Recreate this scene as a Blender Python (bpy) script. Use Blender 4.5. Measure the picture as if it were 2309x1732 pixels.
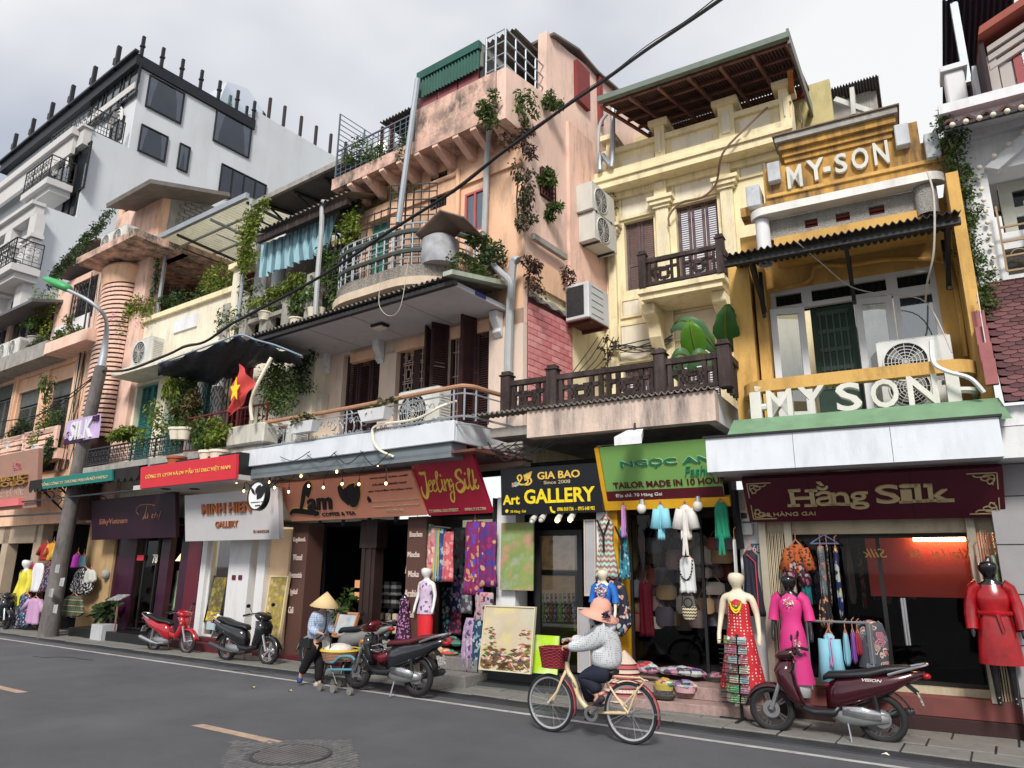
import bpy,math,random
from math import sin,cos,pi,radians,sqrt,atan2,floor
from mathutils import Vector,Matrix,Euler
for _o in list(bpy.data.objects):bpy.data.objects.remove(_o)
SC=bpy.context.scene
COL=SC.collection
rnd=random.Random(7)
# ---------------------------------------------------------------- camera
CF,CHOR,CROLL,CYAW,CH=1600.0,1280.0,-0.5,34.4,1.85
_p=math.atan((CHOR-866)/CF);_r=radians(CROLL);_a=radians(CYAW)
_fh=Vector((-sin(_a),cos(_a),0));_rt=Vector((cos(_a),sin(_a),0));_up=Vector((0,0,1))
CamF=_fh*cos(_p)+_up*sin(_p);_U=-_fh*sin(_p)+_up*cos(_p)
CamR=_rt*cos(_r)-_U*sin(_r);CamU=_U*cos(_r)+_rt*sin(_r)
CamC=Vector((0,0,CH))
cd=bpy.data.cameras.new('camera');cam=bpy.data.objects.new('camera',cd);COL.objects.link(cam)
cam.matrix_world=Matrix(((CamR.x,CamU.x,-CamF.x,0),(CamR.y,CamU.y,-CamF.y,0),(CamR.z,CamU.z,-CamF.z,CH),(0,0,0,1)))
cd.sensor_width=36;cd.lens=CF/2309*36;cd.clip_start=.05;cd.clip_end=3000
SC.camera=cam
# ---------------------------------------------------------------- world, sun, exposure
SUN_EL,SUN_AZ=radians(40),radians(152)
w=bpy.data.worlds.new('World');SC.world=w;w.use_nodes=True
nt=w.node_tree;nt.nodes.clear()
def _n(t,**k):
 n=nt.nodes.new(t)
 for a,b in k.items():setattr(n,a,b)
 return n
sky=_n('ShaderNodeTexSky',sky_type='NISHITA',sun_disc=False,sun_elevation=SUN_EL,sun_rotation=SUN_AZ)
tc=_n('ShaderNodeTexCoord');mp=_n('ShaderNodeMapping');mp.inputs['Scale'].default_value=(1,1,1.9)
no=_n('ShaderNodeTexNoise');no.inputs['Scale'].default_value=1.25;no.inputs['Detail'].default_value=4;no.inputs['Roughness'].default_value=.46;no.inputs['Distortion'].default_value=.3
mp.inputs['Location'].default_value=(.35,.1,.2)
rp=_n('ShaderNodeValToRGB');e=rp.color_ramp.elements
e[0].position=.34;e[0].color=(.225,.24,.275,1);e[1].position=.56;e[1].color=(.425,.423,.423,1)
mx=_n('ShaderNodeMix',data_type='RGBA');mx.inputs[0].default_value=.88
sm=_n('ShaderNodeMix',data_type='RGBA',blend_type='MULTIPLY');sm.inputs[0].default_value=1;sm.inputs[7].default_value=(.05,.05,.05,1)
bg=_n('ShaderNodeBackground');ow=_n('ShaderNodeOutputWorld')
L=nt.links.new
L(tc.outputs['Generated'],mp.inputs[0]);L(mp.outputs[0],no.inputs['Vector']);L(no.outputs[0],rp.inputs[0])
L(sky.outputs[0],sm.inputs[6]);L(sm.outputs[2],mx.inputs[6]);L(rp.outputs[0],mx.inputs[7]);L(mx.outputs[2],bg.inputs[0]);L(bg.outputs[0],ow.inputs[0])
bg.inputs[1].default_value=1.0
sl=bpy.data.lights.new('sun','SUN');sl.energy=1.5;sl.angle=radians(14);sl.color=(1,.95,.88)
so=bpy.data.objects.new('sun',sl);COL.objects.link(so)
_sd=Vector((sin(SUN_AZ)*cos(SUN_EL),cos(SUN_AZ)*cos(SUN_EL),sin(SUN_EL)))
so.rotation_euler=_sd.to_track_quat('Z','Y').to_euler();so.location=(3,-6,12)
SC.view_settings.view_transform='Standard';SC.view_settings.look='None';SC.view_settings.exposure=1.3;SC.view_settings.gamma=1
SC.view_settings.use_curve_mapping=False
SC.render.engine='CYCLES';SC.cycles.max_bounces=6;SC.cycles.diffuse_bounces=3;SC.cycles.glossy_bounces=3;SC.cycles.transparent_max_bounces=12
# ---------------------------------------------------------------- pixel rays and frames
_Z=dict(A=(0,80,3.456),B=(560,40,3.456),C=(1120,40,3.456),D=(1689,40,3.456),E=(0,520,3.456),F=(560,520,3.456),G=(1120,520,3.456),H=(1689,520,3.456),I=(0,980,3.318),J=(400,1000,3.318),K=(640,1100,3.318),L=(1080,1020,3.318),M=(1320,1020,3.95),N=(1640,1060,3.95),O=(1960,1060,3.951),P=(1150,1340,4.6075),Q=(0,1380,4.706),R=(400,1380,4.706),S=(1420,1380,4.706),T=(1839,1380,4.706),U=(880,1000,7.37),V=(0,560,6.91),W=(0,850,5.53),X=(2109,0,8.295),Y=(0,0,1.0),Z=(0,0,.958))
def px(k,x,y):
 o=_Z[k];return(o[0]+x/o[2],o[1]+y/o[2])
def ray(p):
 return CamF+CamR*((p[0]-1154.5)/CF)-CamU*((p[1]-866)/CF)
def gnd(k,x,y,z=0.0):
 d=ray(px(k,x,y));return CamC+d*((z-CH)/d.z)
class Fr:
 def __init__(s,x,y,deg):
  s.o=Vector((x,y,0));s.rz=radians(deg)
  s.u=Vector((cos(s.rz),sin(s.rz),0));s.n=Vector((-sin(s.rz),cos(s.rz),0))
 def at(s,k,x,y,d=0.0):
  r=ray(px(k,x,y));t=((s.o-CamC).dot(s.n)+d)/r.dot(s.n);P=CamC+r*t
  return((P-s.o).dot(s.u),P.z)
 def side(s,k,x,y,u):
  r=ray(px(k,x,y));t=((s.o-CamC).dot(s.u)+u)/r.dot(s.u);P=CamC+r*t
  return((P-s.o).dot(s.n),P.z)
 def flat(s,k,x,y,z):
  r=ray(px(k,x,y));t=(z-CH)/r.z;P=CamC+r*t
  return((P-s.o).dot(s.u),(P-s.o).dot(s.n))
 def w(s,u,d,z):
  return s.o+s.u*u+s.n*d+Vector((0,0,z))
WO=Fr(0,0,0)
# ---------------------------------------------------------------- objects
OFF={}
def T(name,label,cat,fr=WO,base=(0,0,0),group=None,kind=None,rz=0.0):
 o=bpy.data.objects.new(name,None);COL.objects.link(o);o.empty_display_size=.1
 o.location=fr.w(*base);o.rotation_euler=(0,0,fr.rz+rz)
 if label:o['label']=label
 if cat:o['category']=cat
 if group:o['group']=group
 if kind:o['kind']=kind
 OFF[o.name]=Vector(base)if rz==0 else Vector((0,0,0))
 return o
def clone(root,loc=None,rz=None,label=None,group=None,scale=None):
 r=root.copy();COL.objects.link(r)
 if loc is not None:r.location=loc
 if rz is not None:r.rotation_euler=(0,0,rz)
 if scale is not None:r.scale=(scale,)*3
 if label:r['label']=label
 if group:r['group']=group
 def rec(a,b):
  for ch in list(a.children):
   c=ch.copy();COL.objects.link(c);c.parent=b;rec(ch,c)
 rec(root,r)
 OFF[r.name]=OFF.get(root.name,Vector((0,0,0)))
 return r
ORD='first second third fourth fifth sixth seventh eighth ninth tenth'.split()
class MB:
 def __init__(s):s.v=[];s.f=[];s.mi=[];s.cm=0;s.mats=None
 def add(s,vs,fs):
  b=len(s.v);s.v+=[Vector(v)for v in vs]
  for f in fs:s.f.append([i+b for i in f]);s.mi.append(s.cm)
  return s
 def box(s,x0,x1,y0,y1,z0,z1):
  return s.add([(x0,y0,z0),(x1,y0,z0),(x1,y1,z0),(x0,y1,z0),(x0,y0,z1),(x1,y0,z1),(x1,y1,z1),(x0,y1,z1)],[(0,3,2,1),(4,5,6,7),(0,1,5,4),(1,2,6,5),(2,3,7,6),(3,0,4,7)])
 def quad(s,a,b,c,d):return s.add([a,b,c,d],[(0,1,2,3)])
 def pZ(s,poly,ax,a,b):
  n=len(poly)
  def m(p,t):return{0:(t,p[0],p[1]),1:(p[0],t,p[1]),2:(p[0],p[1],t)}[ax]
  return s.add([m(p,a)for p in poly]+[m(p,b)for p in poly],[list(range(n))[::-1],list(range(n,2*n))]+[(i,(i+1)%n,n+(i+1)%n,n+i)for i in range(n)])
 def tu(s,pts,r,n=6,cap=True):
  pts=[Vector(p)for p in pts];m=len(pts);rs=r if isinstance(r,(list,tuple))else[r]*m
  vs=[];t0=None
  for i,p in enumerate(pts):
   t=(pts[min(i+1,m-1)]-pts[max(i-1,0)])
   t=t.normalized()if t.length>1e-9 else Vector((0,0,1))
   if t0 is None:
    a=t.orthogonal().normalized()
   else:
    a=a-t*a.dot(t);a=a.normalized()if a.length>1e-6 else t.orthogonal().normalized()
   t0=t;b=t.cross(a)
   for k in range(n):
    th=2*pi*k/n;vs.append(p+(a*cos(th)+b*sin(th))*rs[i])
  fs=[]
  for i in range(m-1):
   for k in range(n):
    k2=(k+1)%n;fs.append((i*n+k,i*n+k2,(i+1)*n+k2,(i+1)*n+k))
  if cap:fs.append(list(range(n))[::-1]);fs.append(list(range((m-1)*n,m*n)))
  return s.add(vs,fs)
 def bar(s,a,b,w,h=None):
  a,b=Vector(a),Vector(b);h=h or w;t=(b-a).normalized();x=t.cross(Vector((0,0,1)))
  x=x.normalized()if x.length>1e-4 else Vector((1,0,0));y=x.cross(t).normalized()
  c=[x*w/2+y*h/2,-x*w/2+y*h/2,-x*w/2-y*h/2,x*w/2-y*h/2]
  return s.add([a+q for q in c]+[b+q for q in c],[(3,2,1,0),(4,5,6,7),(0,1,5,4),(1,2,6,5),(2,3,7,6),(3,0,4,7)])
 def la(s,prof,n=16,c=(0,0,0),ax=2,sq=1.0,a0=0.0,a1=2*pi):
  c=Vector(c);full=abs(a1-a0-2*pi)<1e-6;nn=n if full else n+1;vs=[]
  for r,h in prof:
   for k in range(nn):
    th=a0+(a1-a0)*k/n;x,y=r*cos(th),r*sin(th)*sq
    vs.append(c+Vector({2:(x,y,h),1:(x,h,y),0:(h,x,y)}[ax]))
  fs=[]
  for i in range(len(prof)-1):
   for k in range(n):
    k2=(k+1)%nn;fs.append((i*nn+k,i*nn+k2,(i+1)*nn+k2,(i+1)*nn+k))
  return s.add(vs,fs)
 def loft(s,secs,n=16,cap=True):
  vs=[v for r in secs for v in r];n=len(secs[0]);fs=[]
  for i in range(len(secs)-1):
   for k in range(n):
    k2=(k+1)%n;fs.append((i*n+k,i*n+k2,(i+1)*n+k2,(i+1)*n+k))
  if cap:fs.append(list(range(n))[::-1]);fs.append(list(range((len(secs)-1)*n,len(secs)*n)))
  return s.add(vs,fs)
 def grid(s,rows,closed=False):
  n=len(rows[0]);vs=[v for r in rows for v in r];fs=[]
  for i in range(len(rows)-1):
   for k in range(n if closed else n-1):
    k2=(k+1)%n;fs.append((i*n+k,i*n+k2,(i+1)*n+k2,(i+1)*n+k))
  return s.add(vs,fs)
 def sF(s,c,r,n=10,m=6,sc=(1,1,1)):
  c=Vector(c);rows=[]
  for i in range(m+1):
   ph=pi*i/m
   rows.append([c+Vector((r*sin(ph)*cos(2*pi*k/n)*sc[0],r*sin(ph)*sin(2*pi*k/n)*sc[1],r*cos(ph)*sc[2]))for k in range(n)])
  return s.grid(rows,True)
 def xf(s,M):
  s.v=[M@v for v in s.v];return s
 def Bd(s,name,mat,parent=None,smooth=False,bevel=0,kind=None,label=None,sub=0,solid=0):
  me=bpy.data.meshes.new(name);off=Vector((0,0,0));p=parent
  while p is not None and p.parent is not None:p=p.parent
  if p is not None:off=OFF.get(p.name,off)
  me.from_pydata([v-off for v in s.v],[],s.f)
  for mm in(mat if isinstance(mat,(list,tuple))else[mat]):me.materials.append(mm)
  if any(s.mi):me.polygons.foreach_set('material_index',s.mi)
  if smooth:
   me.polygons.foreach_set('use_smooth',[True]*len(me.polygons))
   if smooth!='all':
    try:me.set_sharp_from_angle(angle=radians(smooth if smooth is not True else 40))
    except Exception:pass
  me.update()
  o=bpy.data.objects.new(name,me);COL.objects.link(o)
  if parent is not None:o.parent=parent
  if bevel:
   b=o.modifiers.new('b','BEVEL');b.width=bevel;b.segments=1;b.limit_method='ANGLE';b.angle_limit=radians(40)
  if sub:
   b=o.modifiers.new('s','SUBSURF');b.levels=sub;b.render_levels=sub
  if solid:
   b=o.modifiers.new('t','SOLIDIFY');b.thickness=solid
  if kind:o['kind']=kind
  if label:o['label']=label
  return o
def solo(name,mb,mat,label,cat,fr=WO,base=(0,0,0),group=None,kind=None,**k):
 mb.v=[v-Vector(base)for v in mb.v]
 o=mb.Bd(name,mat,None,**k);o.location=fr.w(*base);o.rotation_euler=(0,0,fr.rz)
 if label:o['label']=label
 if cat:o['category']=cat
 if group:o['group']=group
 if kind:o['kind']=kind
 return o
def struct(name,mb,mat,fr=WO,**k):return solo(name,mb,mat,None,None,fr,(0,0,0),None,'structure',**k)
# ---------------------------------------------------------------- materials
MC={}
def M(name,col,rough=.75,metal=0,spec=.35,var=.12,scale=2.5,dirt=0,dirtcol=(.06,.055,.05),bump=.08,bs=60,pat=None,pc=None,ps=20,emit=0,coat=0,island=0,trans=0,sub2=None,dz=.22,dscale=2.2):
 key=name
 if key in MC:return MC[key]
 m=bpy.data.materials.new(name);m.use_nodes=True;nt=m.node_tree;N=nt.nodes;Lk=nt.links.new
 b=N['Principled BSDF'];out=N['Material Output']
 def nd(t,**k):
  n=N.new(t)
  for a,v in k.items():setattr(n,a,v)
  return n
 def val(n,**k):
  for a,v in k.items():n.inputs[a].default_value=v
  return n
 def rgb(c):return(c[0],c[1],c[2],1)
 def mix(f,a,b2,bt='MIX'):
  n=nd('ShaderNodeMix',data_type='RGBA',blend_type=bt)
  for i,q in((0,f),(6,a),(7,b2)):
   if isinstance(q,(int,float)):n.inputs[i].default_value=q
   elif isinstance(q,tuple):n.inputs[i].default_value=rgb(q)
   else:Lk(q,n.inputs[i])
  return n.outputs[2]
 def math_(op,a,b2=None):
  n=nd('ShaderNodeMath',operation=op)
  for i,q in((0,a),(1,b2)):
   if q is None:continue
   if isinstance(q,(int,float)):n.inputs[i].default_value=q
   else:Lk(q,n.inputs[i])
  return n.outputs[0]
 def ramp(f,lo,hi):
  n=nd('ShaderNodeMapRange');n.inputs['From Min'].default_value=lo;n.inputs['From Max'].default_value=hi;Lk(f,n.inputs[0]);return n.outputs[0]
 tcn=nd('ShaderNodeTexCoord');co=tcn.outputs['Object']
 def noise(sc,det=4,vec=None,rg=.6):
  n=nd('ShaderNodeTexNoise');val(n,Scale=sc,Detail=det,Roughness=rg);Lk(vec or co,n.inputs['Vector']);return n.outputs[0]
 c=rgb(col)
 src=tuple(col)
 if pat:
  p2=pc if isinstance(pc,list)else[pc or(1,1,1)]
  if pat in('floral','paisley'):
   dn=nd('ShaderNodeTexNoise');val(dn,Scale=ps*.6,Detail=2);Lk(co,dn.inputs['Vector'])
   ad=nd('ShaderNodeVectorMath',operation='MULTIPLY_ADD');Lk(dn.outputs['Color'],ad.inputs[0]);ad.inputs[1].default_value=(1.6/ps,)*3;Lk(co,ad.inputs[2])
   vo=nd('ShaderNodeTexVoronoi');val(vo,Scale=ps);Lk(ad.outputs[0],vo.inputs['Vector'])
   f=math_('LESS_THAN',vo.outputs['Distance'],.42 if pat=='floral' else .5)
   if pat=='paisley':
    s=math_('SINE',math_('MULTIPLY',vo.outputs['Distance'],34));f=math_('MULTIPLY',f,math_('GREATER_THAN',s,-.1))
   rp=nd('ShaderNodeValToRGB');rp.color_ramp.interpolation='CONSTANT'
   sx=nd('ShaderNodeSeparateColor');Lk(vo.outputs['Color'],sx.inputs[0]);Lk(sx.outputs[0],rp.inputs[0])
   for i,q in enumerate(p2):
    el=rp.color_ramp.elements[i]if i<2 else rp.color_ramp.elements.new(i/len(p2))
    el.position=i/len(p2);el.color=rgb(q)
   if len(p2)==1:rp.color_ramp.elements[1].color=rgb(p2[0])
   src=mix(f,src,rp.outputs[0])
  elif pat=='dots':
   vo=nd('ShaderNodeTexVoronoi');val(vo,Scale=ps,Randomness=0.15);Lk(co,vo.inputs['Vector'])
   src=mix(math_('LESS_THAN',vo.outputs['Distance'],.25),src,p2[0])
  elif pat in('stripe','hstripe','plaid','zigzag'):
   sp=nd('ShaderNodeSeparateXYZ');Lk(co,sp.inputs[0]);ax=sp.outputs[0]if pat!='hstripe' else sp.outputs[2]
   if pat=='zigzag':
    z=math_('ADD',math_('MULTIPLY',sp.outputs[2],ps),math_('MULTIPLY',math_('PINGPONG',math_('MULTIPLY',sp.outputs[0],ps*1.2),.5),.7))
    f=math_('FRACT',z);src=mix(math_('GREATER_THAN',f,.5),src,p2[0]);src=mix(math_('GREATER_THAN',math_('FRACT',math_('MULTIPLY',z,.5)),.75),src,p2[-1])
   else:
    f=math_('GREATER_THAN',math_('FRACT',math_('MULTIPLY',ax,ps)),.55);src=mix(f,src,p2[0])
    if pat=='plaid':
     f2=math_('GREATER_THAN',math_('FRACT',math_('MULTIPLY',sp.outputs[2],ps)),.6);src=mix(math_('MULTIPLY',f2,.6),src,p2[0])
     f3=math_('GREATER_THAN',math_('FRACT',math_('MULTIPLY',sp.outputs[2],ps*.5)),.9);src=mix(f3,src,p2[-1])
  elif pat=='blend':
   n1=noise(ps,3);rp=nd('ShaderNodeValToRGB');Lk(n1,rp.inputs[0])
   cs=[tuple(col)]+p2
   for i,q in enumerate(cs):
    el=rp.color_ramp.elements[i]if i<2 else rp.color_ramp.elements.new(.5)
    el.position=.3+.4*i/(len(cs)-1);el.color=rgb(q)
   src=rp.outputs[0]
 if var:
  n1=noise(scale,5);f=ramp(n1,.3,.7)
  src=mix(1.0,src,mix(f,(1-var,)*3,(1+var*.6,)*3),'MULTIPLY')
 if island:
  g=nd('ShaderNodeNewGeometry');src=mix(1.0,src,mix(g.outputs['Random Per Island'],(1-island,)*3,(1+island,1+island*.8,1+island*.2)),'MULTIPLY')
 if dirt:
  mp=nd('ShaderNodeMapping');mp.inputs['Scale'].default_value=(1,1,dz);Lk(co,mp.inputs[0])
  dl=max(0,dirt-1)*.2;n2=noise(dscale*2.2,8,mp.outputs[0],.7);n3=noise(dscale*.45,3)
  f=math_('MULTIPLY',ramp(n2,.47-dl,.70-dl),ramp(n3,.32-dl,.58-dl))
  n4=noise(dscale*6,6,None,.75);f=math_('MAXIMUM',f,math_('MULTIPLY',ramp(n4,.58,.68),ramp(n3,.42,.65)))
  src=mix(math_('MULTIPLY',f,min(1.0,dirt)),src,tuple(dirtcol))
 if isinstance(src,tuple):b.inputs['Base Color'].default_value=rgb(src)
 else:Lk(src,b.inputs['Base Color'])
 b.inputs['Roughness'].default_value=rough;b.inputs['Metallic'].default_value=metal;b.inputs['Specular IOR Level'].default_value=spec
 if coat:b.inputs['Coat Weight'].default_value=coat;b.inputs['Coat Roughness'].default_value=.08
 if bump:
  bn=nd('ShaderNodeBump');bn.inputs['Strength'].default_value=min(1,bump*3);bn.inputs['Distance'].default_value=.02*bump/.1*.5
  Lk(noise(bs,5),bn.inputs['Height']);Lk(bn.outputs[0],b.inputs['Normal'])
 if trans:
  tr=nd('ShaderNodeBsdfTranslucent');ms=nd('ShaderNodeMixShader');ms.inputs[0].default_value=trans
  if isinstance(src,tuple):tr.inputs[0].default_value=rgb(src)
  else:Lk(src,tr.inputs[0])
  Lk(b.outputs[0],ms.inputs[1]);Lk(tr.outputs[0],ms.inputs[2]);Lk(ms.outputs[0],out.inputs[0])
 if emit:
  if isinstance(src,tuple):b.inputs['Emission Color'].default_value=rgb(src)
  else:Lk(src,b.inputs['Emission Color'])
  b.inputs['Emission Strength'].default_value=emit
 MC[key]=m;return m
def glassmat(name,tint=(.7,.75,.78),refl=.12,rough=.03,ior=1.45):
 if name in MC:return MC[name]
 m=bpy.data.materials.new(name);m.use_nodes=True;nt=m.node_tree;N=nt.nodes;N.clear()
 t=N.new('ShaderNodeBsdfTransparent');t.inputs[0].default_value=(*tint,1);g=N.new('ShaderNodeBsdfGlossy');g.inputs['Roughness'].default_value=rough;g.inputs[0].default_value=(.9,.93,.95,1)
 lw=N.new('ShaderNodeFresnel');lw.inputs[0].default_value=ior;ad=N.new('ShaderNodeMath');ad.operation='ADD';ad.inputs[1].default_value=refl;ad.use_clamp=True
 ms=N.new('ShaderNodeMixShader');o=N.new('ShaderNodeOutputMaterial');k=nt.links.new
 k(lw.outputs[0],ad.inputs[0]);k(ad.outputs[0],ms.inputs[0]);k(t.outputs[0],ms.inputs[1]);k(g.outputs[0],ms.inputs[2]);k(ms.outputs[0],o.inputs[0])
 MC[name]=m;return m
ORANGE=M('orange_plaster',(.84,.53,.35),.85,var=.14,scale=.8,dirt=.85,dirtcol=(.40,.27,.20),bump=.12,bs=35)
PINK=M('salmon_plaster',(.84,.56,.45),.85,var=.12,scale=.8,dirt=.9,dirtcol=(.34,.25,.21),bump=.1,bs=35)
PINKD=M('mouldy_pink_plaster',(.80,.52,.42),.9,var=.2,scale=1.2,dirt=1.45,dirtcol=(.11,.10,.085),bump=.2,bs=25,dz=.7,dscale=1.6)
CREAM=M('cream_plaster',(.84,.74,.48),.85,var=.1,scale=.9,dirt=.8,dirtcol=(.40,.33,.22),bump=.08,bs=40)
CREAMP=M('cream_white_panel',(.80,.74,.60),.85,var=.08,scale=1.4,dirt=.4,dirtcol=(.3,.26,.18),bump=.05)
PALE=M('pale_wall_plaster',(.78,.72,.58),.85,var=.1,scale=.9,dirt=.5,dirtcol=(.25,.2,.15))
YEL=M('ochre_plaster',(.66,.40,.12),.85,var=.18,scale=1.0,dirt=.85,dirtcol=(.16,.09,.04),bump=.12,bs=35,dscale=1.5)
WHITE=M('white_plaster',(.72,.73,.75),.8,var=.08,scale=.7,dirt=.35,dirtcol=(.3,.29,.28),bump=.06)
HOTEL=M('hotel_render',(.60,.63,.66),.8,var=.08,scale=.25,dirt=.3,dirtcol=(.33,.31,.30),bump=.03,dscale=.35,dz=.15)
HOTELF=M('hotel_stucco',(.58,.57,.56),.8,var=.1,scale=.6,bump=.06,bs=20)
GREYC=M('stained_concrete',(.36,.34,.31),.9,var=.25,scale=2,dirt=.7,dirtcol=(.06,.055,.05),bump=.2,bs=25)
ROOFC=M('corrugated_cement',(.20,.18,.16),.9,var=.25,scale=2,dirt=.6,bump=.1,bs=30)
SOFF=M('white_soffit',(.56,.54,.56),.75,var=.08,scale=.8,dirt=.25,dirtcol=(.2,.18,.18))
BLACKM=M('dark_metal',(.012,.012,.014),.5,spec=.4,var=.3,bump=.05)
IRON=M('wrought_iron',(.03,.03,.035),.55,spec=.4,var=.3)
DARK=M('dark_interior',(.010,.009,.012),.7,var=.3)  # near-black colour holds the shade of rooms and openings
DWOOD=M('dark_weathered_wood',(.035,.022,.02),.8,var=.5,scale=6,dirt=.6,dirtcol=(.16,.13,.13),bump=.2,dz=.1)
SHUT=M('brown_shutter_paint',(.045,.016,.018),.6,var=.3,scale=5)
SHUTG=M('faded_mauve_shutter',(.13,.085,.09),.75,var=.35,scale=5,dirt=.5,dirtcol=(.04,.03,.03),dz=.15)
ALU=M('aluminium',(.5,.52,.55),.35,metal=.8,var=.1)
GALV=M('galvanised_pipe',(.38,.42,.46),.5,metal=.4,var=.15)
PIPEW=M('grey_plastic_pipe',(.42,.44,.45),.5,var=.12,dirt=.4)
ACW=M('ac_casing',(.62,.62,.58),.5,var=.08,dirt=.35,dirtcol=(.2,.17,.12))
WIRE=M('black_cable',(.015,.015,.018),.6,var=.2)
WIREW=M('pale_cable',(.5,.46,.40),.6,var=.2)
GLASS=glassmat('window_glass');GLASSD=glassmat('dark_glass',(.6,.62,.64),.01,.03,1.25)
LEAF=M('leaf_green',(.07,.13,.03),.6,var=.3,scale=3,island=.6,trans=.25,bump=0)
LEAFY=M('leaf_yellowgreen',(.16,.22,.035),.6,var=.3,scale=3,island=.5,trans=.3,bump=0)
LEAFD=M('leaf_dark',(.035,.075,.025),.6,var=.3,scale=3,island=.6,trans=.2,bump=0)
LEAFB=M('leaf_dry',(.07,.04,.035),.8,var=.3,scale=3,island=.6,bump=0)
BARK=M('twig_bark',(.08,.055,.04),.9,var=.3)
# ---------------------------------------------------------------- builders
def rect(fr,k,x0,y0,x1,y1,d=0.0):
 a=fr.at(k,x0,y0,d);b=fr.at(k,x1,y1,d);return min(a[0],b[0]),max(a[0],b[0]),min(a[1],b[1]),max(a[1],b[1])
def fbox(mb,fr,k,x0,y0,x1,y1,d0,d1):
 u0,u1,z0,z1=rect(fr,k,x0,y0,x1,y1,d0);mb.box(u0,u1,d0,d1,z0,z1);return u0,u1,z0,z1
def wall_holes(mb,u0,u1,z0,z1,d0,d1,holes):
 us=sorted({u0,u1,*[h[0]for h in holes],*[h[1]for h in holes]});zs=sorted({z0,z1,*[h[2]for h in holes],*[h[3]for h in holes]})
 us=[u for u in us if u0<=u<=u1];zs=[z for z in zs if z0<=z<=z1]
 hole=lambda i,j:any(h[0]-1e-6<=us[i]and us[i+1]<=h[1]+1e-6 and h[2]-1e-6<=zs[j]and zs[j+1]<=h[3]+1e-6 for h in holes)
 nu,nz=len(us)-1,len(zs)-1
 H=[[hole(i,j)for j in range(nz)]for i in range(nu)]
 g=lambda i,j:0<=i<nu and 0<=j<nz and not H[i][j]
 for i in range(nu):
  for j in range(nz):
   if H[i][j]:continue
   a,b,c,e=us[i],us[i+1],zs[j],zs[j+1]
   mb.quad((a,d0,c),(b,d0,c),(b,d0,e),(a,d0,e));mb.quad((b,d1,c),(a,d1,c),(a,d1,e),(b,d1,e))
   if not g(i-1,j):mb.quad((a,d1,c),(a,d0,c),(a,d0,e),(a,d1,e))
   if not g(i+1,j):mb.quad((b,d0,c),(b,d1,c),(b,d1,e),(b,d0,e))
   if not g(i,j-1):mb.quad((a,d1,c),(b,d1,c),(b,d0,c),(a,d0,c))
   if not g(i,j+1):mb.quad((a,d0,e),(b,d0,e),(b,d1,e),(a,d1,e))
def lS(mb,c,rad,n,size=.06,clumps=0,seed=1,droop=0.0,aspect=2.0):
 r=random.Random(seed);c=Vector(c);cs=[c]
 if clumps:cs=[c+Vector((r.gauss(0,.5)*rad[0],r.gauss(0,.5)*rad[1],r.gauss(0,.5)*rad[2]))for _ in range(clumps)]
 kk=.55 if clumps else 1
 for i in range(n):
  q=cs[i%len(cs)];v=Vector((r.gauss(0,1),r.gauss(0,1),r.gauss(0,1)));v.normalize();v*=r.random()**.45*kk
  p=q+Vector((v.x*rad[0],v.y*rad[1],v.z*rad[2]));s=size*r.uniform(.6,1.3)
  a=Vector((r.uniform(-1,1),r.uniform(-1,1),r.uniform(-.6,.6)-droop)).normalized();b=a.cross(Vector((r.uniform(-1,1),r.uniform(-1,1),r.uniform(-.2,1)))).normalized()
  m=p+a*s*.5+Vector((0,0,.12*s));e=p+a*s-Vector((0,0,droop*s*.3))
  mb.add([p,m+b*s/aspect/2,e,m-b*s/aspect/2],[(0,1,2,3)])
def twigs(mb,c,rad,n,seed=1,r0=.008):
 r=random.Random(seed+91);c=Vector(c)
 for _ in range(n):
  e=c+Vector((r.gauss(0,.5)*rad[0],r.gauss(0,.5)*rad[1],abs(r.gauss(0,.6))*rad[2]));b=c-Vector((0,0,rad[2]*.9))
  m=(b+e)/2+Vector((r.gauss(0,.1)*rad[0],0,0));mb.tu([b,m,e],[r0,r0*.8,r0*.3],4)
def pT(name,label,fr,c,rad,n,mat=None,size=.06,clumps=6,seed=None,group=None,pot=None,droop=0,twig=5,cat='plant'):
 seed=seed or int(abs(c[0]*37+c[2]*91))+n
 base=(c[0],c[1],c[2]-rad[2])
 t=T(name,label,cat,fr,base,group)
 a=MB();lS(a,c,rad,n,size,clumps,seed,droop);a.Bd('foliage',mat or LEAF,t,kind='stuff')
 b=MB();twigs(b,c,rad,twig,seed);b.Bd('stem',BARK,t)
 if pot:
  pr,ph,pm=pot;z=c[2]-rad[2];q=MB()
  q.la([(0,z-ph),(pr*.72,z-ph),(pr,z-.03),(pr*1.1,z-.03),(pr*1.1,z),(pr*.9,z),(pr*.88,z-.03),(0,z-.03)],12,(c[0],c[1],0));q.Bd('pot',pm,t,smooth=True)
 return t
def cB(name,label,fr,pts,wd,n,mat,size=.06,seed=3,cat='climbing plant',thick=.08,droop=.3):
 t=T(name,label,cat,fr,pts[-1]);r=random.Random(seed);a=MB();P=[Vector(p)for p in pts]
 segs=[(P[i],P[i+1])for i in range(len(P)-1)];tot=sum((b-a_).length for a_,b in segs)
 for s0,s1 in segs:
  k=max(3,int(n*(s1-s0).length/tot));m=max(1,k//22)
  for j in range(m):
   c=s0.lerp(s1,(j+r.random())/m)+Vector((r.gauss(0,wd*.4),0,r.gauss(0,wd*.25)));q=wd*r.uniform(.4,1)
   lS(a,c,(q,thick,q*.8),k//m,size,0,r.randrange(9999),droop)
 a.Bd('foliage',mat,t,kind='stuff');b=MB();b.tu([p+Vector((0,thick*.5,0))for p in P],.012,5);b.Bd('stem',BARK,t);return t
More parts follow.
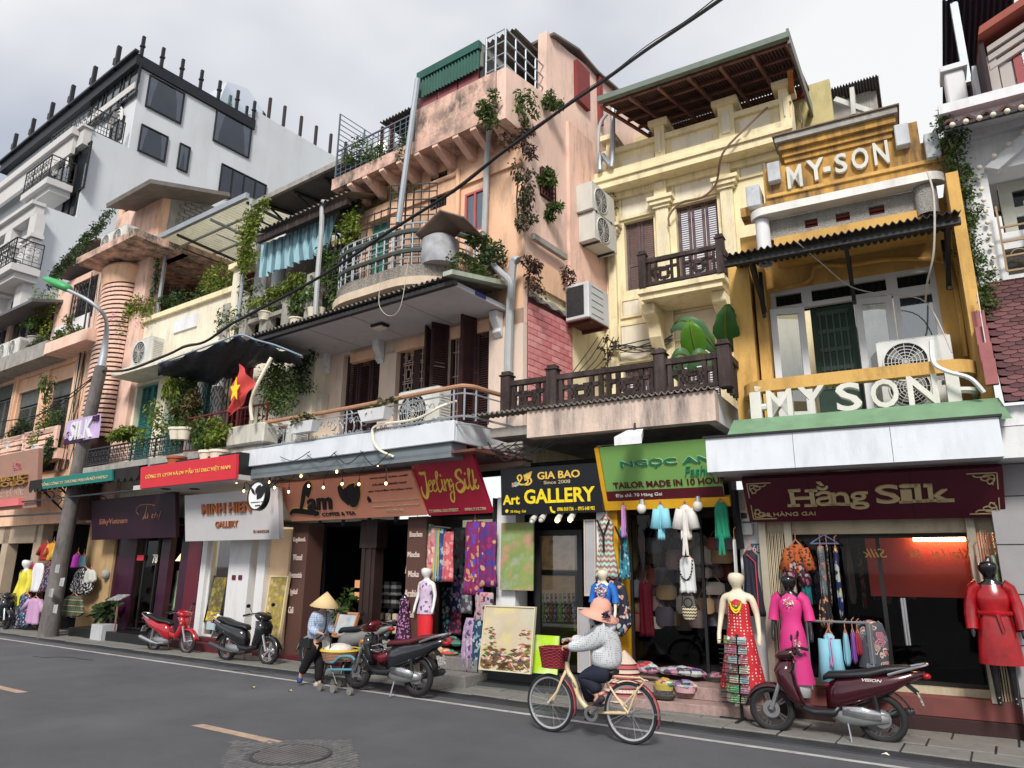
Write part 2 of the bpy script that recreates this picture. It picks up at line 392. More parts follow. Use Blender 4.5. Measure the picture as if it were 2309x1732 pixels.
def corr(mb,A,B,Cc,D,waves,amp=.02,per=6):
 A,B,Cc,D=map(Vector,(A,B,Cc,D));nrm=(B-A).cross(D-A).normalized()
 if nrm.z<0:nrm=-nrm
 N=waves*per;r0=[];r1=[]
 for i in range(N+1):
  t=i/N;o=nrm*(amp*sin(2*pi*i/per));r0.append(A.lerp(B,t)+o);r1.append(D.lerp(Cc,t)+o)
 mb.grid([r0,r1])
def sH(parent,u0,u1,z0,z1,d,mat,th=.035,fw=.055,slat=.045,mid=True,name='shutter'):
 f=MB();f.box(u0,u0+fw,d,d+th,z0,z1);f.box(u1-fw,u1,d,d+th,z0,z1);a,b=u0+fw,u1-fw
 hz=[(z0,z0+fw*1.4),(z1-fw,z1)]+([((z0*.62+z1*.38)-fw/2,(z0*.62+z1*.38)+fw/2)]if mid else[])
 for q in hz:f.box(a,b,d+.002,d+th-.002,*q)
 o=f.Bd(name,mat,parent);s=MB();z=z0+fw*1.4+slat*.4
 while z<z1-fw-slat*.3:
  if not any(q[0]-.02<z<q[1]+.01 for q in hz):
   s.add([(a,d+.004,z),(b,d+.004,z),(b,d+th-.004,z+slat*.6),(a,d+th-.004,z+slat*.6),(a,d+.004,z+.008),(b,d+.004,z+.008),(b,d+th-.004,z+slat*.6+.008),(a,d+th-.004,z+slat*.6+.008)],[(0,1,2,3),(7,6,5,4),(0,4,5,1),(2,6,7,3)])
  z+=slat
 s.Bd('louvre_slats',mat,o,kind='stuff');return o
def window(parent,u0,u1,z0,z1,d,mat,cols=2,rows=1,fw=.05,glass=None,th=.05,back=True,curtain=None,name='window'):
 f=MB();f.box(u0,u0+fw,d,d+th,z0,z1);f.box(u1-fw,u1,d,d+th,z0,z1);f.box(u0+fw,u1-fw,d,d+th,z0,z0+fw);f.box(u0+fw,u1-fw,d,d+th,z1-fw,z1)
 for i in range(1,cols):
  u=u0+(u1-u0)*i/cols;f.box(u-fw/2,u+fw/2,d+.003,d+th-.003,z0+fw,z1-fw)
 for j in range(1,rows):
  z=z0+(z1-z0)*j/rows;f.box(u0+fw,u1-fw,d+.006,d+th-.006,z-fw/2,z+fw/2)
 o=f.Bd(name,mat,parent)
 g=MB();g.quad((u0+fw,d+th/2,z0+fw),(u1-fw,d+th/2,z0+fw),(u1-fw,d+th/2,z1-fw),(u0+fw,d+th/2,z1-fw));g.Bd('pane',glass or GLASS,o)
 if curtain:
  for s,(a,b)in enumerate(((u0+fw,u0+fw+(u1-u0)*curtain),(u1-fw-(u1-u0)*curtain,u1-fw))):
   c=MB();n=14;r0=[];r1=[]
   for i in range(n+1):
    u=a+(b-a)*i/n;y=d+th+.03+.02*sin(i*2.1);r0.append((u,y,z0+fw));r1.append((u,y,z1-fw))
   c.grid([r0,r1]);c.Bd('curtain',CURT,o)
 if back:
  b=MB();b.quad((u0,d+th+.1,z0),(u1,d+th+.1,z0),(u1,d+th+.1,z1),(u0,d+th+.1,z1));b.Bd('reveal',WINBACK,o)
 return o
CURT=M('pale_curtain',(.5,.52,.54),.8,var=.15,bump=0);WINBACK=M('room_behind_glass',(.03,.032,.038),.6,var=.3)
def rL(parent,P0,P1,h,mat,posts=2,bars=10,r=.012,style='bars',name='railing',top=None):
 P0,P1=Vector(P0),Vector(P1);m=MB();Lh=(P1-P0).length;dr=(P1-P0).normalized();up=Vector((0,0,1))
 m.bar(P0+up*h,P1+up*h,.05,.035);m.bar(P0+up*.06,P1+up*.06,.03)
 if style!='bars':m.bar(P0+up*h*.82,P1+up*h*.82,.018);m.bar(P0+up*h*.22,P1+up*h*.22,.018)
 for i in range(posts):p=P0.lerp(P1,i/(posts-1));m.bar(p,p+up*h,.035)
 o=m.Bd(name,mat,parent);s=MB()
 for i in range(1,bars):
  p=P0.lerp(P1,i/bars);s.tu([p+up*.06,p+up*h],r*.6,4,False)
  if style=='scroll':
   w=Lh/bars*.5
   for sg in(-1,1):
    for zc,rr in((h*.38,w*.75),(h*.66,w*.75)):
     pts=[p+dr*(sg*(rr-rr*(1-t/12)*cos(t*.6)))+up*(zc+rr*(1-t/14)*sin(t*.6))for t in range(12)]
     s.tu(pts,r*.5,3,False)
 s.Bd('bars',mat,o,kind='stuff');return o
class BO:
 def __init__(s,fr,TL,TR,BR,BL,dt,db):
  tl,tr=fr.at(*TL,dt),fr.at(*TR,dt);bl,br=fr.at(*BL,db),fr.at(*BR,db)
  s.fr=fr;s.u0=(tl[0]+bl[0])/2;s.w=(tr[0]+br[0])/2-s.u0;z1=(tl[1]+tr[1])/2;z0=(bl[1]+br[1])/2
  s.o=Vector((s.u0,db,z0));s.B=Vector((0,dt-db,z1-z0));s.h=s.B.length;s.B.normalize();s.A=Vector((1,0,0));s.N=s.A.cross(s.B)
 def hit(s,k,x,y,off=0):
  r=ray(px(k,x,y));O=s.fr.w(*(s.o+s.N*off));f=s.fr;N=f.u*s.N.x+f.n*s.N.y+Vector((0,0,s.N.z));B=f.u*s.B.x+f.n*s.B.y+Vector((0,0,s.B.z))
  P=CamC+r*((O-CamC).dot(N)/r.dot(N))-O;return P.dot(f.u),P.dot(B)
 def pt(s,a,b,off=0):return s.o+s.A*a+s.B*b+s.N*off
 def slab(s,mb,a0,b0,a1,b1,o0,o1):
  c=[(a0,b0),(a1,b0),(a1,b1),(a0,b1)]
  mb.add([s.pt(*q,o0)for q in c]+[s.pt(*q,o1)for q in c],[(0,3,2,1),(4,5,6,7),(0,1,5,4),(1,2,6,5),(2,3,7,6),(3,0,4,7)])
 def panel(s,mb,th=.06):s.slab(mb,0,0,s.w,s.h,-th,0)
 def poly(s,mb,pts,o0=0.0,o1=.01):
  n=len(pts);mb.add([s.pt(a,b,o0)for a,b in pts]+[s.pt(a,b,o1)for a,b in pts],[list(range(n,2*n))]+[(i,(i+1)%n,n+(i+1)%n,n+i)for i in range(n)])
 def stroke(s,mb,pts,ws,o0=0.0,o1=.01):
  n=len(pts);ws=ws if isinstance(ws,(list,tuple))else[ws]*n;l,r=[],[]
  for i,p in enumerate(pts):
   q0,q1=pts[max(0,i-1)],pts[min(n-1,i+1)];tx,ty=q1[0]-q0[0],q1[1]-q0[1];ln=max(1e-6,sqrt(tx*tx+ty*ty));nx,ny=-ty/ln,tx/ln
   l.append((p[0]+nx*ws[i]/2,p[1]+ny*ws[i]/2));r.append((p[0]-nx*ws[i]/2,p[1]-ny*ws[i]/2))
  vs=[s.pt(*q,o1)for q in l]+[s.pt(*q,o1)for q in r]+[s.pt(*q,o0)for q in l]+[s.pt(*q,o0)for q in r];fs=[]
  for i in range(n-1):fs+=[(n+i,n+i+1,i+1,i),(i,i+1,2*n+i+1,2*n+i),(n+i+1,n+i,3*n+i,3*n+i+1)]
  mb.add(vs,fs)
def sP(pts,n=6):
 out=[]
 for i in range(len(pts)-1):
  p0,p1,p2,p3=pts[max(i-1,0)],pts[i],pts[i+1],pts[min(i+2,len(pts)-1)]
  for j in range(n):
   t=j/n;out.append(tuple(.5*((2*p1[c])+(-p0[c]+p2[c])*t+(2*p0[c]-5*p1[c]+4*p2[c]-p3[c])*t*t+(-p0[c]+3*p1[c]-3*p2[c]+p3[c])*t**3)for c in range(len(p1))))
 out.append(tuple(pts[-1]));return out
_TX={}
def gL(s,bold=0.0,shear=0.0,space=1.0):
 key=(s,bold,shear,space)
 if key not in _TX:
  cu=bpy.data.curves.new('t','FONT');cu.body=s;cu.size=1;cu.offset=bold*.45;cu.shear=shear;cu.space_character=space;cu.resolution_u=3;cu.fill_mode='FRONT'
  ob=bpy.data.objects.new('t',cu);COL.objects.link(ob);dg=bpy.context.evaluated_depsgraph_get();me=bpy.data.meshes.new_from_object(ob.evaluated_get(dg))
  vs=[v.co.copy()for v in me.vertices];fs=[list(p.vertices)for p in me.polygons]
  bpy.data.objects.remove(ob);bpy.data.curves.remove(cu);bpy.data.meshes.remove(me)
  x0,x1=min(v.x for v in vs),max(v.x for v in vs);y0,y1=min(v.y for v in vs),max(v.y for v in vs)
  if sum(((vs[f[1]]-vs[f[0]]).cross(vs[f[2]]-vs[f[1]])).z for f in fs)<0:fs=[f[::-1]for f in fs]
  ec={}
  for f in fs:
   for i in range(len(f)):e=(f[i],f[(i+1)%len(f)]);ec[e]=1
  rim=[e for e in ec if(e[1],e[0])not in ec]
  _TX[key]=([((v.x-x0)/(x1-x0),(v.y-y0)/(y1-y0))for v in vs],fs,rim)
 return _TX[key]
def text_on(mb,bd,s,a0,b0,a1,b1,o0=0.002,o1=.012,**k):
 vs,fs,rim=gL(s,**k);n=len(vs);m=lambda v,o:bd.pt(a0+(a1-a0)*v[0],b0+(b1-b0)*v[1],o)
 mb.add([m(v,o1)for v in vs]+[m(v,o0)for v in vs],fs+[(b,a,n+a,n+b)for a,b in rim])
def wR(bd,parent,s,mat,k,x0,y0,x1,y1,o1=.012,name='lettering',part=True,kind='stuff',**kw):
 a=bd.hit(k,x0,y0);b=bd.hit(k,x1,y1);m=MB();text_on(m,bd,s,a[0],min(a[1],b[1]),b[0],max(a[1],b[1]),0.002,o1,**kw);return m.Bd(name,mat,parent)
def aC(label,fr,base,wd=.85,h=.6,dp=.32,rz=0.0,group='air conditioner condensers on the facades',fan=1,mat=None):
 t=T('air_conditioner',label,'air conditioner',fr,base,group,rz=rz);t.rotation_euler=(0,0,fr.rz+rz);OFF[t.name]=Vector((0,0,0))
 m=MB();m.box(-wd/2,wd/2,0,dp,0,h);m.box(-wd/2+.03,wd/2-.03,.003,dp-.003,h,h+.015);m.Bd('casing',mat or ACW,t,bevel=.015)
 for q in range(fan):
  cx=-wd*.12;cz=h/2 if fan==1 else h*(.27+.46*q);R=min(h*.42 if fan==1 else h*.21,wd*.36)
  g=MB();g.la([(R*1.06,0.0),(R*1.06,-.02),(R,-.02),(R,0.0)],24,(cx,0,cz),1)
  for j in range(1,6):g.la([(R*j/6-.004,-.014),(R*j/6+.004,-.014)],20,(cx,0,cz),1)
  for j in range(12):a=j*pi/6;g.bar((cx,-.012,cz),(cx+R*cos(a),-.012,cz+R*sin(a)),.006)
  go=g.Bd('fan_grille',mat or ACW,t);f=MB();f.la([(0,-.003),(R,-.003)],24,(cx,0,cz),1);f.Bd('fan_opening',DARK,go)
  bl=MB()
  for j in range(3):
   a=j*2.09+.4;bl.add([(cx,-.006,cz),(cx+R*.85*cos(a-.35),-.006,cz+R*.85*sin(a-.35)),(cx+R*.9*cos(a+.35),-.006,cz+R*.9*sin(a+.35))],[(0,1,2)])
  bl.Bd('fan_blade',M('fan_grey',(.2,.2,.2)),go)
 s=MB()
 for j in range(12):s.box(wd/2-.001,wd/2+.006,dp*.15,dp*.9,h*.1+j*h*.065,h*.1+j*h*.065+.012)
 s.Bd('side_vents',M('ac_vent',(.25,.25,.24)),t,kind='stuff')
 b=MB();b.box(-wd*.35,-wd*.31,-.02,dp+.1,-.04,0);b.box(wd*.31,wd*.35,-.02,dp+.1,-.04,0);b.Bd('bracket',IRON,t)
 return t
def cA(name,label,pts,r=.012,mat=None,fr=WO,cat='cable',group=None,n=6,sm=5):
 P=sP(pts,sm);m=MB();m.tu(P,r,n);return solo(name,m,mat or WIRE,label,cat,fr,tuple(pts[0]),group,smooth=True)
 # ---------------------------------------------------------------- the street
ASPH=M('asphalt',(.140,.145,.160),.75,var=.28,scale=.45,bump=.3,bs=150,dirt=.45,dirtcol=(.08,.082,.088),dz=1,dscale=.3)
PAVE=M('granite_paving',(.19,.19,.195),.85,var=.3,scale=1.5,bump=.15,bs=60,dirt=.7,dirtcol=(.05,.05,.05),dz=1,dscale=1.2,island=.18)
KERB=M('dark_wet_gutter',(.035,.037,.042),.5,var=.4,scale=2,bump=.1,bs=40)
LINE=M('worn_white_paint',(.46,.45,.44),.8,var=.3,scale=4,bump=.1,bs=80,dirt=.5,dirtcol=(.1,.1,.1),dz=1,dscale=4)
LINEY=M('worn_yellow_paint',(.42,.30,.22),.8,var=.25,scale=4,bump=.1,bs=80,dirt=.35,dirtcol=(.1,.1,.1),dz=1,dscale=4)
m=MB();m.quad((-600,-600,-.05),(600,-600,-.05),(600,600,-.05),(-600,600,-.05));struct('ground',m,M('far_ground',(.09,.09,.09),.9))
m=MB();m.quad((-120,-6,0),(60,-6,0),(60,8.75,0),(-120,8.75,0));struct('road',m,ASPH)
m=MB();rows=[]
def edge_y(x):return 8.78+.012*(x+10)*(0 if x<-6 else 1)
m.box(-120,60,8.75,8.93,-.04,.015);struct('gutter',m,KERB,bevel=.01)
t=T('pavement',None,None,WO,(0,0,0),None,'structure')
b=MB();b.box(-120,60,8.93,13,-.05,.035);b.Bd('paving_bed',KERB,t)
r=random.Random(5);sm={}
x=-27.0
for row,(y0,y1)in enumerate(((8.94,9.34),(9.36,9.80),(9.82,10.3))):
 x=-26.0+row*.2
 while x<1.4:
  wv=.62;q=MB();q.box(0,wv-.02,0,y1-y0,.0,.02)
  if row not in sm:sm[row]=q.Bd('paving_slab',PAVE,t,bevel=.006);ob=sm[row]
  else:ob=sm[row].copy();COL.objects.link(ob)
  ob.location=(x,y0,.032+r.uniform(-.006,.006));ob.rotation_euler=(r.uniform(-.008,.008),r.uniform(-.008,.008),r.uniform(-.006,.006));x+=wv
m=MB();rr=random.Random(2);a,bq=[],[]
x=-60.0
while x<6:a.append((x,8.36+rr.uniform(-.004,.004),.004));bq.append((x,8.455+rr.uniform(-.004,.004),.004));x+=.5
m.grid([a,bq]);struct('edge_line',m,LINE)
for(k,xx,yy),(k2,x2,y2)in((('Q',-900,640),('Q',380,838)),(('R',200,1197),('R',1040,1385))):
 p,q=gnd(k,xx,yy),gnd(k2,x2,y2);m=MB();yc=(p.y+q.y)/2;m.quad((p.x,yc-.07,.004),(q.x,yc-.07,.004),(q.x+.05,yc+.07,.004),(p.x+.05,yc+.07,.004));struct('centre_dash',m,LINEY)
c=gnd('R',1205,1520);t=T('manhole_cover','round cast iron manhole cover with parallel ribs set in the road','manhole cover',WO,(c.x,c.y,0))
m=MB();R=.40;m.la([(R,.0),(R,.012),(R-.025,.012),(R-.03,.006),(0,.006)],32,(c.x,c.y,0));m.Bd('frame_ring',M('cast_iron',(.06,.06,.065),.6,var=.3,bump=.1),t)
for i in range(12):
 xx=-R*.86+i*R*1.72/11;hh=sqrt(max(.002,(R*.9)**2-xx*xx));q=MB();q.box(c.x+xx-.012,c.x+xx+.012,c.y-hh,c.y+hh,.005,.014);q.Bd('rib',M('worn_rib',(.17,.16,.16),.55,var=.3),t)
m=MB();q=random.Random(4)
for i in range(26):
 for j in range(26):
  X,Y=-.95+i*.074,-.85+j*.068
  if abs(X)/.98+abs(Y)/.80<1.02 and sqrt(X*X+Y*Y)>R+.03:
   m.box(c.x+X-.03,c.x+X+.03,c.y+Y-.027,c.y+Y+.027,-.01,.003+q.uniform(0,.004))
struct('cobbled_patch',m,M('sett_stone',(.13,.13,.137),.85,var=.3,scale=9,island=.14)).update_tag()
bpy.data.objects['cobbled_patch']['kind']='stuff'
m=MB()
for k,pts in(('Q',[(350,472),(480,485),(600,480),(760,485),(850,500),(980,515)]),('R',[(590,625),(730,622),(800,650),(1030,662)])):
 P=[gnd(k,*p)for p in pts];P=[v for v in P];m.tu([(v.x,v.y,.002)for v in sP([(v.x,v.y,0)for v in P],4)for v in[Vector(v)]],.007,4)
solo('road_crack',m,WIRE,None,None,kind='structure')
for k,xx,yy,lb in(('R',800,812,'yellow fallen leaf lying alone on the asphalt near the white line'),('R',1192,848,'pale curled fallen leaf on asphalt beside the walking woman'),('T',740,1532,'scrap of white paper in the gutter below the dark red scooter')):
 c=gnd(k,xx,yy);m=MB();s=.05;m.add([(c.x-s,c.y,.01),(c.x,c.y-s*.5,.03),(c.x+s,c.y,.012),(c.x+.01,c.y+s*.5,.035)],[(0,1,2),(0,2,3)])
 solo('fallen_leaf' if 'leaf' in lb else 'paper_scrap',m,M('fallen',(.45,.34,.16))if 'leaf' in lb else CREAMP,lb,'leaf' if 'leaf' in lb else 'paper',base=(c.x,c.y,0))
 # ---------------------------------------------------------------- tall white hotel behind
HT=Fr(-31,11.5,-2)
t=T('hotel_building','tall stepped white hotel with black roof band and big side windows behind the salmon house','building',HT,(0,0,0))
d0=HT.side('A',350,1330,0)[0];zl=HT.side('A',350,1330,0)[1];d1,zm=HT.side('A',715,742,0);d2,zt=HT.side('A',1105,258,0);zp=HT.side('B',60,725,0)[1];dp=HT.side('B',60,725,0)[0];dE=HT.side('B',740,1060,0)[0]+.5
zf=HT.side('A',1090,160,0)[1]
m=MB();m.pZ([(d0,0),(d0,zl),(d1,zl),(d1,zm),(d2,zm),(d2,zt),(dp,zt),(dp,zp),(dE,zp),(dE,0)],0,-16,0)
wallo=m.Bd('wall',HOTEL,t)
m=MB();m.box(-16.3,.12,d2-.35,dp-.02,zt+.01,zf);m.box(-16.5,.2,d2-.5,d2-.3,zf,zf+.12);m.Bd('roof_band',M('black_fascia',(.012,.014,.02),.5,var=.3),t)
def hwin(nm,TL,BR,cur=.22,cols=1):
 a=HT.side(*TL,0);b=HT.side(*BR,0);y0,y1=sorted((a[0],b[0]));z0,z1=sorted((a[1],b[1]))
 f=MB();w_=.06
 for q in((y0,y0+w_,z0,z1),(y1-w_,y1,z0,z1),(y0+w_,y1-w_,z0,z0+w_),(y0+w_,y1-w_,z1-w_,z1)):f.box(.0,.09,*q)
 for i in range(1,cols):yy=y0+(y1-y0)*i/cols;f.box(.01,.07,yy-.04,yy+.04,z0+w_,z1-w_)
 o=f.Bd('window',BLACKM,t);g=MB();g.quad((.04,y0+w_,z0+w_),(.04,y1-w_,z0+w_),(.04,y1-w_,z1-w_),(.04,y0+w_,z1-w_));g.Bd('pane',GLASSH,o)
 b_=MB();b_.quad((.01,y0+w_,z0+w_),(.01,y1-w_,z0+w_),(.01,y1-w_,z1-w_),(.01,y0+w_,z1-w_));b_.Bd('room',WINBACK2,o)
 if cur:
  for s in(0,1):
   c=MB();top=[];bot=[];W_=(y1-y0)*cur
   for i in range(13):
    f_=i/12;yy=(y0+w_+W_*f_)if s==0 else(y1-w_-W_*f_);yb=(y0+w_+W_*.45*f_)if s==0 else(y1-w_-W_*.45*f_)
    top.append((.025+.008*sin(i*2),yy,z1-w_));bot.append((.025+.008*sin(i*2),yb,z0+w_))
   mid=[((a_[0]+b2[0])/2,a_[1]*.35+b2[1]*.65,(a_[2]+b2[2])/2)for a_,b2 in zip(top,bot)]
   c.grid([top,mid,bot]);c.Bd('curtain',CURT,o)
GLASSH=glassmat('hotel_glass',(.75,.78,.82),.06,.05);WINBACK2=M('hotel_room_dark',(.17,.18,.20),.7,var=.25,scale=.6)
hwin('w',('A',1165,305),('A',1405,695));hwin('w',('A',1100,690),('A',1280,995));hwin('w',('A',1400,837),('A',1455,1075),.45);hwin('w',('A',1685,575),('A',1935,962));hwin('w',('A',1725,997),('A',2050,1400),0,4)
for k,xx,yy in(('A',1103,160),('A',1258,245),('A',1412,332),('A',1562,415),('A',1703,495),('A',1845,568),('A',1975,650)):
 yd,z=HT.side(k,xx,yy,.1);q=MB();q.box(.0,.12,yd-.07,yd+.07,z-.1,z+1.1);q.box(-.03,.15,yd-.1,yd+.1,z+.5,z+.6);q.Bd('roof_post',BLACKM,t)
for k,xx,yy in(('B',155,775),('B',270,835),('B',400,912),('B',517,985),('B',632,1045),('B',748,1105),('B',858,1165)):
 yd,z=HT.side(k,xx,yy,-.1);q=MB();q.box(-.14,0.0,yd-.07,yd+.07,z-.1,z+1.2);q.Bd('roof_post',M('rusty_post',(.05,.035,.035),.8),t)
for i in range(6):
 u=-1.9-i*2.5;q=MB();q.box(u-.09,u+.09,d2-.48,d2-.3,zf,zf+1.3);q.box(u-.3,u-.1,d2-.47,d2-.32,zf+.35,zf+.7);q.Bd('roof_post',BLACKM,t)
fm=MB();fm.box(-16.1,.06,d0-.35,d0-.0,zl-.55,zl-.1);fm.box(-16.2,.12,d0-.5,d0,zl-.1,zl+.05);fm.box(-5.2,.05,d1-.3,d1,zm-.8,zm);fm.box(-5.2,.12,d1-.42,d1,zm,zm+.1)
zb=zm+.0
fm.box(-16,-.0,d2-.2,d2,HT.at('A',1000,460,d2)[1]-.2,HT.at('A',1000,460,d2)[1]+.15)
u_,z_=HT.at('A',590,712,d1-.5)
fm.box(-16,u_,d1-.6,d1-.31,z_-.35,z_);fm.box(-16,u_-.15,d1-.45,d1-.31,z_-1.2,z_-.36)
fm.Bd('cornice',HOTELF,t)
for k,xx,y1_,dd,zb_ in(('A',345,1640,d0,4),('A',165,1700,d0,4),('E',-30,50,d0,4)):
 u,z=HT.at(k,xx,y1_-260 if k=='A' else y1_,dd);q=MB();q.box(u-.35,u+.35,dd-.35,dd,3,zl-.56);cz=HT.at(k,xx,y1_,dd)[1]
 for e_,hh in((.45,.12),(.55,.3)):q.box(u-e_,u+e_,dd-e_*.9,dd-.01,cz+hh,cz+hh+.15)
 q.Bd('pilaster',HOTELF,t)
def hdoor(k,x0,y0,x1,y1,dd,bal=None):
 u0,u1,z0,z1=rect(HT,k,x0,y0,x1,y1,dd);o=window(t,u0,u1,z0,z1,dd-.08,BLACKM,2,1,.08,GLASSH,.07,back=False)
 b=MB();b.quad((u0,dd-.015,z0),(u1,dd-.015,z0),(u1,dd-.015,z1),(u0,dd-.015,z1));b.Bd('room',WINBACK2,o)
 if bal:
  s=MB();s.box(u0-.5,u1+.5,dd-1.0,dd,z0-.3,z0-.02);s.box(u0-.35,u1+.35,dd-.8,dd,z0-.55,z0-.3);s.Bd('balcony_slab',HOTELF,t)
  ra=rL(t,(u0-.45,dd-.95,z0),(u1+.45,dd-.95,z0),1.05,IRON,4,9,.02,'scroll');rL(t,(u1+.45,dd-.95,z0),(u1+.45,dd,z0),1.05,IRON,2,3,.02,'scroll')
hdoor('E',205,185,275,330,d0,1);hdoor('E',25,290,92,440,d0,1);hdoor('E',110,560,190,640,d0);hdoor('A',440,1055,530,1200,d1-.25,1);hdoor('A',553,950,662,1190,d1);hdoor('A',305,1180,360,1330,d1-.2);hdoor('A',508,1290,590,1400,d1)
hdoor('A',880,700,952,800,d2)
for k,x0,y0,x1,y1 in(('A',960,320,1070,450),('A',825,410,948,560),('A',718,540,812,640)):hdoor(k,x0,y0,x1,y1,d2-.1)
def arch(k,xc,yb,xr,dd,n=3):
 uc,zc=HT.at(k,xc,yb,dd);R_=abs(HT.at(k,xr,yb,dd)[0]-uc)
 for j in range(n):
  r0,r1=R_*(1-.16*j),R_*(1-.16*j-.1);q=MB();P=[]
  for s in range(13):a=pi*s/12;P.append([(uc+r0*cos(a),dd-.12+.03*j,zc+r0*1.35*sin(a)),(uc+r1*cos(a),dd-.16+.03*j,zc+r1*1.35*sin(a)),(uc+r1*cos(a),dd,zc+r1*1.35*sin(a))])
  q.grid(P);q.Bd('arch_moulding',HOTELF,t)
arch('A',918,700,968,d2);arch('A',488,1060,545,d1-.25);arch('E',238,150,290,d0);arch('E',58,260,118,d0)
yd=HT.side('A',975,840,0)[0];rL(t,(-.05,d1-.1,zm),(-.05,yd-.1,zm),1.15,IRON,3,12,.022,'scroll');rL(t,(-4,d1-.2,zm),(-.05,d1-.1,zm),1.15,IRON,3,10,.022,'scroll')
m=MB();a=HT.side('A',1720,490,0);b=HT.side('A',1990,640,0);m.pZ([(a[0],zf-.3),(a[0]+.4,zf+1.6),(a[0]+1.6,zf+1.9),(a[0]+3,zf+.9),(b[0]+1.5,zf+.7),(b[0]+1.5,zf-.3)],0,-3.5,-.3);m.Bd('roof_lantern',glassmat('green_glass',(.55,.68,.68),.15),t)
# ---------------------------------------------------------------- salmon house with the louvred stair tower
PK=Fr(-20,9.9,-1)
t=T('salmon_house','salmon pink old house with a round louvred stair tower behind the street lamp','building',PK,(-6,0,0));PKT=t
UR=PK.at('E',1020,800,0)[0]
zA=PK.at('E',350,960,0)[1];UT=PK.at('E',740,1000,0)[0]
holes=[rect(PK,'E',150,1270,262,1600,0),rect(PK,'E',405,1190,512,1560,0),rect(PK,'E',-40,1230,50,1600,0)]
holes=[(a,b,4.6,d)for a,b,c,d in holes]
m=MB();wall_holes(m,-16,UT,3.0,zA-.02,0,.4,holes);m.box(-16,-1.2,.42,8,3.0,zA);m.Bd('wall',ORANGE,t)
m=MB()
u1=PK.at('E',670,850,-.75)[0];zt_,zb_=PK.at('E',600,787,-.75)[1],PK.at('E',600,872,-.75)[1];um=PK.at('E',345,930,-.75)[0]
m.box(um,u1,-.75,0,zb_,zt_);m.Bd('ledge',PINK,t)
m=MB();m.box(-16,um-.002,-.72,0,zb_-.02,zt_+.12);m.Bd('stained_ledge',GREYC,t)
for i,h in enumerate(holes):
 q=MB();a,b,c,d=h
 q.box(a-.35,a-.12,-.09,0,c,d+.45);q.box(b+.12,b+.35,-.09,0,c,d+.45);q.box(a-.35,b+.35,-.1,0,d+.46,d+.62);q.Bd('surround',ORANGE,t)
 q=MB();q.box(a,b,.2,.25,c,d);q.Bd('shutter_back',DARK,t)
 GS=M('grey_green_shutter',(.09,.10,.095),.7,var=.3,scale=6,dirt=.4);sH(t,a+.02,(a+b)/2-.01,c,d-.55,.1,GS);sH(t,(a+b)/2+.01,b-.02,c,d-.55,.1,GS)
 q=MB();q.box(a,b,.09,.16,d-.5,d);q.Bd('transom_panel',GS,t)
zr=PK.at('E',640,360,0)[1];ul0,ul1=PK.at('E',190,700,.0)[0],PK.at('E',432,620,.0)[0]
h2=[rect(PK,'E',98,690,176,850,0),rect(PK,'E',-60,790,30,900,0),rect(PK,'E',573,425,716,670,0)]
m=MB();wall_holes(m,-16,ul0,zt_,zr-.3,0,.25,h2[:2]);wall_holes(m,ul1,UT,zt_,PK.at('E',640,350,0)[1],0,.3,h2[2:]);m.Bd('upper_wall',PINK,t)
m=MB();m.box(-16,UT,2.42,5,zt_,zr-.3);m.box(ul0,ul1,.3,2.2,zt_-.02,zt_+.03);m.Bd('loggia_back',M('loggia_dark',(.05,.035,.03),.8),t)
window(t,*h2[0],.08,ALU,2);window(t,*h2[1],.08,ALU,2)
a,b,c,d=h2[2];q=MB();q.box(a,b,.2,.24,c,d);q.Bd('window_back',WINBACK,t);q=MB()
for i in range(9):uu=a+(b-a)*i/8;q.bar((uu,.04,c),(uu,.04,d),.025)
for i in range(1,8):
 for j in range(6):q.la([(.07,-.01),(.085,.01)],8,(a+(b-a)*i/8,.04,c+(d-c)*(j+.5)/6),1)
q.Bd('window_grille',IRON,t,kind='stuff')
for xx0,yy0,xx1,yy1 in((430,760,508,850),(572,690,682,765)):
 q=MB();a,b,c,d=rect(PK,'E',xx0,yy0,xx1,yy1,-.02);q.box(a,b,-.03,0,c,d);q.Bd('white_panel',WHITE,t)
m=MB();zr1=PK.at('E',180,620,-.6)[1];m.add([(-16,-.9,zr1-.1),(ul1+.5,-.9,zr1-.1),(ul1+.5,5,zr1+1.5),(-16,5,zr1+1.5),(-16,-.9,zr1),(ul1+.5,-.9,zr1),(ul1+.5,5,zr1+1.6),(-16,5,zr1+1.6)],[(0,3,2,1),(4,5,6,7),(0,1,5,4),(1,2,6,5)]);m.Bd('roof',M('grey_roof',(.12,.12,.13),.7,var=.2),t)
a=PK.at('E',400,345,-.5);b=PK.at('E',590,110,-.5);c=PK.at('E',700,165,-.5)
m=MB();m.add([(a[0],-.5,a[1]),(a[0],4,a[1]+.2),(b[0],-.5,b[1]),(b[0],4,b[1]),(b[0]+1.6,-.5,b[1]-.2),(b[0]+1.6,4,b[1]),(a[0]+.3,-.45,a[1]-.02),(b[0],-.45,b[1]-.25),(b[0]+1.3,-.45,a[1]+.1)],[(0,2,3,1),(2,4,5,3)]);m.Bd('gable_roof',M('roof_underside_grey',(.16,.15,.15),.8),t,solid=.06)
ut0=PK.at('E',858,330,-.1)[0];ut1=PK.at('E',1075,260,0)[0];zt1=PK.at('E',960,255,-.4)[1];uc,R_=(ut0+ut1)/2,(ut1-ut0)/2
m=MB();m.box(UT,ut0-.02,-.02,.5,3,zt1+2.2);m.box(ut1+.02,UR+.5,-.02,.5,3,zt1+2.2);m.box(ut0-.02,ut1+.02,.35,.5,3,zt1+2.2);m.box(ut0-.02,ut1+.02,-.02,.35,zt1+.06,zt1+2.2);m.Bd('tower_wall',PINK,t)
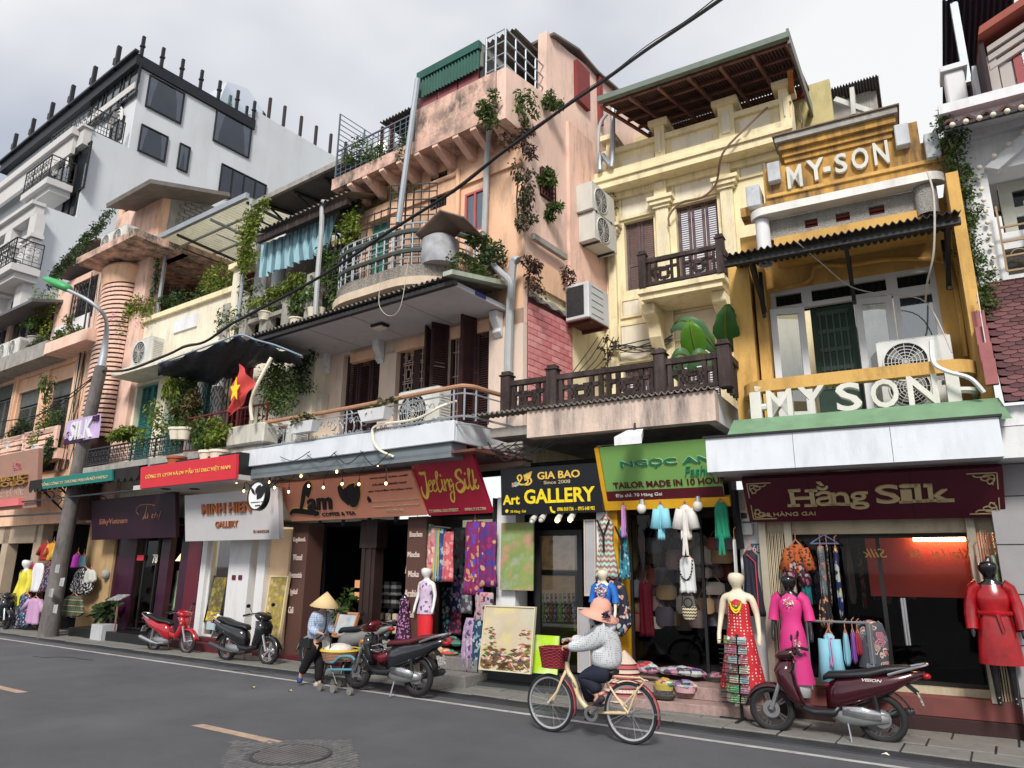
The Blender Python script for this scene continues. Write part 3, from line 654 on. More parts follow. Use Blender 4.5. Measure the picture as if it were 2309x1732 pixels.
zz=PK.at('E',800,1590,-.3)[1];n=34;st=(zt1-.5-zz)/n
for i in range(n+1):
 q=MB();z0=zz+i*st;N_=10;hh=st*.62 if i<n else .45
 rows_=[]
 for zz_,rr_ in((z0,R_-.06),(z0,R_),(z0+hh,R_),(z0+hh,R_-.06)):rows_.append([(uc-rr_*cos(pi*k_/N_),-.02-(rr_*.62)*sin(pi*k_/N_),zz_)for k_ in range(N_+1)])
 rows_.append(rows_[0]);q.grid(rows_);q.Bd('louvre_fin',PINK,t)
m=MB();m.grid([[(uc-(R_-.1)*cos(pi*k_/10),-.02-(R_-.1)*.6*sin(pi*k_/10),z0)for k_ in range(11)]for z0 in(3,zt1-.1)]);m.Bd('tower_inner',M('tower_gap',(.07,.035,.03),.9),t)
m=MB();m.grid([[(uc-rr_*cos(pi*k_/12),-.02-rr_*.62*sin(pi*k_/12),zt1-.1+dz_)for k_ in range(13)]for rr_,dz_ in((R_,-.4),(R_+.12,0),(R_+.12,.12),(R_,.22),(0,.22))]);m.Bd('tower_hood',ORANGE,t)
a=PK.at('E',592,245,-1.0);b=PK.at('E',1040,95,-1.0);zs0,zs1=PK.at('E',592,262,-1)[1],PK.at('E',592,212,-1)[1]
m=MB();m.box(a[0],b[0],-1.0,.6,zs0,zs1-.02);m.box(a[0]+.9,b[0]+.2,.4,5,zs0,zs1);m.Bd('penthouse_slab',PINKD,t)
u0=PK.at('A',905,1500,0)[0];u1=PK.at('A',1260,1320,0)[0];zq=PK.at('A',1230,1180,0)[1];gz0=PK.at('A',960,1510,0)[1];gz1=PK.at('A',960,1350,0)[1];gu0,gu1=PK.at('A',950,1400,0)[0],PK.at('A',1200,1300,0)[0]
m=MB();wall_holes(m,u0,u1,zs1,zq,0,.25,[(gu0,gu1,gz0,gz1)]);m.Bd('penthouse_wall',ORANGE,t)
for i in range(4):window(t,gu0+(gu1-gu0)*i/4,gu0+(gu1-gu0)*(i+1)/4,gz0,gz1,.1,BLACKM,1,1,.04,GLASS)
dS=PK.side('A',1720,1300,u1)[0];zS0=PK.side('A',1440,1450,u1)[1]
m=MB();m.box(u1-.2,u1,.25,dS,zs1,zq-.05);m.Bd('side_wall',GREYC,t)
BRG=M('grey_wash_brick',(.30,.29,.28),.9,var=.3,scale=5);BRR=M('red_wash_brick',(.40,.07,.06),.9,var=.3,scale=5);nb=MB();nb.box(0,.03,0,.30,0,.105);pb=None;r=random.Random(3)
for j in range(19):
 z0=zs1+.05+j*.125;y=.55+(j%2)*.16
 if z0>zq-.2:break
 while y<min(dS-.35,4.6):
  key=BRR if(y>1.6 and z0<zq-.75)else BRG
  q=MB();q.box(0,.03,0,.30,0,.105);ob=q.Bd('brick',key,t)if pb is None or key not in pb else pb[key].copy()
  if pb is None:pb={}
  if key in pb:COL.objects.link(ob)
  else:pb[key]=ob
  ob.location=Vector((u1,y,z0))-OFF[t.name]*1 if False else(Vector((u1+r.uniform(0,.008),y,z0))-OFF[t.name]);y+=.325
for key in list(pb):pb[key].data.transform(Matrix.Translation(OFF[t.name]))
a=PK.at('A',835,1260,-.9);b=PK.at('A',1175,1080,-.9);c=PK.side('A',1790,1225,b[0])
m=MB();zt3=b[1];m.add([(a[0],-.9,zt3-.15),(b[0],-.9,zt3-.15),(b[0],c[0],c[1]),(a[0],c[0],c[1])],[(0,1,2,3)]);m.Bd('penthouse_roof',M('asbestos_roof',(.20,.18,.165),.85,var=.25,dirt=.4),t,solid=.12)
aC('condenser with a blue sticker under the ivy on the penthouse ledge',PK,(PK.at('E',850,70,-.7)[0],-.75,zs1),.8,.55)
aC('old condenser on the penthouse ledge beside the glass windows',PK,(PK.at('E',930,30,-.7)[0]+.1,-.75,zs1),.8,.55)
for xx,yy in((40,975),(125,945)):aC('condenser sitting on the stained ledge, %s'%('half out of frame' if xx==40 else 'the one below the white window'),PK,(PK.at('E',xx,yy,-.6)[0],-.7,zt_+.1),.8,.55)
cB('ivy','dense ivy hanging over the corner of the salmon penthouse',PK,[(u0-.1,-.3,zq-.3),(u0-.3,-.6,zs1+.9),(u0-.9,-.9,zs1+.2),(u0-1.7,-1.0,zs1-.4)],.42,1600,LEAFD,.1)
c=PK.at('E',320,640,-.2)
pT('fern_plant','feathery potted plant on the loggia under the dark roof',PK,(c[0],-.2,c[1]),(.9,.3,.9),700,LEAFY,.1,9,droop=.3,pot=(.25,.3,GREYC))
for xx,yy,rr_,lb in((240,720,.5,'low shrub in a grey trough beside the loggia rail'),(290,880,.6,'wiry grey shrub drooping over the stained ledge'),(570,770,.5,'small herbs growing on the salmon ledge corner'),(460,810,.3,'little tuft of weeds next to the white panel')):
 c=PK.at('E',xx,yy,-.4);pT('ledge_plant',lb,PK,(c[0],-.4,c[1]),(rr_,.25,rr_*.45),380,LEAFD if rr_>.55 else LEAF,.09,5,droop=.4)
for xx,yy,rx,rz_,lb,mt in((130,1560,.42,.4,'round dark green bush in a balcony box below the middle shutters',LEAFD),(370,1490,.55,.75,'tall leafy climber standing before the right shutters of the salmon house',LEAF),(330,1590,.5,.35,'spiky plant spilling over the balcony parapet',LEAFY)):
 c=PK.at('E',xx,yy,-.3);pT('balcony_plant',lb,PK,(c[0],-.35,c[1]),(rx,.25,rz_),800,mt,.09,7,pot=(.2,.25,WHITE))
pT('hanging_fern','fern dangling in a hanging basket before the shutters',PK,(PK.at('E',350,1290,-.4)[0],-.4,PK.at('E',350,1290,0)[1]),(.3,.2,.55),260,LEAF,.1,4,droop=.8)
c=PK.at('W',610,900,-.5);cB('hanging_shrub','bushy green shrub hanging beside the brown cafe sign',PK,[(c[0],-.5,PK.at('W',630,770,-.5)[1]),(c[0],-.5,PK.at('W',560,1070,-.5)[1])],.26,700,LEAFD,.09,8)
for x0,x1,y0,y1 in((0,320,790,960),(330,700,700,880)):
 a,b,c,d=rect(PK,'W',x0,y0,x1,y1,-.45);q=MB();q.box(a,b,-.5,-.42,d-.16,d)
 for j in range(4):q.box(a+(.08 if j%2 else 0),b-(.4 if j%2 else .25),-.5,-.42,c+j*.17,c+j*.17+.11)
 q.box(b-.25,b,-.5,-.42,c,d-.16);q.box(a,b,-.4,0,c-.3,c);q.Bd('parapet',PINK,t)
def pipe(name,label,fr,pts,r=.05,mat=None):
 m=MB();P=[(*fr.at(k,x,y,d),d)for k,x,y,d in pts];P=[(p[0],p[2],p[1])for p in P];m.tu(sP(P,3),r,8);return solo(name,m,mat or PIPEW,label,'pipe',fr,P[-1],'drain pipes on the house fronts',smooth=True)
pipe('drain_pipe','cream drain pipe running down beside the louvred tower',PK,[('E',622,880,-.35),('E',640,950,-.1),('E',600,1250,-.1),('E',540,1500,-.1),('W',700,1180,-.1)],.075,M('cream_pipe',(.6,.5,.36),.6))
r=random.Random(12)
for i in range(9):
 x0=640+r.uniform(-10,140);a=PK.at('E',x0+60,330+r.uniform(-10,60),-.15);b=PK.at('E',x0+r.uniform(-10,25),800,-.2);c=PK.at('E',x0-60,1200,-.2);d=PK.at('W',700+i*28,1150,-.25)
 cA('wall_cable',ORD[i]+' dangling cable from the left on the salmon wall beside the louvred tower',[(a[0],-.12,a[1]),(b[0],-.2,b[1]),(c[0],-.2,c[1]),(d[0],-.25,d[1])],.012,WIRE if i%3 else WIREW,PK,group='dangling cables on the salmon wall',n=4,sm=4)
bd=BO(PK,('W',820,560),('W',1250,455),('W',1245,745),('W',825,835),-.9,-.9)
t=T('banner','lilac cloth banner with a house icon and number 80 tied behind the lamp post','banner',PK,tuple(bd.pt(bd.w/2,0)))
m=MB();m.grid([[bd.pt(bd.w*i/8,bd.h*j/3,.02*sin(i*1.3+j))for i in range(9)]for j in range(4)]);m.Bd('cloth',M('lilac_cloth',(.50,.38,.62),.7,var=.15),t,smooth=True)
bk=M('print_dark_violet',(.07,.03,.09),.7);wR(bd,t,'SILK',WHITE,'W',912,570,1150,750,.05,bold=.03);wR(bd,t,'SALE',bk,'W',1180,490,1240,540,.05);wR(bd,t,'80 HANG GAI HA NOI',bk,'W',830,775,1020,815,.05)
m=MB();a=bd.hit('W',835,780);b=bd.hit('W',892,680);bd.poly(m,[a,(b[0],a[1]),(b[0],a[1]+(b[1]-a[1])*.7),((a[0]+b[0])/2,b[1]),(a[0],a[1]+(b[1]-a[1])*.7)],.03,.05);o=m.Bd('house_icon',bk,t);wR(bd,o,'80',M('lilac_cloth',(0,0,0)),'W',843,715,885,770,.055)
# ---------------------------------------------------------------- brown cafe sign at far left
bd=BO(PK,('I',-60,170),('I',325,95),('I',235,550),('I',-60,570),-1.0,-.8)
t=T('cafe_sign','large tan sign board with bulbous gold letters at the left edge','sign',PK,tuple(bd.pt(bd.w/2,0)))
m=MB();bd.panel(m,.12);m.Bd('panel',M('tan_sign',(.36,.20,.15),.6,var=.12),t)
g=M('gold_letters',(.45,.26,.06),.35,metal=.5);a=bd.hit('I',-10,400);b=bd.hit('I',215,290);r=random.Random(9)
for i in range(2):
 m=MB();text_on(m,bd,('SOLO' if i else 'RUSTIC'),a[0],a[1]+(b[1]-a[1])*(.52*(1-i)),b[0],a[1]+(b[1]-a[1])*(.45+.52*(1-i)),.0,.09,bold=.05);m.Bd('lettering',g,t,kind='stuff')
wR(bd,t,'COFFEE · TEA · WINE',M('tan_print',(.5,.36,.3)),'I',-60,418,175,452);m=MB();a=bd.hit('I',-20,545);b=bd.hit('I',175,475);bd.slab(m,a[0],a[1],b[0],b[1],0,.12);m.Bd('light_box',M('coral_box',(.55,.13,.13),.5,emit=.15),t)
m=MB();a=bd.hit('I',95,270);b=bd.hit('I',165,195);text_on(m,bd,'le',a[0]+.0,a[1]+(b[1]-a[1])*.5,b[0]-.1,b[1],.0,.02);text_on(m,bd,'café',a[0]+.05,a[1],b[0],a[1]+(b[1]-a[1])*.45,.0,.02);m.Bd('small_script',M('pink_letters',(.5,.16,.18)),t,kind='stuff')
# ---------------------------------------------------------------- low cream house (shops 76 and 78)
LF=Fr(-13.5,9.9,-1)
t=T('cream_house','low cream house with a plain parapet, roof garden pergola and planted balcony','building',LF,(-4,0,0));LT=t
zl1=LF.at('E',1640,878,-.7)[1];zl0=LF.at('E',1640,900,-.7)[1];ua=LF.at('E',1000,1000,0)[0];ub=LF.at('E',1850,800,0)[0];zpt=LF.at('E',1690,530,0)[1]
ua2=LF.at('E',1040,780,0)[0]
m=MB();m.box(ua2,ub,0,.25,zl0,zpt);m.box(ub-.3,ub,-.1,0,zl1,zpt+.55);m.Bd('parapet',PALE,t)
m=MB();m.box(ua2-.1,ub-.31,-.1,.35,zpt,zpt+.14);m.box(ub-.4,ub+.1,-.2,.35,zpt+.56,zpt+.7);m.Bd('coping',CREAM,t)
m=MB();a,b,c,d=rect(LF,'E',1365,700,1530,745,-.03);m.box(a,b,-.05,0,c,d);m.Bd('name_panel',WHITE,t)
ul=LF.at('E',870,1110,-.75)[0];ur=LF.at('E',1750,860,-.75)[0]
m=MB();m.box(ul,ur,-.75,0,zl0-.1,zl1-.02);m.Bd('ledge',PALE,t)
hs=[rect(LF,'E',1075,1215,1175,1640,0),rect(LF,'E',1305,1185,1425,1640,0),rect(LF,'E',1490,1150,1600,1640,0),rect(LF,'E',1780,1020,1920,1640,0)]
zfl=LF.at('I',900,225,-.8)[1]
hs=[(a,b,zfl+.02,d)for a,b,c,d in hs];uw0=LF.at('E',960,1300,0)[0];uw1=LF.at('F',500,1300,0)[0]
m=MB();wall_holes(m,uw0,uw1,zfl-.7,zl0-.11,.0,.35,hs);m.Bd('wall',PALE,t)
TEAL=M('teal_shutter',(.03,.20,.19),.6,var=.3,scale=5);RED=M('oxblood_shutter',(.13,.02,.02),.6,var=.3)
for i,h in enumerate(hs):
 mt=TEAL if i<3 else RED;mid=(h[0]+h[1])/2;sH(t,h[0],mid-.01,h[2],h[3],.15,mt);sH(t,mid+.01,h[1],h[2],h[3],.15,mt)
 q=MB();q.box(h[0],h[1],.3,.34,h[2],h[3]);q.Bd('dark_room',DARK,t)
q=MB();h=hs[1]
for i in range(5):
 for j in range(9):q.la([(.1,-.01),(.125,.01)],8,(h[0]+(h[1]-h[0])*(i+.5)/5,.06,h[2]+(h[3]-h[2])*(j+.5)/9),1)
q.Bd('lattice_grille',TEAL,t,kind='stuff')
q=MB();a,b,c,d=rect(LF,'E',1470,1180,1745,1530,-.35)
for i in range(10):
 for j in range(7):
  cx,cz=a+(b-a)*(i+.5)/10,c+(d-c)*(j+.5)/7;s=(b-a)/20;P=[(cx-s,-.35,cz),(cx,-.35,cz+s*1.5),(cx+s,-.35,cz),(cx,-.35,cz-s*1.5),(cx-s,-.35,cz)]
  if(i+j)%2==0:q.tu(P,.01,4,False)
q.tu([(a,-.35,c),(a,-.35,d),(b,-.35,d),(b,-.35,c),(a,-.35,c)],.018,4);q.Bd('diamond_trellis',IRON,t,kind='stuff')
for x0,x1 in((1490,1585),(1660,1730)):
 a,b,c,d=rect(LF,'E',x0,1190,x1,1530,-.1);q=MB();q.la([(.16,zfl),(.14,zl0-.12)],12,((a+b)/2,-.12,0));q.Bd('column',WHITE,t,smooth=True)
ub0=LF.at('I',640,240,-.95)[0];ub1=LF.at('F',130,1600,-.95)[0]
m=MB();m.box(ub0,ub1,-1.0,0,zfl-.22,zfl);m.Bd('balcony_slab',GREYC,t)
rL(t,(ub0+.05,-.95,zfl),(LF.at('I',1350,120,-.95)[0],-.95,zfl),LF.at('I',900,75,-.95)[1]-zfl,IRON,5,24,.018,'scroll')
rL(t,(LF.at('I',1360,120,-.95)[0],-.95,zfl),(ub1,-.95,zfl),.8,RED,4,20,.014,'bars')
zp2=LF.at('E',1200,180,2.6)[1]
m=MB();m.box(ua2-.1,ub+1.0,2.6,2.8,zpt-.3,LF.at("Y",332,545,-.2)[1]-.2);m.Bd('terrace_wall',M('peach_wall',(.62,.48,.36),.85,var=.12,dirt=.4),t)
m=MB();m.box(uw0,ub,.36,2.59,zpt-.4,zpt-.3);m.box(ua2,ub,.4,6,3.0,zl0-.3);m.Bd('terrace_floor',GREYC,t)
A_=LF.at('Y',332,545,-.2);B_=LF.at('Y',551,453,-.2);zc=LF.at('Y',540,607,2.55)[1];zc2=LF.at('Y',655,492,2.0)
tp=T('pergola','steel framed pergola with translucent cream corrugated sheets over the roof garden','pergola',LF,((A_[0]+B_[0])/2,1,zpt))
zf0=(A_[1]+B_[1])/2;bk=LF.flat('Y',540,608,zf0-.35);ua3,ub3=A_[0],B_[0]+.15
m=MB();corr(m,(ua3,-.2,zf0),(ub3,-.2,zf0),(ub3+.2,3.2,zf0-.1),(ua3+.2,3.2,zf0-.1),34,.02);m.Bd('roof_sheet',M('translucent_sheet',(.70,.66,.50),.6,trans=.6,var=.2,scale=1,dirt=.5,dirtcol=(.3,.27,.2),bump=0),tp)
m=MB();m.box(ua3-.05,ub3+.05,-.3,-.2,zf0-.09,zf0+.06);m.Bd('front_beam',GALV,tp)
for i in range(4):
 y=.35+i*.85;q=MB();q.bar((ua3,y,zf0-.1),(ub3+.1,y,zf0-.1),.05);q.Bd('purlin',GALV,tp)
for i in range(4):
 uu=ua3+(ub3-ua3)*(i+.02)/3.04;q=MB();q.bar((uu,-.2,zf0-.16),(uu,3.1,zf0-.3),.06);q.bar((uu,0,zf0-.5),(uu,3.1,zf0-.5),.035);q.Bd('rafter',IRON if i%2 else GALV,tp)
for k,x,y,y2 in(('E',1235,170,600),('E',1285,220,600),('A',1950,1370,1800)):
 p=LF.at(k,x,y,.1 if k=='E' else-.15);q=MB();q.tu([(p[0],.1 if k=='E' else-.15,zpt+(0 if k=='E' else-1.0)),(p[0],.1 if k=='E' else-.15,zf0-.1)],.045,8);q.Bd('post',GALV,tp)
def pe(fr,k,x,y,d):q=fr.at(k,x,y,d);return(q[0],d,q[1])
cB('grape_vine','long vine climbing over the pergola front edge and terrace wall',LF,[pe(LF,'E',1030,190,-.1),pe(LF,'E',1160,170,0),pe(LF,'E',1200,300,.1),pe(LF,'E',1180,480,.1),pe(LF,'E',1090,560,-.1)],.42,1500,LEAF,.1,21)
cB('flowering_vine','pink flowering vine hanging down the corner of the louvred tower',LF,[pe(LF,'E',1180,600,-.1),pe(LF,'E',1000,600,-.2),pe(LF,'E',920,680,-.3),pe(LF,'E',880,860,-.3)],.45,1300,LEAFY,.09,22)
m=MB();
for xx,yy in((890,670),(860,690),(1140,550),(1070,580),(850,790),(880,650),(1130,690),(1075,735)):
 c=pe(LF,'E',xx,yy,-.55);lS(m,c,(.09,.05,.09),14,.05,0,xx)
m.Bd('blossoms',M('pink_blossom',(.7,.16,.36),.6,var=.2),bpy.data.objects['flowering_vine'],kind='stuff')
cB('grape_vine','reddish vine trailing along the terrace wall beneath the pergola',LF,[pe(LF,'E',1330,260,2.3),pe(LF,'E',1310,380,2.0),pe(LF,'E',1450,460,2.0),pe(LF,'E',1500,560,1.5)],.45,900,M('leaf_redgreen',(.13,.09,.04),.6,island=.8,trans=.2),.11,23)
cB('grape_vine','bright vine drooping from the pergola back beam with string lights',LF,[pe(LF,'E',1180,140,1.2),pe(LF,'E',1400,200,1.6),pe(LF,'E',1600,240,1.8)],.22,500,LEAF,.09,24)
cB('post_creeper','yellow green creeper wrapped around the tall pergola corner post',LF,[pe(LF,'A',2000,1340,-.2),pe(LF,'A',1960,1450,-.25),pe(LF,'E',1930,60,-.25),pe(LF,'E',1920,280,-.25)],.38,1500,LEAFY,.11,25)
for xx,yy,rx,rz_,mt,lb in((1230,620,.9,.4,LEAF,'dense low greenery behind the cream parapet near the tower'),(1440,580,.7,.28,LEAFD,'dark trailing bush behind the middle of the cream parapet'),(1720,420,.6,.75,LEAFY,'airy bamboo like shrub at the right end of the terrace'),(1600,500,.5,.45,LEAF,'small soft shrub leaning over the cream parapet'),(1820,740,.75,.6,LEAF,'wide round bush growing beside the grey corner pipe')):
 c=pe(LF,'E',xx,yy,.5 if xx<1800 else-.1);pT('terrace_plant',lb,LF,c,(rx,.4,rz_),800,mt,.1,8,droop=.3)
aC('white condenser with a round grille on the cream ledge below the flower vine',LF,(LF.at('E',1075,1030,-.7)[0],-.65,zl1),1.0,.72)
for xx,yy,rx,rz_,mt,lb in((1340,1430,.75,.55,LEAFY,'wide bright shrub on the iron balcony below the teal grille'),(1450,1400,.45,.6,LEAF,'upright leafy pot plant in front of the white column'),(1400,1200,.4,.5,LEAFY,'palm with thin fronds under the dark tarpaulin'),(960,1590,.3,.15,LEAFY,'pale succulent at the left end of the iron balcony'),(1450,1330,.3,.3,M('leaf_bronze',(.12,.10,.05),.6,island=.6),'bronze leaved plant above the hanging pots'),(1560,1620,.8,.3,LEAF,'feathery greenery spilling over the red company sign'),(1720,1590,.5,.28,LEAFY,'light green shrub left of the white box')):
 c=pe(LF,'E',xx,yy,-.8 if yy<1580 else-1.0);pT('balcony_plant',lb,LF,c,(rx,.25,rz_),900,mt,.1,9,droop=.35 if 'palm' not in lb else 1.0)
for xx in(1375,1440):
 c=pe(LF,'E',xx,1590,-1.1);m=MB();m.la([(0,-.12),(.12,-.12),(.17,.1),(.19,.1),(.19,.15),(.15,.15)],14,c);solo('flower_pot',m,CREAMP,'white ribbed flower pot on the iron rail, the %s one of the pair'%('left' if xx<1400 else 'right'),'flower pot',LF,c,'white pots on the iron rail',smooth=True)
for xx,yy in((1320,210),(1560,170),(1640,165)):
 c=pe(LF,'I',xx,yy,-1.15);m=MB();m.la([(0,-.1),(.15,-.1),(.2,.08),(.22,.08),(.22,.13),(.18,.13)],14,c);solo('flower_pot',m,M('terracotta',(.35,.10,.05),.8)if xx<1400 else CREAMP,'terracotta pot above the left end of the red sign' if xx<1400 else 'white tub behind the red sign, %s'%('left of two' if xx<1600 else 'right of two'),'flower pot',LF,c,smooth=True)
m=MB();P=lambda k,x,y,d:Vector(pe(LF,k,x,y,d))
row0=[P('E',1235,1045,-1.5),P('E',1450,970,-1.5),P('E',1700,880,-1.5),P('E',1870,825,-1.4),P('E',2000,865,-1.3),P('F',210,905,-1.2),P('F',420,990,-.9)]
row2=[P('E',1240,1100,-1.3),P('E',1450,1160,-.6),P('E',1650,1190,-.3),P('E',1800,1130,-.2),P('F',60,1040,-.2),P('F',250,1010,-.2),P('F',430,1010,-.2)]
rows=[]
def spl(pts,n):return[Vector(v)for v in sP([tuple(p)for p in pts],n)]
s0,s2=spl(row0,5),spl(row2,5);r=random.Random(8)
for j in range(9):
 f=j/8;rows.append([a.lerp(b,f)+Vector((0,0,-.12*sin(pi*f)+.05*sin(i*1.4+j*1.1)+r.uniform(-.025,.025)))for i,(a,b)in enumerate(zip(s0,s2))])
m.grid(rows);solo('tarpaulin',m,M('navy_tarpaulin',(.012,.014,.028),.45,spec=.6,var=.5,scale=4,bump=.3,bs=12),'dark navy tarpaulin stretched over the planted balcony','tarpaulin',LF,tuple(row2[3]),smooth='all',solid=.012)
m=MB();m.tu([v+Vector((0,0,.03))for v in s0],.02,5);solo('tarpaulin_rope',m,M('pale_blue_hem',(.25,.33,.42),.7),'pale blue hem rope along the front edge of the tarpaulin','rope',LF,tuple(row0[0]))
fp=[P('F',30,1480,-1.3),P('F',20,1350,-1.35),P('F',70,1200,-1.4),P('F',180,990,-1.3)]
t=T('flag','red flag with a yellow star on a bent white pole under the tarpaulin','flag',LF,tuple(fp[0]));m=MB();m.tu(spl(fp,6),.035,8);m.Bd('flag_pole',CREAMP,t,smooth=True)
a,b,c,d=P('E',1862,1035,-1.45),P('E',2000,1200,-1.4),P('E',1800,1450,-1.4),P('E',1775,1390,-1.5)
rows=[[a.lerp(b,i/10).lerp(d.lerp(c,i/10),j/12)+Vector((0,.05*sin(i*.9+j*.7),0))for i in range(11)]for j in range(13)]
m=MB();m.grid(rows);cl=m.Bd('flag_cloth',M('flag_red',(.75,.10,.09),.7,var=.1,trans=.3),t,smooth='all')
m=MB();cc=P('E',1850,1245,-1.5);st=[]
for i in range(10):R_=.2 if i%2==0 else .085;an=pi/2+i*pi/5;st.append((cc.x+R_*cos(an)*.9,cc.z+R_*sin(an)*1.35))
m.pZ(st,1,cc.y-.06,cc.y-.05);m.Bd('star',M('flag_yellow',(.85,.60,.03),.7),cl)
cB('balcony_vine','tangled vines climbing the wall between the tarpaulin and the white canopy',LF,[P('F',240,1000,-.3),P('F',180,1150,-.5),P('F',300,1280,-.4),P('F',150,1400,-.6)],.55,1700,LEAF,.09,31)
cB('balcony_vine','darker creeper hanging from the tarpaulin frame at the drain pipe',LF,[P('F',470,960,-.2),P('F',380,1080,-.2),P('F',420,1250,-.2)],.3,700,LEAFD,.08,32)
m=MB();u0,z0=LF.at('F',-60,1659,-1.0);c=P('E',1900,1640,-1.1);a,b,z0,z1=rect(LF,'E',1768,1535,2040,1650,-1.1)
m.box(a,b,-1.1,-.7,z0,z1);solo('white_box',m,M('worn_cooler',(.55,.54,.48),.6,dirt=.7,dirtcol=(.2,.18,.14)),'worn white box wrapped in twigs at the end of the planted balcony','box',LF,(a,-1.0,z0),bevel=.04)
# ---------------------------------------------------------------- old house with the blue curtain
OL=Fr(-11.5,10.1,-2)
t=T('old_grey_house','decayed narrow house with round columns and a striped blue curtain above the white canopy','building',OL,(-1,0,0))
zb=OL.at('F',60,700,0)[1]-.4;zt_=OL.at('B',640,1480,-.2)[1];a0=OL.at('F',-60,500,0)[0];a1=OL.at('F',700,300,0)[0]
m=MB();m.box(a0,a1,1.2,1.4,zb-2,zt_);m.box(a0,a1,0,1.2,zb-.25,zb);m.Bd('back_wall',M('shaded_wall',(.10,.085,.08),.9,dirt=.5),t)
m=MB();m.box(a0-.2,a0,0,1.2,zb,zt_);m.Bd('side_wall',GREYC,t)
for xx,mt in((85,WHITE),(222,WHITE),(560,GREYC)):
 u=OL.at('F',xx,500,.1)[0];q=MB();q.la([(.21,zb+.5),(.21,zb+.62),(.17,zb+.66),(.155,zt_-.3),(.2,zt_-.25),(.2,zt_)],14,(u,.1,0));q.Bd('column',mt,t,smooth=True)
for i,dz in enumerate((.12,.36,.62)):
 q=MB();q.box(a0,a1-.3,-.42+.02*i,-.3,zb+dz,zb+dz+.1);q.Bd('parapet_rail',GREYC,t)
for i in range(5):u=a0+(a1-a0-.5)*i/4;q=MB();q.box(u,u+.28,-.45,-.2,zb-.2,zb+.85);q.Bd('parapet_pier',GREYC,t)
e0=OL.at('B',100,1640,-.9);e1=OL.at('B',700,1395,-.9);zz=(e0[1]+e1[1])/2
m=MB();corr(m,(e0[0]-.3,-.9,zz),(e1[0]+.3,-.9,zz),(e1[0]+.3,1.4,zz+.9),(e0[0]-.3,1.4,zz+.9),22,.03);m.Bd('roof_sheet',ROOFC,t)
m=MB();m.box(e0[0]-.3,e1[0]+.2,-.8,-.7,zz-.22,zz-.05);m.Bd('eave_beam',DWOOD,t)
c0,c1,c2,c3=[Vector(pe(OL,k,x,y,-.5))for k,x,y in(('F',102,112),('B',690,1530),('F',610,165),('F',82,365))]
rows=[];
for j in range(8):rows.append([c0.lerp(c1,i/60).lerp(c3.lerp(c2,i/60),j/7)+Vector((0,.05*sin(i*1.1)*(j/7+.3),.03*sin(i*.8)*(j/7)))for i in range(61)])
m=MB();m.grid(rows);solo('striped_curtain',m,M('blue_striped_cloth',(.36,.60,.68),.8,var=.1,pat='stripe',pc=[(.16,.27,.33)],ps=7,trans=.2),'faded light blue striped curtain hanging under the eave of the old house','curtain',OL,tuple(c0),smooth='all')
for i in range(5):
 for j in range(9):
  q=MB();p=OL.at('F',2,300,.0);q.box(p[0]-.35+i*.14,p[0]-.25+i*.14,-.06,.0,p[1]-1.9+j*.2,p[1]-1.77+j*.2)
  if i+j==0:bb=q.Bd('brick',M('dark_red_brick',(.16,.03,.025),.9),t)
  else:ob=bb.copy();ob.location=(i*.14,0,j*.2);COL.objects.link(ob)
for xx,yy,rx,rz_,mt,lb in((140,540,.5,.32,LEAFY,'grassy plant between the two white columns'),(370,420,.45,.35,LEAFY,'yellow green spiky plant below the blue curtain'),(390,540,.4,.45,LEAF,'dark leafy plant on the stained parapet of the old house'),(640,260,.45,.5,LEAF,'lush fern beside the curved balcony'),(690,470,.35,.8,LEAF,'long trailing greenery between curved balcony and curtain')):
 c=pe(OL,'F',xx,yy,-.45);pT('parapet_plant',lb,OL,c,(rx,.22,rz_),800,mt,.1,8,droop=.6,pot=(.16,.2,CREAMP)if yy==540 else None)
for xx in(500,560):
 c=pe(OL,'F',xx,640,-.6);m=MB();m.la([(0,-.1),(.08,-.1),(.11,.06),(.12,.1),(.08,.1)],10,c);solo('flower_pot',m,CREAMP,'tiny white pot on the canopy edge, %s of the grey pipe'%('left' if xx==500 else 'right'),'flower pot',OL,c,smooth=True)
pipe('drain_pipe','grey pipe with a bent top standing before the blue curtain',OL,[('B',600,1440,-.8),('B',578,1450,-.8),('B',570,1659,-.8),('F',545,300,-.8),('F',522,660,-.8)],.055)
p0=OL.at('B',50,1435,-.4);p1=OL.at('B',800,1105,-.4);zz=(p0[1]+p1[1])/2;bk_=OL.flat('B',330,1535,zz+.3)[1]
t=T('trussed_roof','open steel trussed tin roof behind the blue curtain house','roof',OL,((p0[0]+p1[0])/2,1,zz-1))
m=MB();corr(m,(p0[0],-.4,zz),(p1[0],-.4,zz),(p1[0]+.6,4,zz+.25),(p0[0]+.6,4,zz+.25),40,.025);m.Bd('roof_sheet',M('grey_tin',(.22,.20,.19),.7,var=.2,dirt=.4),t)
m=MB();m.box(p0[0],p1[0],-.46,-.38,zz-.08,zz+.05);m.Bd('edge_trim',GREYC,t)
for i in range(4):
 u=p0[0]+.4+(p1[0]-p0[0])*i/3.3;q=MB();q.bar((u,-.3,zz-.1),(u+.3,4,zz+.1),.06);q.bar((u,-.2,zz-.15),(u,2.0,zz-1.1),.04);q.bar((u,2.0,zz-1.1),(u+.2,4,zz),.04);q.bar((u,2,zz-1.1),(u,2,zz),.04);q.Bd('truss',IRON,t)
for i in range(3):q=MB();q.bar((p0[0],.6+i*1.2,zz-.06),(p1[0],.6+i*1.2,zz-.06),.05);q.Bd('purlin',IRON,t)
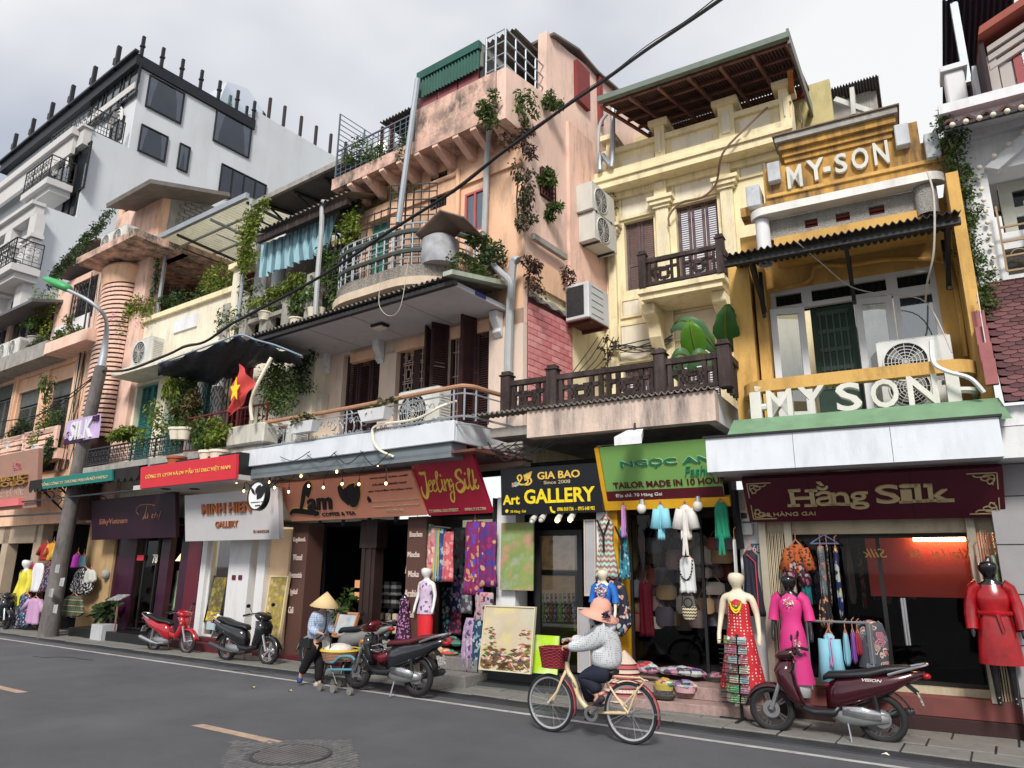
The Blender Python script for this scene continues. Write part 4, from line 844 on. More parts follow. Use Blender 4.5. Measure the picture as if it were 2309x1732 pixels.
# ---------------------------------------------------------------- tall orange house (shops 74 and 72)
OR=Fr(-6.62,10.0,-2)
t=T('orange_house','tall peeling orange house with curved balcony, rooftop cabin and plants growing from its cracks','building',OR,(-3,0,0));OT=t
at,sd=OR.at,OR.side
zs=at('B',1345,1095,-.62)[1];zs=(at('B',700,1320,-.62)[1]+at('B',1290,1060,-.62)[1])/2;ztw=zs+.28
uL=at('B',650,1290,-.62)[0];zfb=at('F',1950,640,0)[1];zgr=3.2
zpen=sd('C',72,380,0)[1];dpf=sd('C',72,380,0)[0];pb_=sd('C',50,765,0)
P3=sd('C',400,112,0);P2=sd('C',385,605,0);P4=sd('C',560,265,0);P5=sd('C',790,440,0);P6=sd('C',870,520,0)
wa,wb=sd('C',332,1165,0),sd('C',438,1455,0)
gz=sd('G',240,530,0)[1]
win=[rect(OR,'B',1422,1235,1542,1460,0),rect(OR,'B',1687,1380,1838,1640,0),rect(OR,'F',945,-50,1085,260,0),rect(OR,'F',1130,0,1180,160,0)]
YS=rect(OR,'B',870,1330,1335,1600,0)
zfl2=at('F',1500,290,-.4)[1]
win[2]=(win[2][0],win[2][1],zfl2+.1,win[2][3]);win[3]=(win[3][0],win[3][1],zfl2+.1,win[3][3])
m=MB();wall_holes(m,uL+.3,0,zfb-.3,zs,0,.35,win+[(YS[0],YS[1],win[2][3]+.3,YS[3])]);m.Bd('wall',ORANGE,t)
m=MB();m.pZ([(.02,zfb-.3),(.02,pb_[1]),(dpf+.0,pb_[1]+.0),(dpf,zpen),(P2[0],P2[1]),(P3[0]-.05,P3[1]),(P3[0]+.2,P3[1]),P4,P5,P6,(P6[0]+3.5,P6[1]-.4),(P6[0]+3.5,zfb-.3)],0,-.22,0.0)
m.v=[Vector((v.x+.004,v.y,v.z))for v in m.v];m.Bd('side_wall',M('salmon_side_plaster',(.84,.60,.50),.85,var=.14,scale=.6,dirt=.85,dirtcol=(.42,.33,.28),bump=.08),t)
m=MB();a=sd('C',430,700,0);b=sd('C',540,810,0);m.box(.004,.07,b[0],b[0]+4.5,zfb+.4,b[1]);m.Bd('side_pilaster',PINK,t)
m=MB();a=sd('G',240,50,0);b=sd('G',500,232,0);m.box(.07,.16,a[0],b[0],(a[1]+b[1])/2-.05,(a[1]+b[1])/2+.06);m.Bd('string_course',GREYC,t)
m=MB();m.box(.005,.075,.05,b[0]+.1,gz+.3,(a[1]+b[1])/2-.35);m.Bd('orange_field',ORANGE,t)
m=MB();m.box(.005,.02,wa[0],wb[0],wb[1],wa[1]);wo=m.Bd('side_window',DARK,t);q=MB()
for i in range(6):y=wa[0]+(wb[0]-wa[0])*i/5;q.bar((.06,y,wb[1]),(.06,y,wa[1]),.025)
for i in range(7):z=wb[1]+(wa[1]-wb[1])*i/6;q.bar((.06,wa[0],z),(.06,wb[0],z),.02)
q.Bd('window_bars',M('rusty_bars',(.09,.03,.025),.8),wo,kind='stuff')
m=MB();m.box(uL,-.23,-.62,0,zs,ztw);m.Bd('roof_slab',PINKD,t)
ub_=[at('B',x,y,-.9)[0]for x,y in((820,1280),(950,1230),(1085,1180),(1225,1120),(1370,1050),(1530,990),(1670,920),(1820,850),(700,1330))]
for u in ub_:q=MB();q.pZ([(-.61,zs-.06),(-.61,zs-.003),(-.003,zs-.003),(-.003,zs-.3),(-.12,zs-.28)],0,u-.07,u+.07);q.Bd('beam',PINK,t)
m=MB();m.box(uL+.2,0,-.06,0,zs-.75,zs-.43);m.Bd('fascia_band',ORANGE,t)
up0=at('B',1300,900,-.62)[0];m=MB();zl_=at('B',1335,710,-.62)[1];m.pZ([(up0,ztw+.004),(-.23,ztw+.004),(-.23,zpen),(at('B',1335,710,-.62)[0],zpen-.0),(up0,zpen)],1,-.62,-.45);m.Bd('penthouse_parapet',PINKD,t)
g0,g1=at('B',1310,460,-.72),at('B',1795,195,-.72);zg=(g0[1]+g1[1])/2
GRN=M('green_tin',(.02,.10,.075),.55,var=.2,dirt=.3)
zpn=zpen-.02
m=MB();m.box(g0[0],g1[0],-.72,-.62,zg-.1,zg+.08);m.Bd('green_gutter',GRN,t)
m=MB();corr(m,(g0[0]+.05,-.69,zg-.55),(g1[0],-.69,zg-.55),(g1[0],-.68,zg-.1),(g0[0]+.05,-.68,zg-.1),20,.02);m.Bd('green_valance',GRN,t)
ds=sd('B',2000,390,g1[0])[0]
m=MB();m.box(g1[0]-.06,g1[0],-.62,1.4,zg-.45,zg+.06);m.box(g0[0],g1[0],-.62,1.5,zg+.03,zg+.07);m.Bd('cabin_roof',M('grey_trim',(.24,.24,.22),.7),t)
rp0,rp1=at('B',1365,600,-.45)[0],at('B',1835,400,-.45)[0]
for i in range(3):
 a,b=rp0+(rp1-rp0)*i/3,rp0+(rp1-rp0)*(i+1)/3;q=MB();q.box(a+.02,b-.02,-.6,-.56,zpen-.01,zg-.1);q.Bd('cabin_panel',M('maroon_panel',(.30,.09,.10),.6,var=.2),t)
m=MB();m.box(rp1,rp1+.08,-.56,1.2,zpen,zg-.1);m.Bd('cabin_side',M('dark_panel',(.05,.05,.055),.7),t);m=MB();m.box(rp0-.15,rp0,-.56,1.2,ztw,zg-.1);m.Bd('cabin_side',M('dark_panel',(.05,.05,.055),.7),t)
ra=MB();r0,r1,r2=at('B',1845,260,-.52),at('B',2045,150,-.52),sd('C',385,360,0)
zr=zpen+.95;xs=[at('B',1850,460,-.52)[0],-.08]
for i in range(3):u=xs[0]+(xs[1]-xs[0])*i/2;ra.tu([(u,-.52,zpen-.4 if i<2 else zpen-.02),(u,-.52,zr)],.022,6)
for j in range(4):z=zr-j*.27;ra.tu([(xs[0],-.52,z),(xs[1],-.52,z),(-.08,P3[0]-.05,z+.0)],.018,5)
for i in range(1,4):y=-.52+(P3[0]+.5)*i/4;ra.tu([(-.08,y,zpen-.9),(-.08,y,zr)],.018,5)
ra.Bd('corner_railing',GALV,t)
a,b=at('B',1960,330,.4),at('C',395,120,.4);zc_=b[1]+.2
m=MB();corr(m,(a[0]-1.3,.0,zc_-.1),(-.22,.0,zc_-.1),(-.22,3.2,zc_+.0),(a[0]-1.3,3.2,zc_+0),16,.03);m.box(a[0]-1.3,-.25,1.8,1.9,ztw,zc_);m.Bd('rear_roof',ROOFC,t)
m=MB();m.box(.0,.1,P4[0]+.2,P4[0]+.75,P4[1]-1.1,P4[1]-.1);m.Bd('tin_box',M('oxide_red',(.22,.04,.04),.7),t)
corr_p=[sd('C',440,120,.1),sd('C',640,260,.1),sd('C',790,420,.1),sd('C',980,600,.1)]
m=MB();m.grid([[(.12,p[0],p[1]+.02+.05*(i%2))for i,p in enumerate(corr_p)],[(-2.5,p[0],p[1]+.1+.05*(i%2))for i,p in enumerate(corr_p)]]);m.Bd('roof_sheet',ROOFC,t,solid=.05)
q=MB();a=sd('C',775,430,.0);b=sd('C',775,820,.0);q.box(0,.09,a[0],a[0]+.14,b[1],a[1]);q.Bd('steel_post',M('oxide_red',(0,0,0)),t)
a,b=at('B',1030,718,-.6),at('B',1300,600,-.6);m=MB();corr(m,(a[0],-.6,b[1]-.25),(up0,-.6,b[1]-.25),(up0,1.6,b[1]-.2),(a[0],1.6,b[1]-.2),12,.03);m.Bd('lean_to_roof',ROOFC,t)
M('rusty_bars',(.09,.03,.025),.8)
for x in(1050,1125):u=at('B',x,800,-.5)[0];m=MB();m.bar((u,-.5,ztw),(u,-.5,b[1]-.3),.06);m.Bd('lean_to_post',M('rusty_bars',(0,0,0)),t)
c=at('B',1012,1075,.2);zt2=at('B',1010,985,.2)[1]
m=MB();m.la([(0,ztw),(.52,ztw),(.55,ztw+.2),(.55,zt2-.16),(.42,zt2-.03),(.14,zt2),(.14,zt2+.06),(0,zt2+.06)],20,(c[0],.4,0));solo('water_tank',m,M('steel_tank',(.5,.52,.52),.35,metal=.6,var=.15,dirt=.3),'round steel water tank on the roof edge behind the wire grid','water tank',OR,(c[0],.4,ztw),smooth=True)
t2=T('wire_grid_fence','tall rusty wire grid fence round the rooftop corner','fence',OR,(uL,-.9,ztw));z1=at('B',728,745,-.57)[1];ug=at('B',690,1100,-.57)[0];uE=at('B',1270,900,-.57)[0];zlow=at('B',700,1100,-.57)[1]
m=MB()
for i in range(4):y=-.57+i*.75;m.bar((ug,y,ztw),(ug,y,z1),.03)
for j in range(14):z=ztw+(z1-ztw)*j/13;m.bar((ug,-.57,z),(ug,1.68,z),.014)
m.Bd('side_panel',M('blue_grey_steel',(.12,.15,.19),.6),t2,kind='stuff');m=MB()
zh=ztw+(z1-ztw)*.42
for i in range(15):u=ug+(uE-ug)*i/14;m.bar((u,-.57,ztw),(u,-.57,zh),.014)
for j in range(7):z=ztw+(zh-ztw)*j/6;m.bar((ug,-.57,z),(uE,-.57,z),.014 if j<6 else .03)
m.Bd('front_panel',M('blue_grey_steel',(0,0,0)),t2,kind='stuff')
for xx,yy,rx,rz_,lb in((870,1130,.45,.35,'shrubs poking through the rooftop wire grid at its corner'),(1000,1080,.6,.35,'bushy plants in front of the steel water tank'),(1230,1000,.25,.4,'bright shrub beside the tall grey pipe on the roof edge')):
 c=pe(OR,'B',xx,yy,-.45);pT('rooftop_plant',lb,OR,c,(rx,.25,rz_),600,LEAF,.08,6)
for i,h in enumerate(win):
 if i==0:
  o=window(t,*h,.1,M('maroon_frame',(.12,.02,.02),.6),2,1,.05,GLASSD);q=MB()
  for j in range(7):u=h[0]+(h[1]-h[0])*j/6;q.bar((u,.04,h[2]),(u,.04,h[3]),.02)
  for j in range(1,6):
   for k in range(4):q.la([(.06,-.01),(.075,.01)],8,(h[0]+(h[1]-h[0])*j/6,.04,h[2]+(h[3]-h[2])*(k+.5)/4),1)
  q.Bd('window_grille',IRON,o,kind='stuff')
 elif i==1:window(t,*h,.0,M('pink_frame',(.45,.12,.13),.6),2,1,.045,glassmat('blue_glass',(.5,.6,.68),.25),.06,True,.4)
 else:q=MB();q.box(h[0],h[1],.12,.17,h[2],h[3]);q.Bd('door',M('green_door',(.03,.17,.12),.6,var=.3)if i==2 else ALU,t)
m=MB();corr(m,(YS[0],.15,win[2][3]+.3),(YS[1],.15,win[2][3]+.3),(YS[1],.16,YS[3]),(YS[0],.16,YS[3]),22,.02);m.Bd('yellow_tin_wall',M('pale_yellow_tin',(.62,.50,.22),.7,var=.15,dirt=.5,dirtcol=(.2,.15,.08)),t)
q=MB();a,b,c,d=rect(OR,'B',1385,1190,1640,1235,-.06);q.tu(sP([(a,-.08,c),(a+.1,-.08,c+.05),(b-.1,-.08,c+.05),(b,-.08,c-.05),(b,-.08,zfl2)],3),.05,8);q.Bd('wall_pipe',ORANGE,t,smooth=True)
q=MB();a=at('B',1115,1310,-.7);z0=zfl2+.1;u1=at('B',1330,1400,-.2)[0]
for i in range(4):q.bar((a[0]+i*.1,-.7+i*.12,z0),(a[0]+i*.1,-.7+i*.12,a[1]),.025)
for j in range(12):z=z0+(a[1]-z0)*j/11;q.bar((a[0],-.7,z),(a[0]+.9,-.3,z-.05),.02)
for i in range(5):q.bar((a[0]+.3+i*.15,-.57+i*.07,z0),(a[0]+.3+i*.15,-.57+i*.07,a[1]-.05),.016)
for j in range(6):z=z0+j*.28;q.bar((a[0]-1.6,-.75,z),(a[0],-.7,z),.02)
for i in range(9):q.bar((a[0]-1.6+i*.2,-.75,z0),(a[0]-1.6+i*.2,-.75,z0+1.4),.016)
q.Bd('security_grille',IRON,t,kind='stuff')
def sD(u0,u1,dep,rad,n=8):
 P=[(u0,0.0)];P+=[(u0+rad-rad*cos(pi/2*i/n),-(dep-rad)-rad*sin(pi/2*i/n))for i in range(n+1)];P+=[(u1-rad+rad*sin(pi/2*i/n),-(dep-rad)-rad*cos(pi/2*i/n))for i in range(n+1)];return P+[(u1,0.0)]
bu0=at('F',765,500,-.3)[0];bu1=at('F',1750,250,-.2)[0];zb0=at('F',1100,455,-1.2)[1];zb1=zb0+.16;zb2=zb0+.42
S=sD(bu0,bu1,1.25,1.15)
m=MB();m.pZ(S,2,zb0,zb1);m.Bd('balcony_slab',M('balcony_soffit',(.62,.50,.38),.85,var=.12,dirt=.3),t)
S2=sD(bu0+.06,bu1-.06,1.19,1.1);m=MB();m.pZ(S2,2,zb1,zb2);m.Bd('pebble_band',M('pebbledash',(.42,.38,.34),.95,var=.5,scale=40,bump=.5,bs=60,dirt=.6),t)
for j,(z,rr_)in enumerate(((zb2+.15,.016),(zb2+.3,.05),(zb2+.42,.016),(zb2+.55,.016),(zb2+.7,.055),(zb2+.85,.02))):
 q=MB();q.tu([(a,b,z)for a,b in sD(bu0+.08,bu1-.08,1.16,1.08)],rr_,6,False);q.Bd('curved_rail',M('grey_green_rail',(.09,.11,.10),.7,dirt=.4)if rr_>.04 else GALV,t)
q=MB()
for i,(a,b)in enumerate(sD(bu0+.08,bu1-.08,1.16,1.08)):q.tu([(a,b,zb2),(a,b,zb2+.85)],.016,5)
for i in range(6):u=bu0+1.2+(bu1-bu0-2.4)*i/5;q.tu([(u,-1.16,zb2),(u,-1.16,zb2+.85)],.016,5)
q.Bd('rail_post',GALV,t)
c=pe(OR,'F',1495,110,-.7);m=MB();m.la([(0,zb2),(.34,zb2),(.36,zb2+.15),(.36,zb2+.5),(.24,zb2+.6),(0,zb2+.62)],18,(c[0],c[1],0));solo('covered_tank',m,M('white_tarp',(.42,.43,.46),.6,var=.3,scale=5),'white wrapped tank standing on the curved balcony','water tank',OR,(c[0],c[1],zb2),smooth=True)
a,b=at('B',1290,1640,-1.2),at('B',1780,1600,-.8);m=MB();rows=[]
for j in range(7):rows.append([(a[0]+(b[0]-a[0])*i/8,-1.15+j*.1,at('B',1540,1570,-.8)[1]-.08*abs(i-4)-.03*j)for i in range(9)])
m.grid(rows);solo('balcony_awning',m,M('sagging_board',(.22,.15,.12),.85,dirt=.7),'sagging weathered board roof above the curved balcony','awning',OR,rows[0][0],smooth='all',solid=.03)
for k,xx,yy,d,rx,rz_,mt,lb in(('B',1880,750,-.75,.38,.42,LEAF,'round green shrub rooted in the penthouse slab corner'),('F',1730,270,-.8,.42,.38,LEAF,'bright round bush on the right end of the curved balcony'),('F',1900,260,-.4,.4,.45,LEAFD,'darker bush behind the bent grey drain pipe'),('F',1770,60,-.5,.22,.3,LEAF,'tuft of weeds on the balcony rail end')):
 c=pe(OR,k,xx,yy,d);pT('wall_shrub',lb,OR,c,(rx*.75,.3,rz_*.75),600,mt,.085,6)
def sp(k,x,y,u):q=sd(k,x,y,u);return(u,q[0],q[1])
for k,xx,yy,ry,rz_,mt,lb in(('C',230,720,.42,.5,LEAF,'leafy shrub growing from the side wall below the parapet'),('C',415,640,.3,.35,LEAF,'small bush where the parapet meets the tall side wall'),('C',200,960,.5,.42,LEAFB,'dried brown bush under the penthouse corner'),('C',410,1230,.25,.3,LEAF,'green plant sprouting above the barred side window'),('C',435,1470,.16,.2,LEAF,'small fern below the barred side window'),('G',0,0,0,0,0,'')):
 if not lb:continue
 c=sp(k,xx,yy,.18);pT('wall_shrub',lb,OR,c,(.2,ry*.7,rz_*.7),420,mt,.085,6,droop=.4)
def sclimb(name,label,pts,wd,n,mat,seed):
 t_=T(name,label,'climbing plant',OR,pts[-1]);r=random.Random(seed);a=MB();P=[Vector(p)for p in pts]
 for s0,s1 in zip(P,P[1:]):
  for j in range(8):c=s0.lerp(s1,(j+r.random())/8)+Vector((r.random()*.1,r.gauss(0,wd*.4),0));lS(a,c,(.12,wd*r.uniform(.3,.7),wd*.6),n//(11*(len(P)-1)),.08,0,r.randrange(9999),.6)
 a.Bd('foliage',mat,t_,kind='stuff');b=MB();b.tu([p+Vector((-.1,0,0))for p in P],.015,5);b.Bd('stem',BARK,t_)
sclimb('dead_creeper','dark withered creeper hanging in the middle of the salmon side wall',[sp('C',205,1180,.15),sp('C',190,1400,.15),sp('C',210,1659,.15)],.28,1000,M('leaf_withered',(.05,.05,.03),.7,island=.7),5)
sclimb('dead_creeper','brown dry vines draped over the pipe at the lower side wall',[sp('G',220,230,.2),sp('G',290,300,.2),sp('G',280,500,.2)],.22,500,LEAFB,6)
sclimb('dead_creeper','wispy dried vine above the large white condenser',[sp('G',520,310,.15),sp('G',560,370,.15),sp('G',560,480,.15)],.2,260,LEAFB,7)
sclimb('ivy','green creeper down the wall joint beside the two small condensers',[sp('C',850,1340,.2),sp('C',880,1450,.2),sp('C',870,1600,.2)],.25,500,LEAF,8)
cB('ivy','dark ivy column at the left end of the orange house roof slab',OR,[pe(OR,'B',770,1310,-.4),pe(OR,'B',800,1430,-.3),pe(OR,'B',780,1560,-.3)],.3,900,LEAFD,.09,41)
cB('leafy_shrub','yellow green shrub standing at the left of the curved balcony',OR,[pe(OR,'B',790,1570,-.9),pe(OR,'F',780,60,-.9)],.32,600,LEAFY,.1,42)
pipe('drain_pipe','tall leaning grey pole pipe rising past the rooftop beams',OR,[('B',1322,480,-.85),('B',1250,1000,-.85),('B',1170,1600,-.85)],.06,GALV)
pipe('drain_pipe','pale drain pipe running down the corner of the orange house to the awning',OR,[('B',1880,860,-.5),('B',1862,1060,-.15),('B',1840,1640,-.15),('F',1830,170,-.15),('F',1950,310,-.4),('F',2040,400,-.5),('F',2045,520,-.4)],.06,M('grey_plastic_pipe',(0,0,0)))
pipe('drain_pipe','long white pipe down the boundary between the two middle houses',OR,[('G',165,235,-.3),('G',130,245,-.3),('G',110,480,-.25),('G',95,800,-.2),('G',85,1190,-.2)],.075,M('grey_plastic_pipe',(0,0,0)))
def side_ac(label,k,x0,y0,x1,y1,u,w_,h_,dp_,fan=1):
 c=sd(k,x0,y1,u);o=aC(label,OR,(u,c[0]+w_/2,c[1]),w_,h_,dp_,pi/2,'condensers bolted to the orange side wall',fan);return o
a=sd('C',745,1400,.45);side_ac('upper of two rusty condensers bolted to the salmon side wall','C',745,0,0,1480,.45,.95,.62,.38)
side_ac('lower of two rusty condensers bolted to the salmon side wall','C',765,0,0,1715,.45,.95,.62,.38)
m=MB();c=sd('G',718,672,.62);t3=T('air_conditioner','big white condenser cabinet with a black coil grille on the side wall','air conditioner',OR,(.1,c[0],c[1]),'condensers bolted to the orange side wall');hh=sd('G',718,392,.62)[1]-c[1];le=sd('G',880,775,.62)[0]-c[0]
m.box(.1,.62,c[0],c[0]+le,c[1],c[1]+hh);m.Bd('casing',M('white_cabinet',(.62,.64,.66),.5,var=.1,dirt=.4,dirtcol=(.3,.3,.3)),t3,bevel=.02)
m=MB();m.box(.13,.52,c[0]-.012,c[0]-.002,c[1]+.08,c[1]+hh-.06);m.Bd('coil_grille',M('black_coil',(.03,.032,.035),.5,var=.5,scale=30),t3);m=MB()
for i in range(5):m.box(.621,.626,c[0]+.12,c[0]+le*.7,c[1]+.1+hh*.19*i,c[1]+.115+hh*.19*i)
m.Bd('panel_seam',M('ac_vent',(0,0,0)),t3,kind='stuff');m=MB();m.box(.1,.6,c[0]+.1,c[0]+.16,c[1]-.08,c[1]);m.box(.1,.6,c[0]+le-.2,c[0]+le-.14,c[1]-.08,c[1]);m.box(.1,.62,c[0]+.02,c[0]+le-.02,c[1]-.02,c[1]-.001);m.Bd('bracket',M('rusty_bars',(0,0,0)),t3)
# ---------------------------------------------------------------- first floor under the white canopy
zs2=at('F',1860,668,0)[1];df=OR.flat('F',1590,425,zs2)[1];cu0=OR.flat('F',130,850,zs2)[0];cu1=OR.flat('F',1590,425,zs2)[0];cuR=OR.flat('F',1940,590,zs2)[0]
zfo=at('F',1600,1480,-1.3)[1];wl=at('F',510,1200,0)[0]
hz=[rect(OR,'F',745,975,1000,1500,0),rect(OR,'F',1160,870,1400,1500,0),rect(OR,'F',1570,760,1865,1500,0)]
hz=[(a,b,zfo+.03,d)for a,b,c,d in hz]
CW=M('cream_pink_wall',(.74,.60,.50),.85,var=.08,scale=.8,dirt=.35,dirtcol=(.3,.25,.22))
m=MB();wall_holes(m,wl,0,zfo-.6,zs2,0,.3,hz);m.Bd('first_floor_wall',CW,t)
m=MB();m.box(-.15,0,.31,3.1,zfo-.6,gz+.55);m.v=[v+Vector((.01,0,0))for v in m.v];m.Bd('first_floor_side',CREAM,t)
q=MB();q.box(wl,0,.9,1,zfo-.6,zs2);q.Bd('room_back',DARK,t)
for xx in(615,1030,1945):
 c=at('F',xx,960 if xx<700 else(870 if xx<1100 else 650),-.05);q=MB();q.pZ([(-.005,c[1]+.02),(-.22,c[1]+.02),(-.2,c[1]-.14),(-.08,c[1]-.3),(-.12,c[1]-.36),(-.005,c[1]-.46)],0,c[0]-.09,c[0]+.09);q.Bd('bracket',WHITE,t,bevel=.015)
h=hz[0]
for i in range(3):a=h[0]+(h[1]-h[0])*i/3;sH(t,a+.01,a+(h[1]-h[0])/3-.01,h[2],h[3],.12,SHUT)
h=hz[1]
for i in range(2):
 a,b=h[0]+(h[1]-h[0])*i/2,h[0]+(h[1]-h[0])*(i+1)/2;f=MB();fw=.09;f.box(a,a+fw,.12,.17,h[2],h[3]);f.box(b-fw,b,.12,.17,h[2],h[3]);f.box(a+fw,b-fw,.12,.17,h[2],h[2]+.1);f.box(a+fw,b-fw,.12,.17,h[3]-.1,h[3]);o=f.Bd('lattice_door',SHUT,t);q=MB();a+=fw;b-=fw;W_=b-a
 n=5
 for j in range(n):
  z0=h[2]+.12+(h[3]-h[2]-.24)*j/n;hh=(h[3]-h[2]-.24)/n;B_=lambda x0,z0_,x1,z1_:q.bar((a+W_*x0,.13,z0+hh*z0_),(a+W_*x1,.13,z0+hh*z1_),.016)
  for ar in((0,0,1,0),(0,.12,1,.12),(.15,0,.15,1),(.85,0,.85,1),(.3,.25,.7,.25),(.3,.75,.7,.75),(.3,.25,.3,.75),(.7,.25,.7,.75),(0,.5,.3,.5),(.7,.5,1,.5),(.5,.12,.5,.25),(.5,.75,.5,1)):B_(*ar)
 q.Bd('lattice',M('pale_lattice',(.5,.38,.33),.6),o,kind='stuff')
h=hz[2];m=MB();gu=at('F',1765,1000,0)[0]
for i in range(9):u=h[0]+.06+(gu-h[0]-.1)*i/8;m.bar((u,.06,h[2]),(u,.06,h[3]),.018)
for z in(h[2]+.5,(h[2]+h[3])/2+.1,h[3]-.5):m.bar((h[0],.06,z),(gu,.06,z),.02)
m.Bd('window_bars',M('pink_bars',(.45,.30,.27),.6),t,kind='stuff');m=MB();m.box(h[0],h[0]+.07,.05,.12,h[2],h[3]);m.box(gu-.06,gu,.05,.12,h[2],h[3]);m.Bd('window_frame',SHUT,t);sH(t,gu+.01,h[1],h[2],h[3],.05,SHUT)
def open_shutter(u,z0,z1,d0_,d1_,uo):
 o=sH(t,0,0.36,z0,z1,0,SHUT,name='open_shutter');M_=Matrix.Translation(Vector((u,d0_,0))-OFF[t.name])@Matrix.Rotation(atan2(d1_-d0_,uo),4,'Z')@Matrix.Translation(OFF[t.name])
 o.data.transform(M_);[c.data.transform(M_)for c in o.children]
open_shutter(hz[1][1]+.0,hz[1][2]+.9,hz[1][3]+.05,-.02,-.42,.18);open_shutter(hz[2][0]-.02,hz[2][2]+.9,hz[2][3]+.05,-.02,-.42,-.16);open_shutter(gu+.02,hz[2][2],hz[2][3]+.05,-.02,-.5,-.1)
t=T('canopy_roof','long corrugated canopy with white soffit panels over the shuttered first floor','canopy',OR,((cu0+cu1)/2,df/2,zs2))
m=MB();m.box(cu0-.3,cuR,df+.02,-.005,zs2,zs2+.05);m.Bd('soffit',SOFF,t)
for i in range(1,4):u=cu0+(cuR-cu0)*i/4;q=MB();q.box(u-.006,u+.006,df+.05,-.02,zs2-.006,zs2-.001);q.Bd('soffit_joint',GREYC,t)
zrf=at('F',1595,375,df)[1]
m=MB();m.box(cu0-.3,cu1+.1,df-.08,df+.02,zs2-.02,zrf-.06);m.Bd('dark_fascia',M('dark_fascia',(.035,.033,.036),.6,var=.3),t)
m=MB();corr(m,(cu0-.4,df-.15,zrf),(cuR,df-.15,zrf),(cuR,.0,zrf+.35),(cu0-.4,.0,zrf+.35),46,.028);m.Bd('roof_sheet',ROOFC,t)
m=MB();m.box(cuR-.02,cuR+.0,df,-.02,zs2+.05,zrf-.02);m.Bd('gable_end',M('printed_metal',(.40,.43,.48),.6,var=.3),t)
q=MB();q.box(cuR,cuR+.004,df*.62,df*.42,zs2+.1,zrf-.1);q.Bd('blue_print',M('blue_print',(.04,.05,.2),.6),t)
m=MB();m.add([(cuR-.05,df-.2,zrf-.02),(cuR+.15,df-.2,zrf-.02),(cuR+.15,.05,zrf+.33),(cuR-.05,.05,zrf+.33),(cuR-.05,df-.2,zrf+.06),(cuR+.15,df-.2,zrf+.06),(cuR+.15,.05,zrf+.42),(cuR-.05,.05,zrf+.42)],[(0,3,2,1),(4,5,6,7),(0,1,5,4),(1,2,6,5),(2,3,7,6),(3,0,4,7)]);m.Bd('ridge_flashing',M('sage_metal',(.42,.47,.38),.6,dirt=.4),t)
c=OR.flat('F',1025,745,zs2-.03);m=MB();m.box(c[0]-.17,c[0]+.17,c[1]-.12,c[1]+.12,zs2-.05,zs2);tl=T('ceiling_lamp','flat oval lamp in the middle of the white canopy soffit','lamp',OR,(c[0],c[1],zs2));m.Bd('lamp_base',BLACKM,tl,bevel=.03);m=MB();m.box(c[0]-.14,c[0]+.14,c[1]-.1,c[1]+.1,zs2-.09,zs2-.05);m.Bd('diffuser',CREAMP,tl,bevel=.03)
t=OT
fu0=at('J',470,100,-1.35)[0];fu1=at('F',1600,1550,-1.35)[0];zft=at('F',1500,1490,-1.35)[1];zfb_=at('F',1590,1640,-1.35)[1]
m=MB();m.box(fu0,fu1,-1.35,-1.29,zfb_,zft);m.box(fu1-.06,fu1,-1.29,0,zfb_,zft);m.Bd('white_fascia',M('white_panel_metal',(.66,.70,.75),.5,var=.06,dirt=.2),t,bevel=.01)
m=MB();m.box(fu0+.02,fu1-.08,-1.28,0,zfb_+.12,zft-.05);m.Bd('balcony_floor',GREYC,t)
m=MB();m.box(fu0,fu1-.1,-1.28,-.9,zfb_-.24,zfb_+.1);m.v=[v if v.y<-1 else Vector((v.x,v.y,v.z))for v in m.v];m.Bd('grey_undersheet',M('grey_sheet',(.16,.19,.21),.5,var=.2),t)
zr=at('F',1500,1240,-1.3)[1];ru0=at('F',140,1490,-1.3)[0];ru1=at('F',1560,1230,-1.3)[0];re=-.06
path=[(ru0,-.3,zr-.02),(ru0,-1.2,zr-.02),(ru0+.12,-1.3,zr-.02),((ru0+ru1)/2,-1.3,zr-.03),(ru1-.1,-1.3,zr),(ru1+.35,-1.22,zr),(re-.1,-.75,zr),(re,-.1,zr-.02)]
PP=sP(path,5);m=MB();m.tu(PP,.04,8);m.Bd('handrail',M('tan_handrail',(.42,.22,.13),.5,var=.2),t,smooth=True)
q=MB()
for dz,rr_ in((-.12,.014),(-.62,.014),(zft-zr+.06,.02)):q.tu([(a,b,c+dz)for a,b,c in PP],rr_,5)
L_=0;last=None
for i,p in enumerate(PP):
 if i%3==0:q.tu([p,(p[0],p[1],zft)],.016,5)
q.Bd('rail_frame',GALV,t);q=MB()
for i in range(15):
 u=ru0+.5+(ru1-ru0-.6)*i/14;z=zr-.38
 for sg in(-1,1):
  q.tu([(u+sg*(.07-.07*(1-tt/12)*cos(tt*.6)),-1.3,z+.1+.08*(1-tt/14)*sin(tt*.6))for tt in range(12)],.009,4,False);q.tu([(u+sg*(.09-.08*(1-tt/12)*cos(tt*.6)),-1.3,z-.12-.08*(1-tt/14)*sin(tt*.6))for tt in range(12)],.009,4,False)
for cx in(at('F',780,1500,-1.3)[0],):
 for rr_,ox,oz in((.16,0,0),(.1,-.25,-.02),(.1,.25,-.02),(.08,0,.22),(.07,-.42,.05),(.07,.42,.05)):q.la([(rr_,-1.31),(rr_+.015,-1.29)],14,(cx+ox,0,zr-.38+oz),1)
q.Bd('scrollwork',GALV,t,kind='stuff')
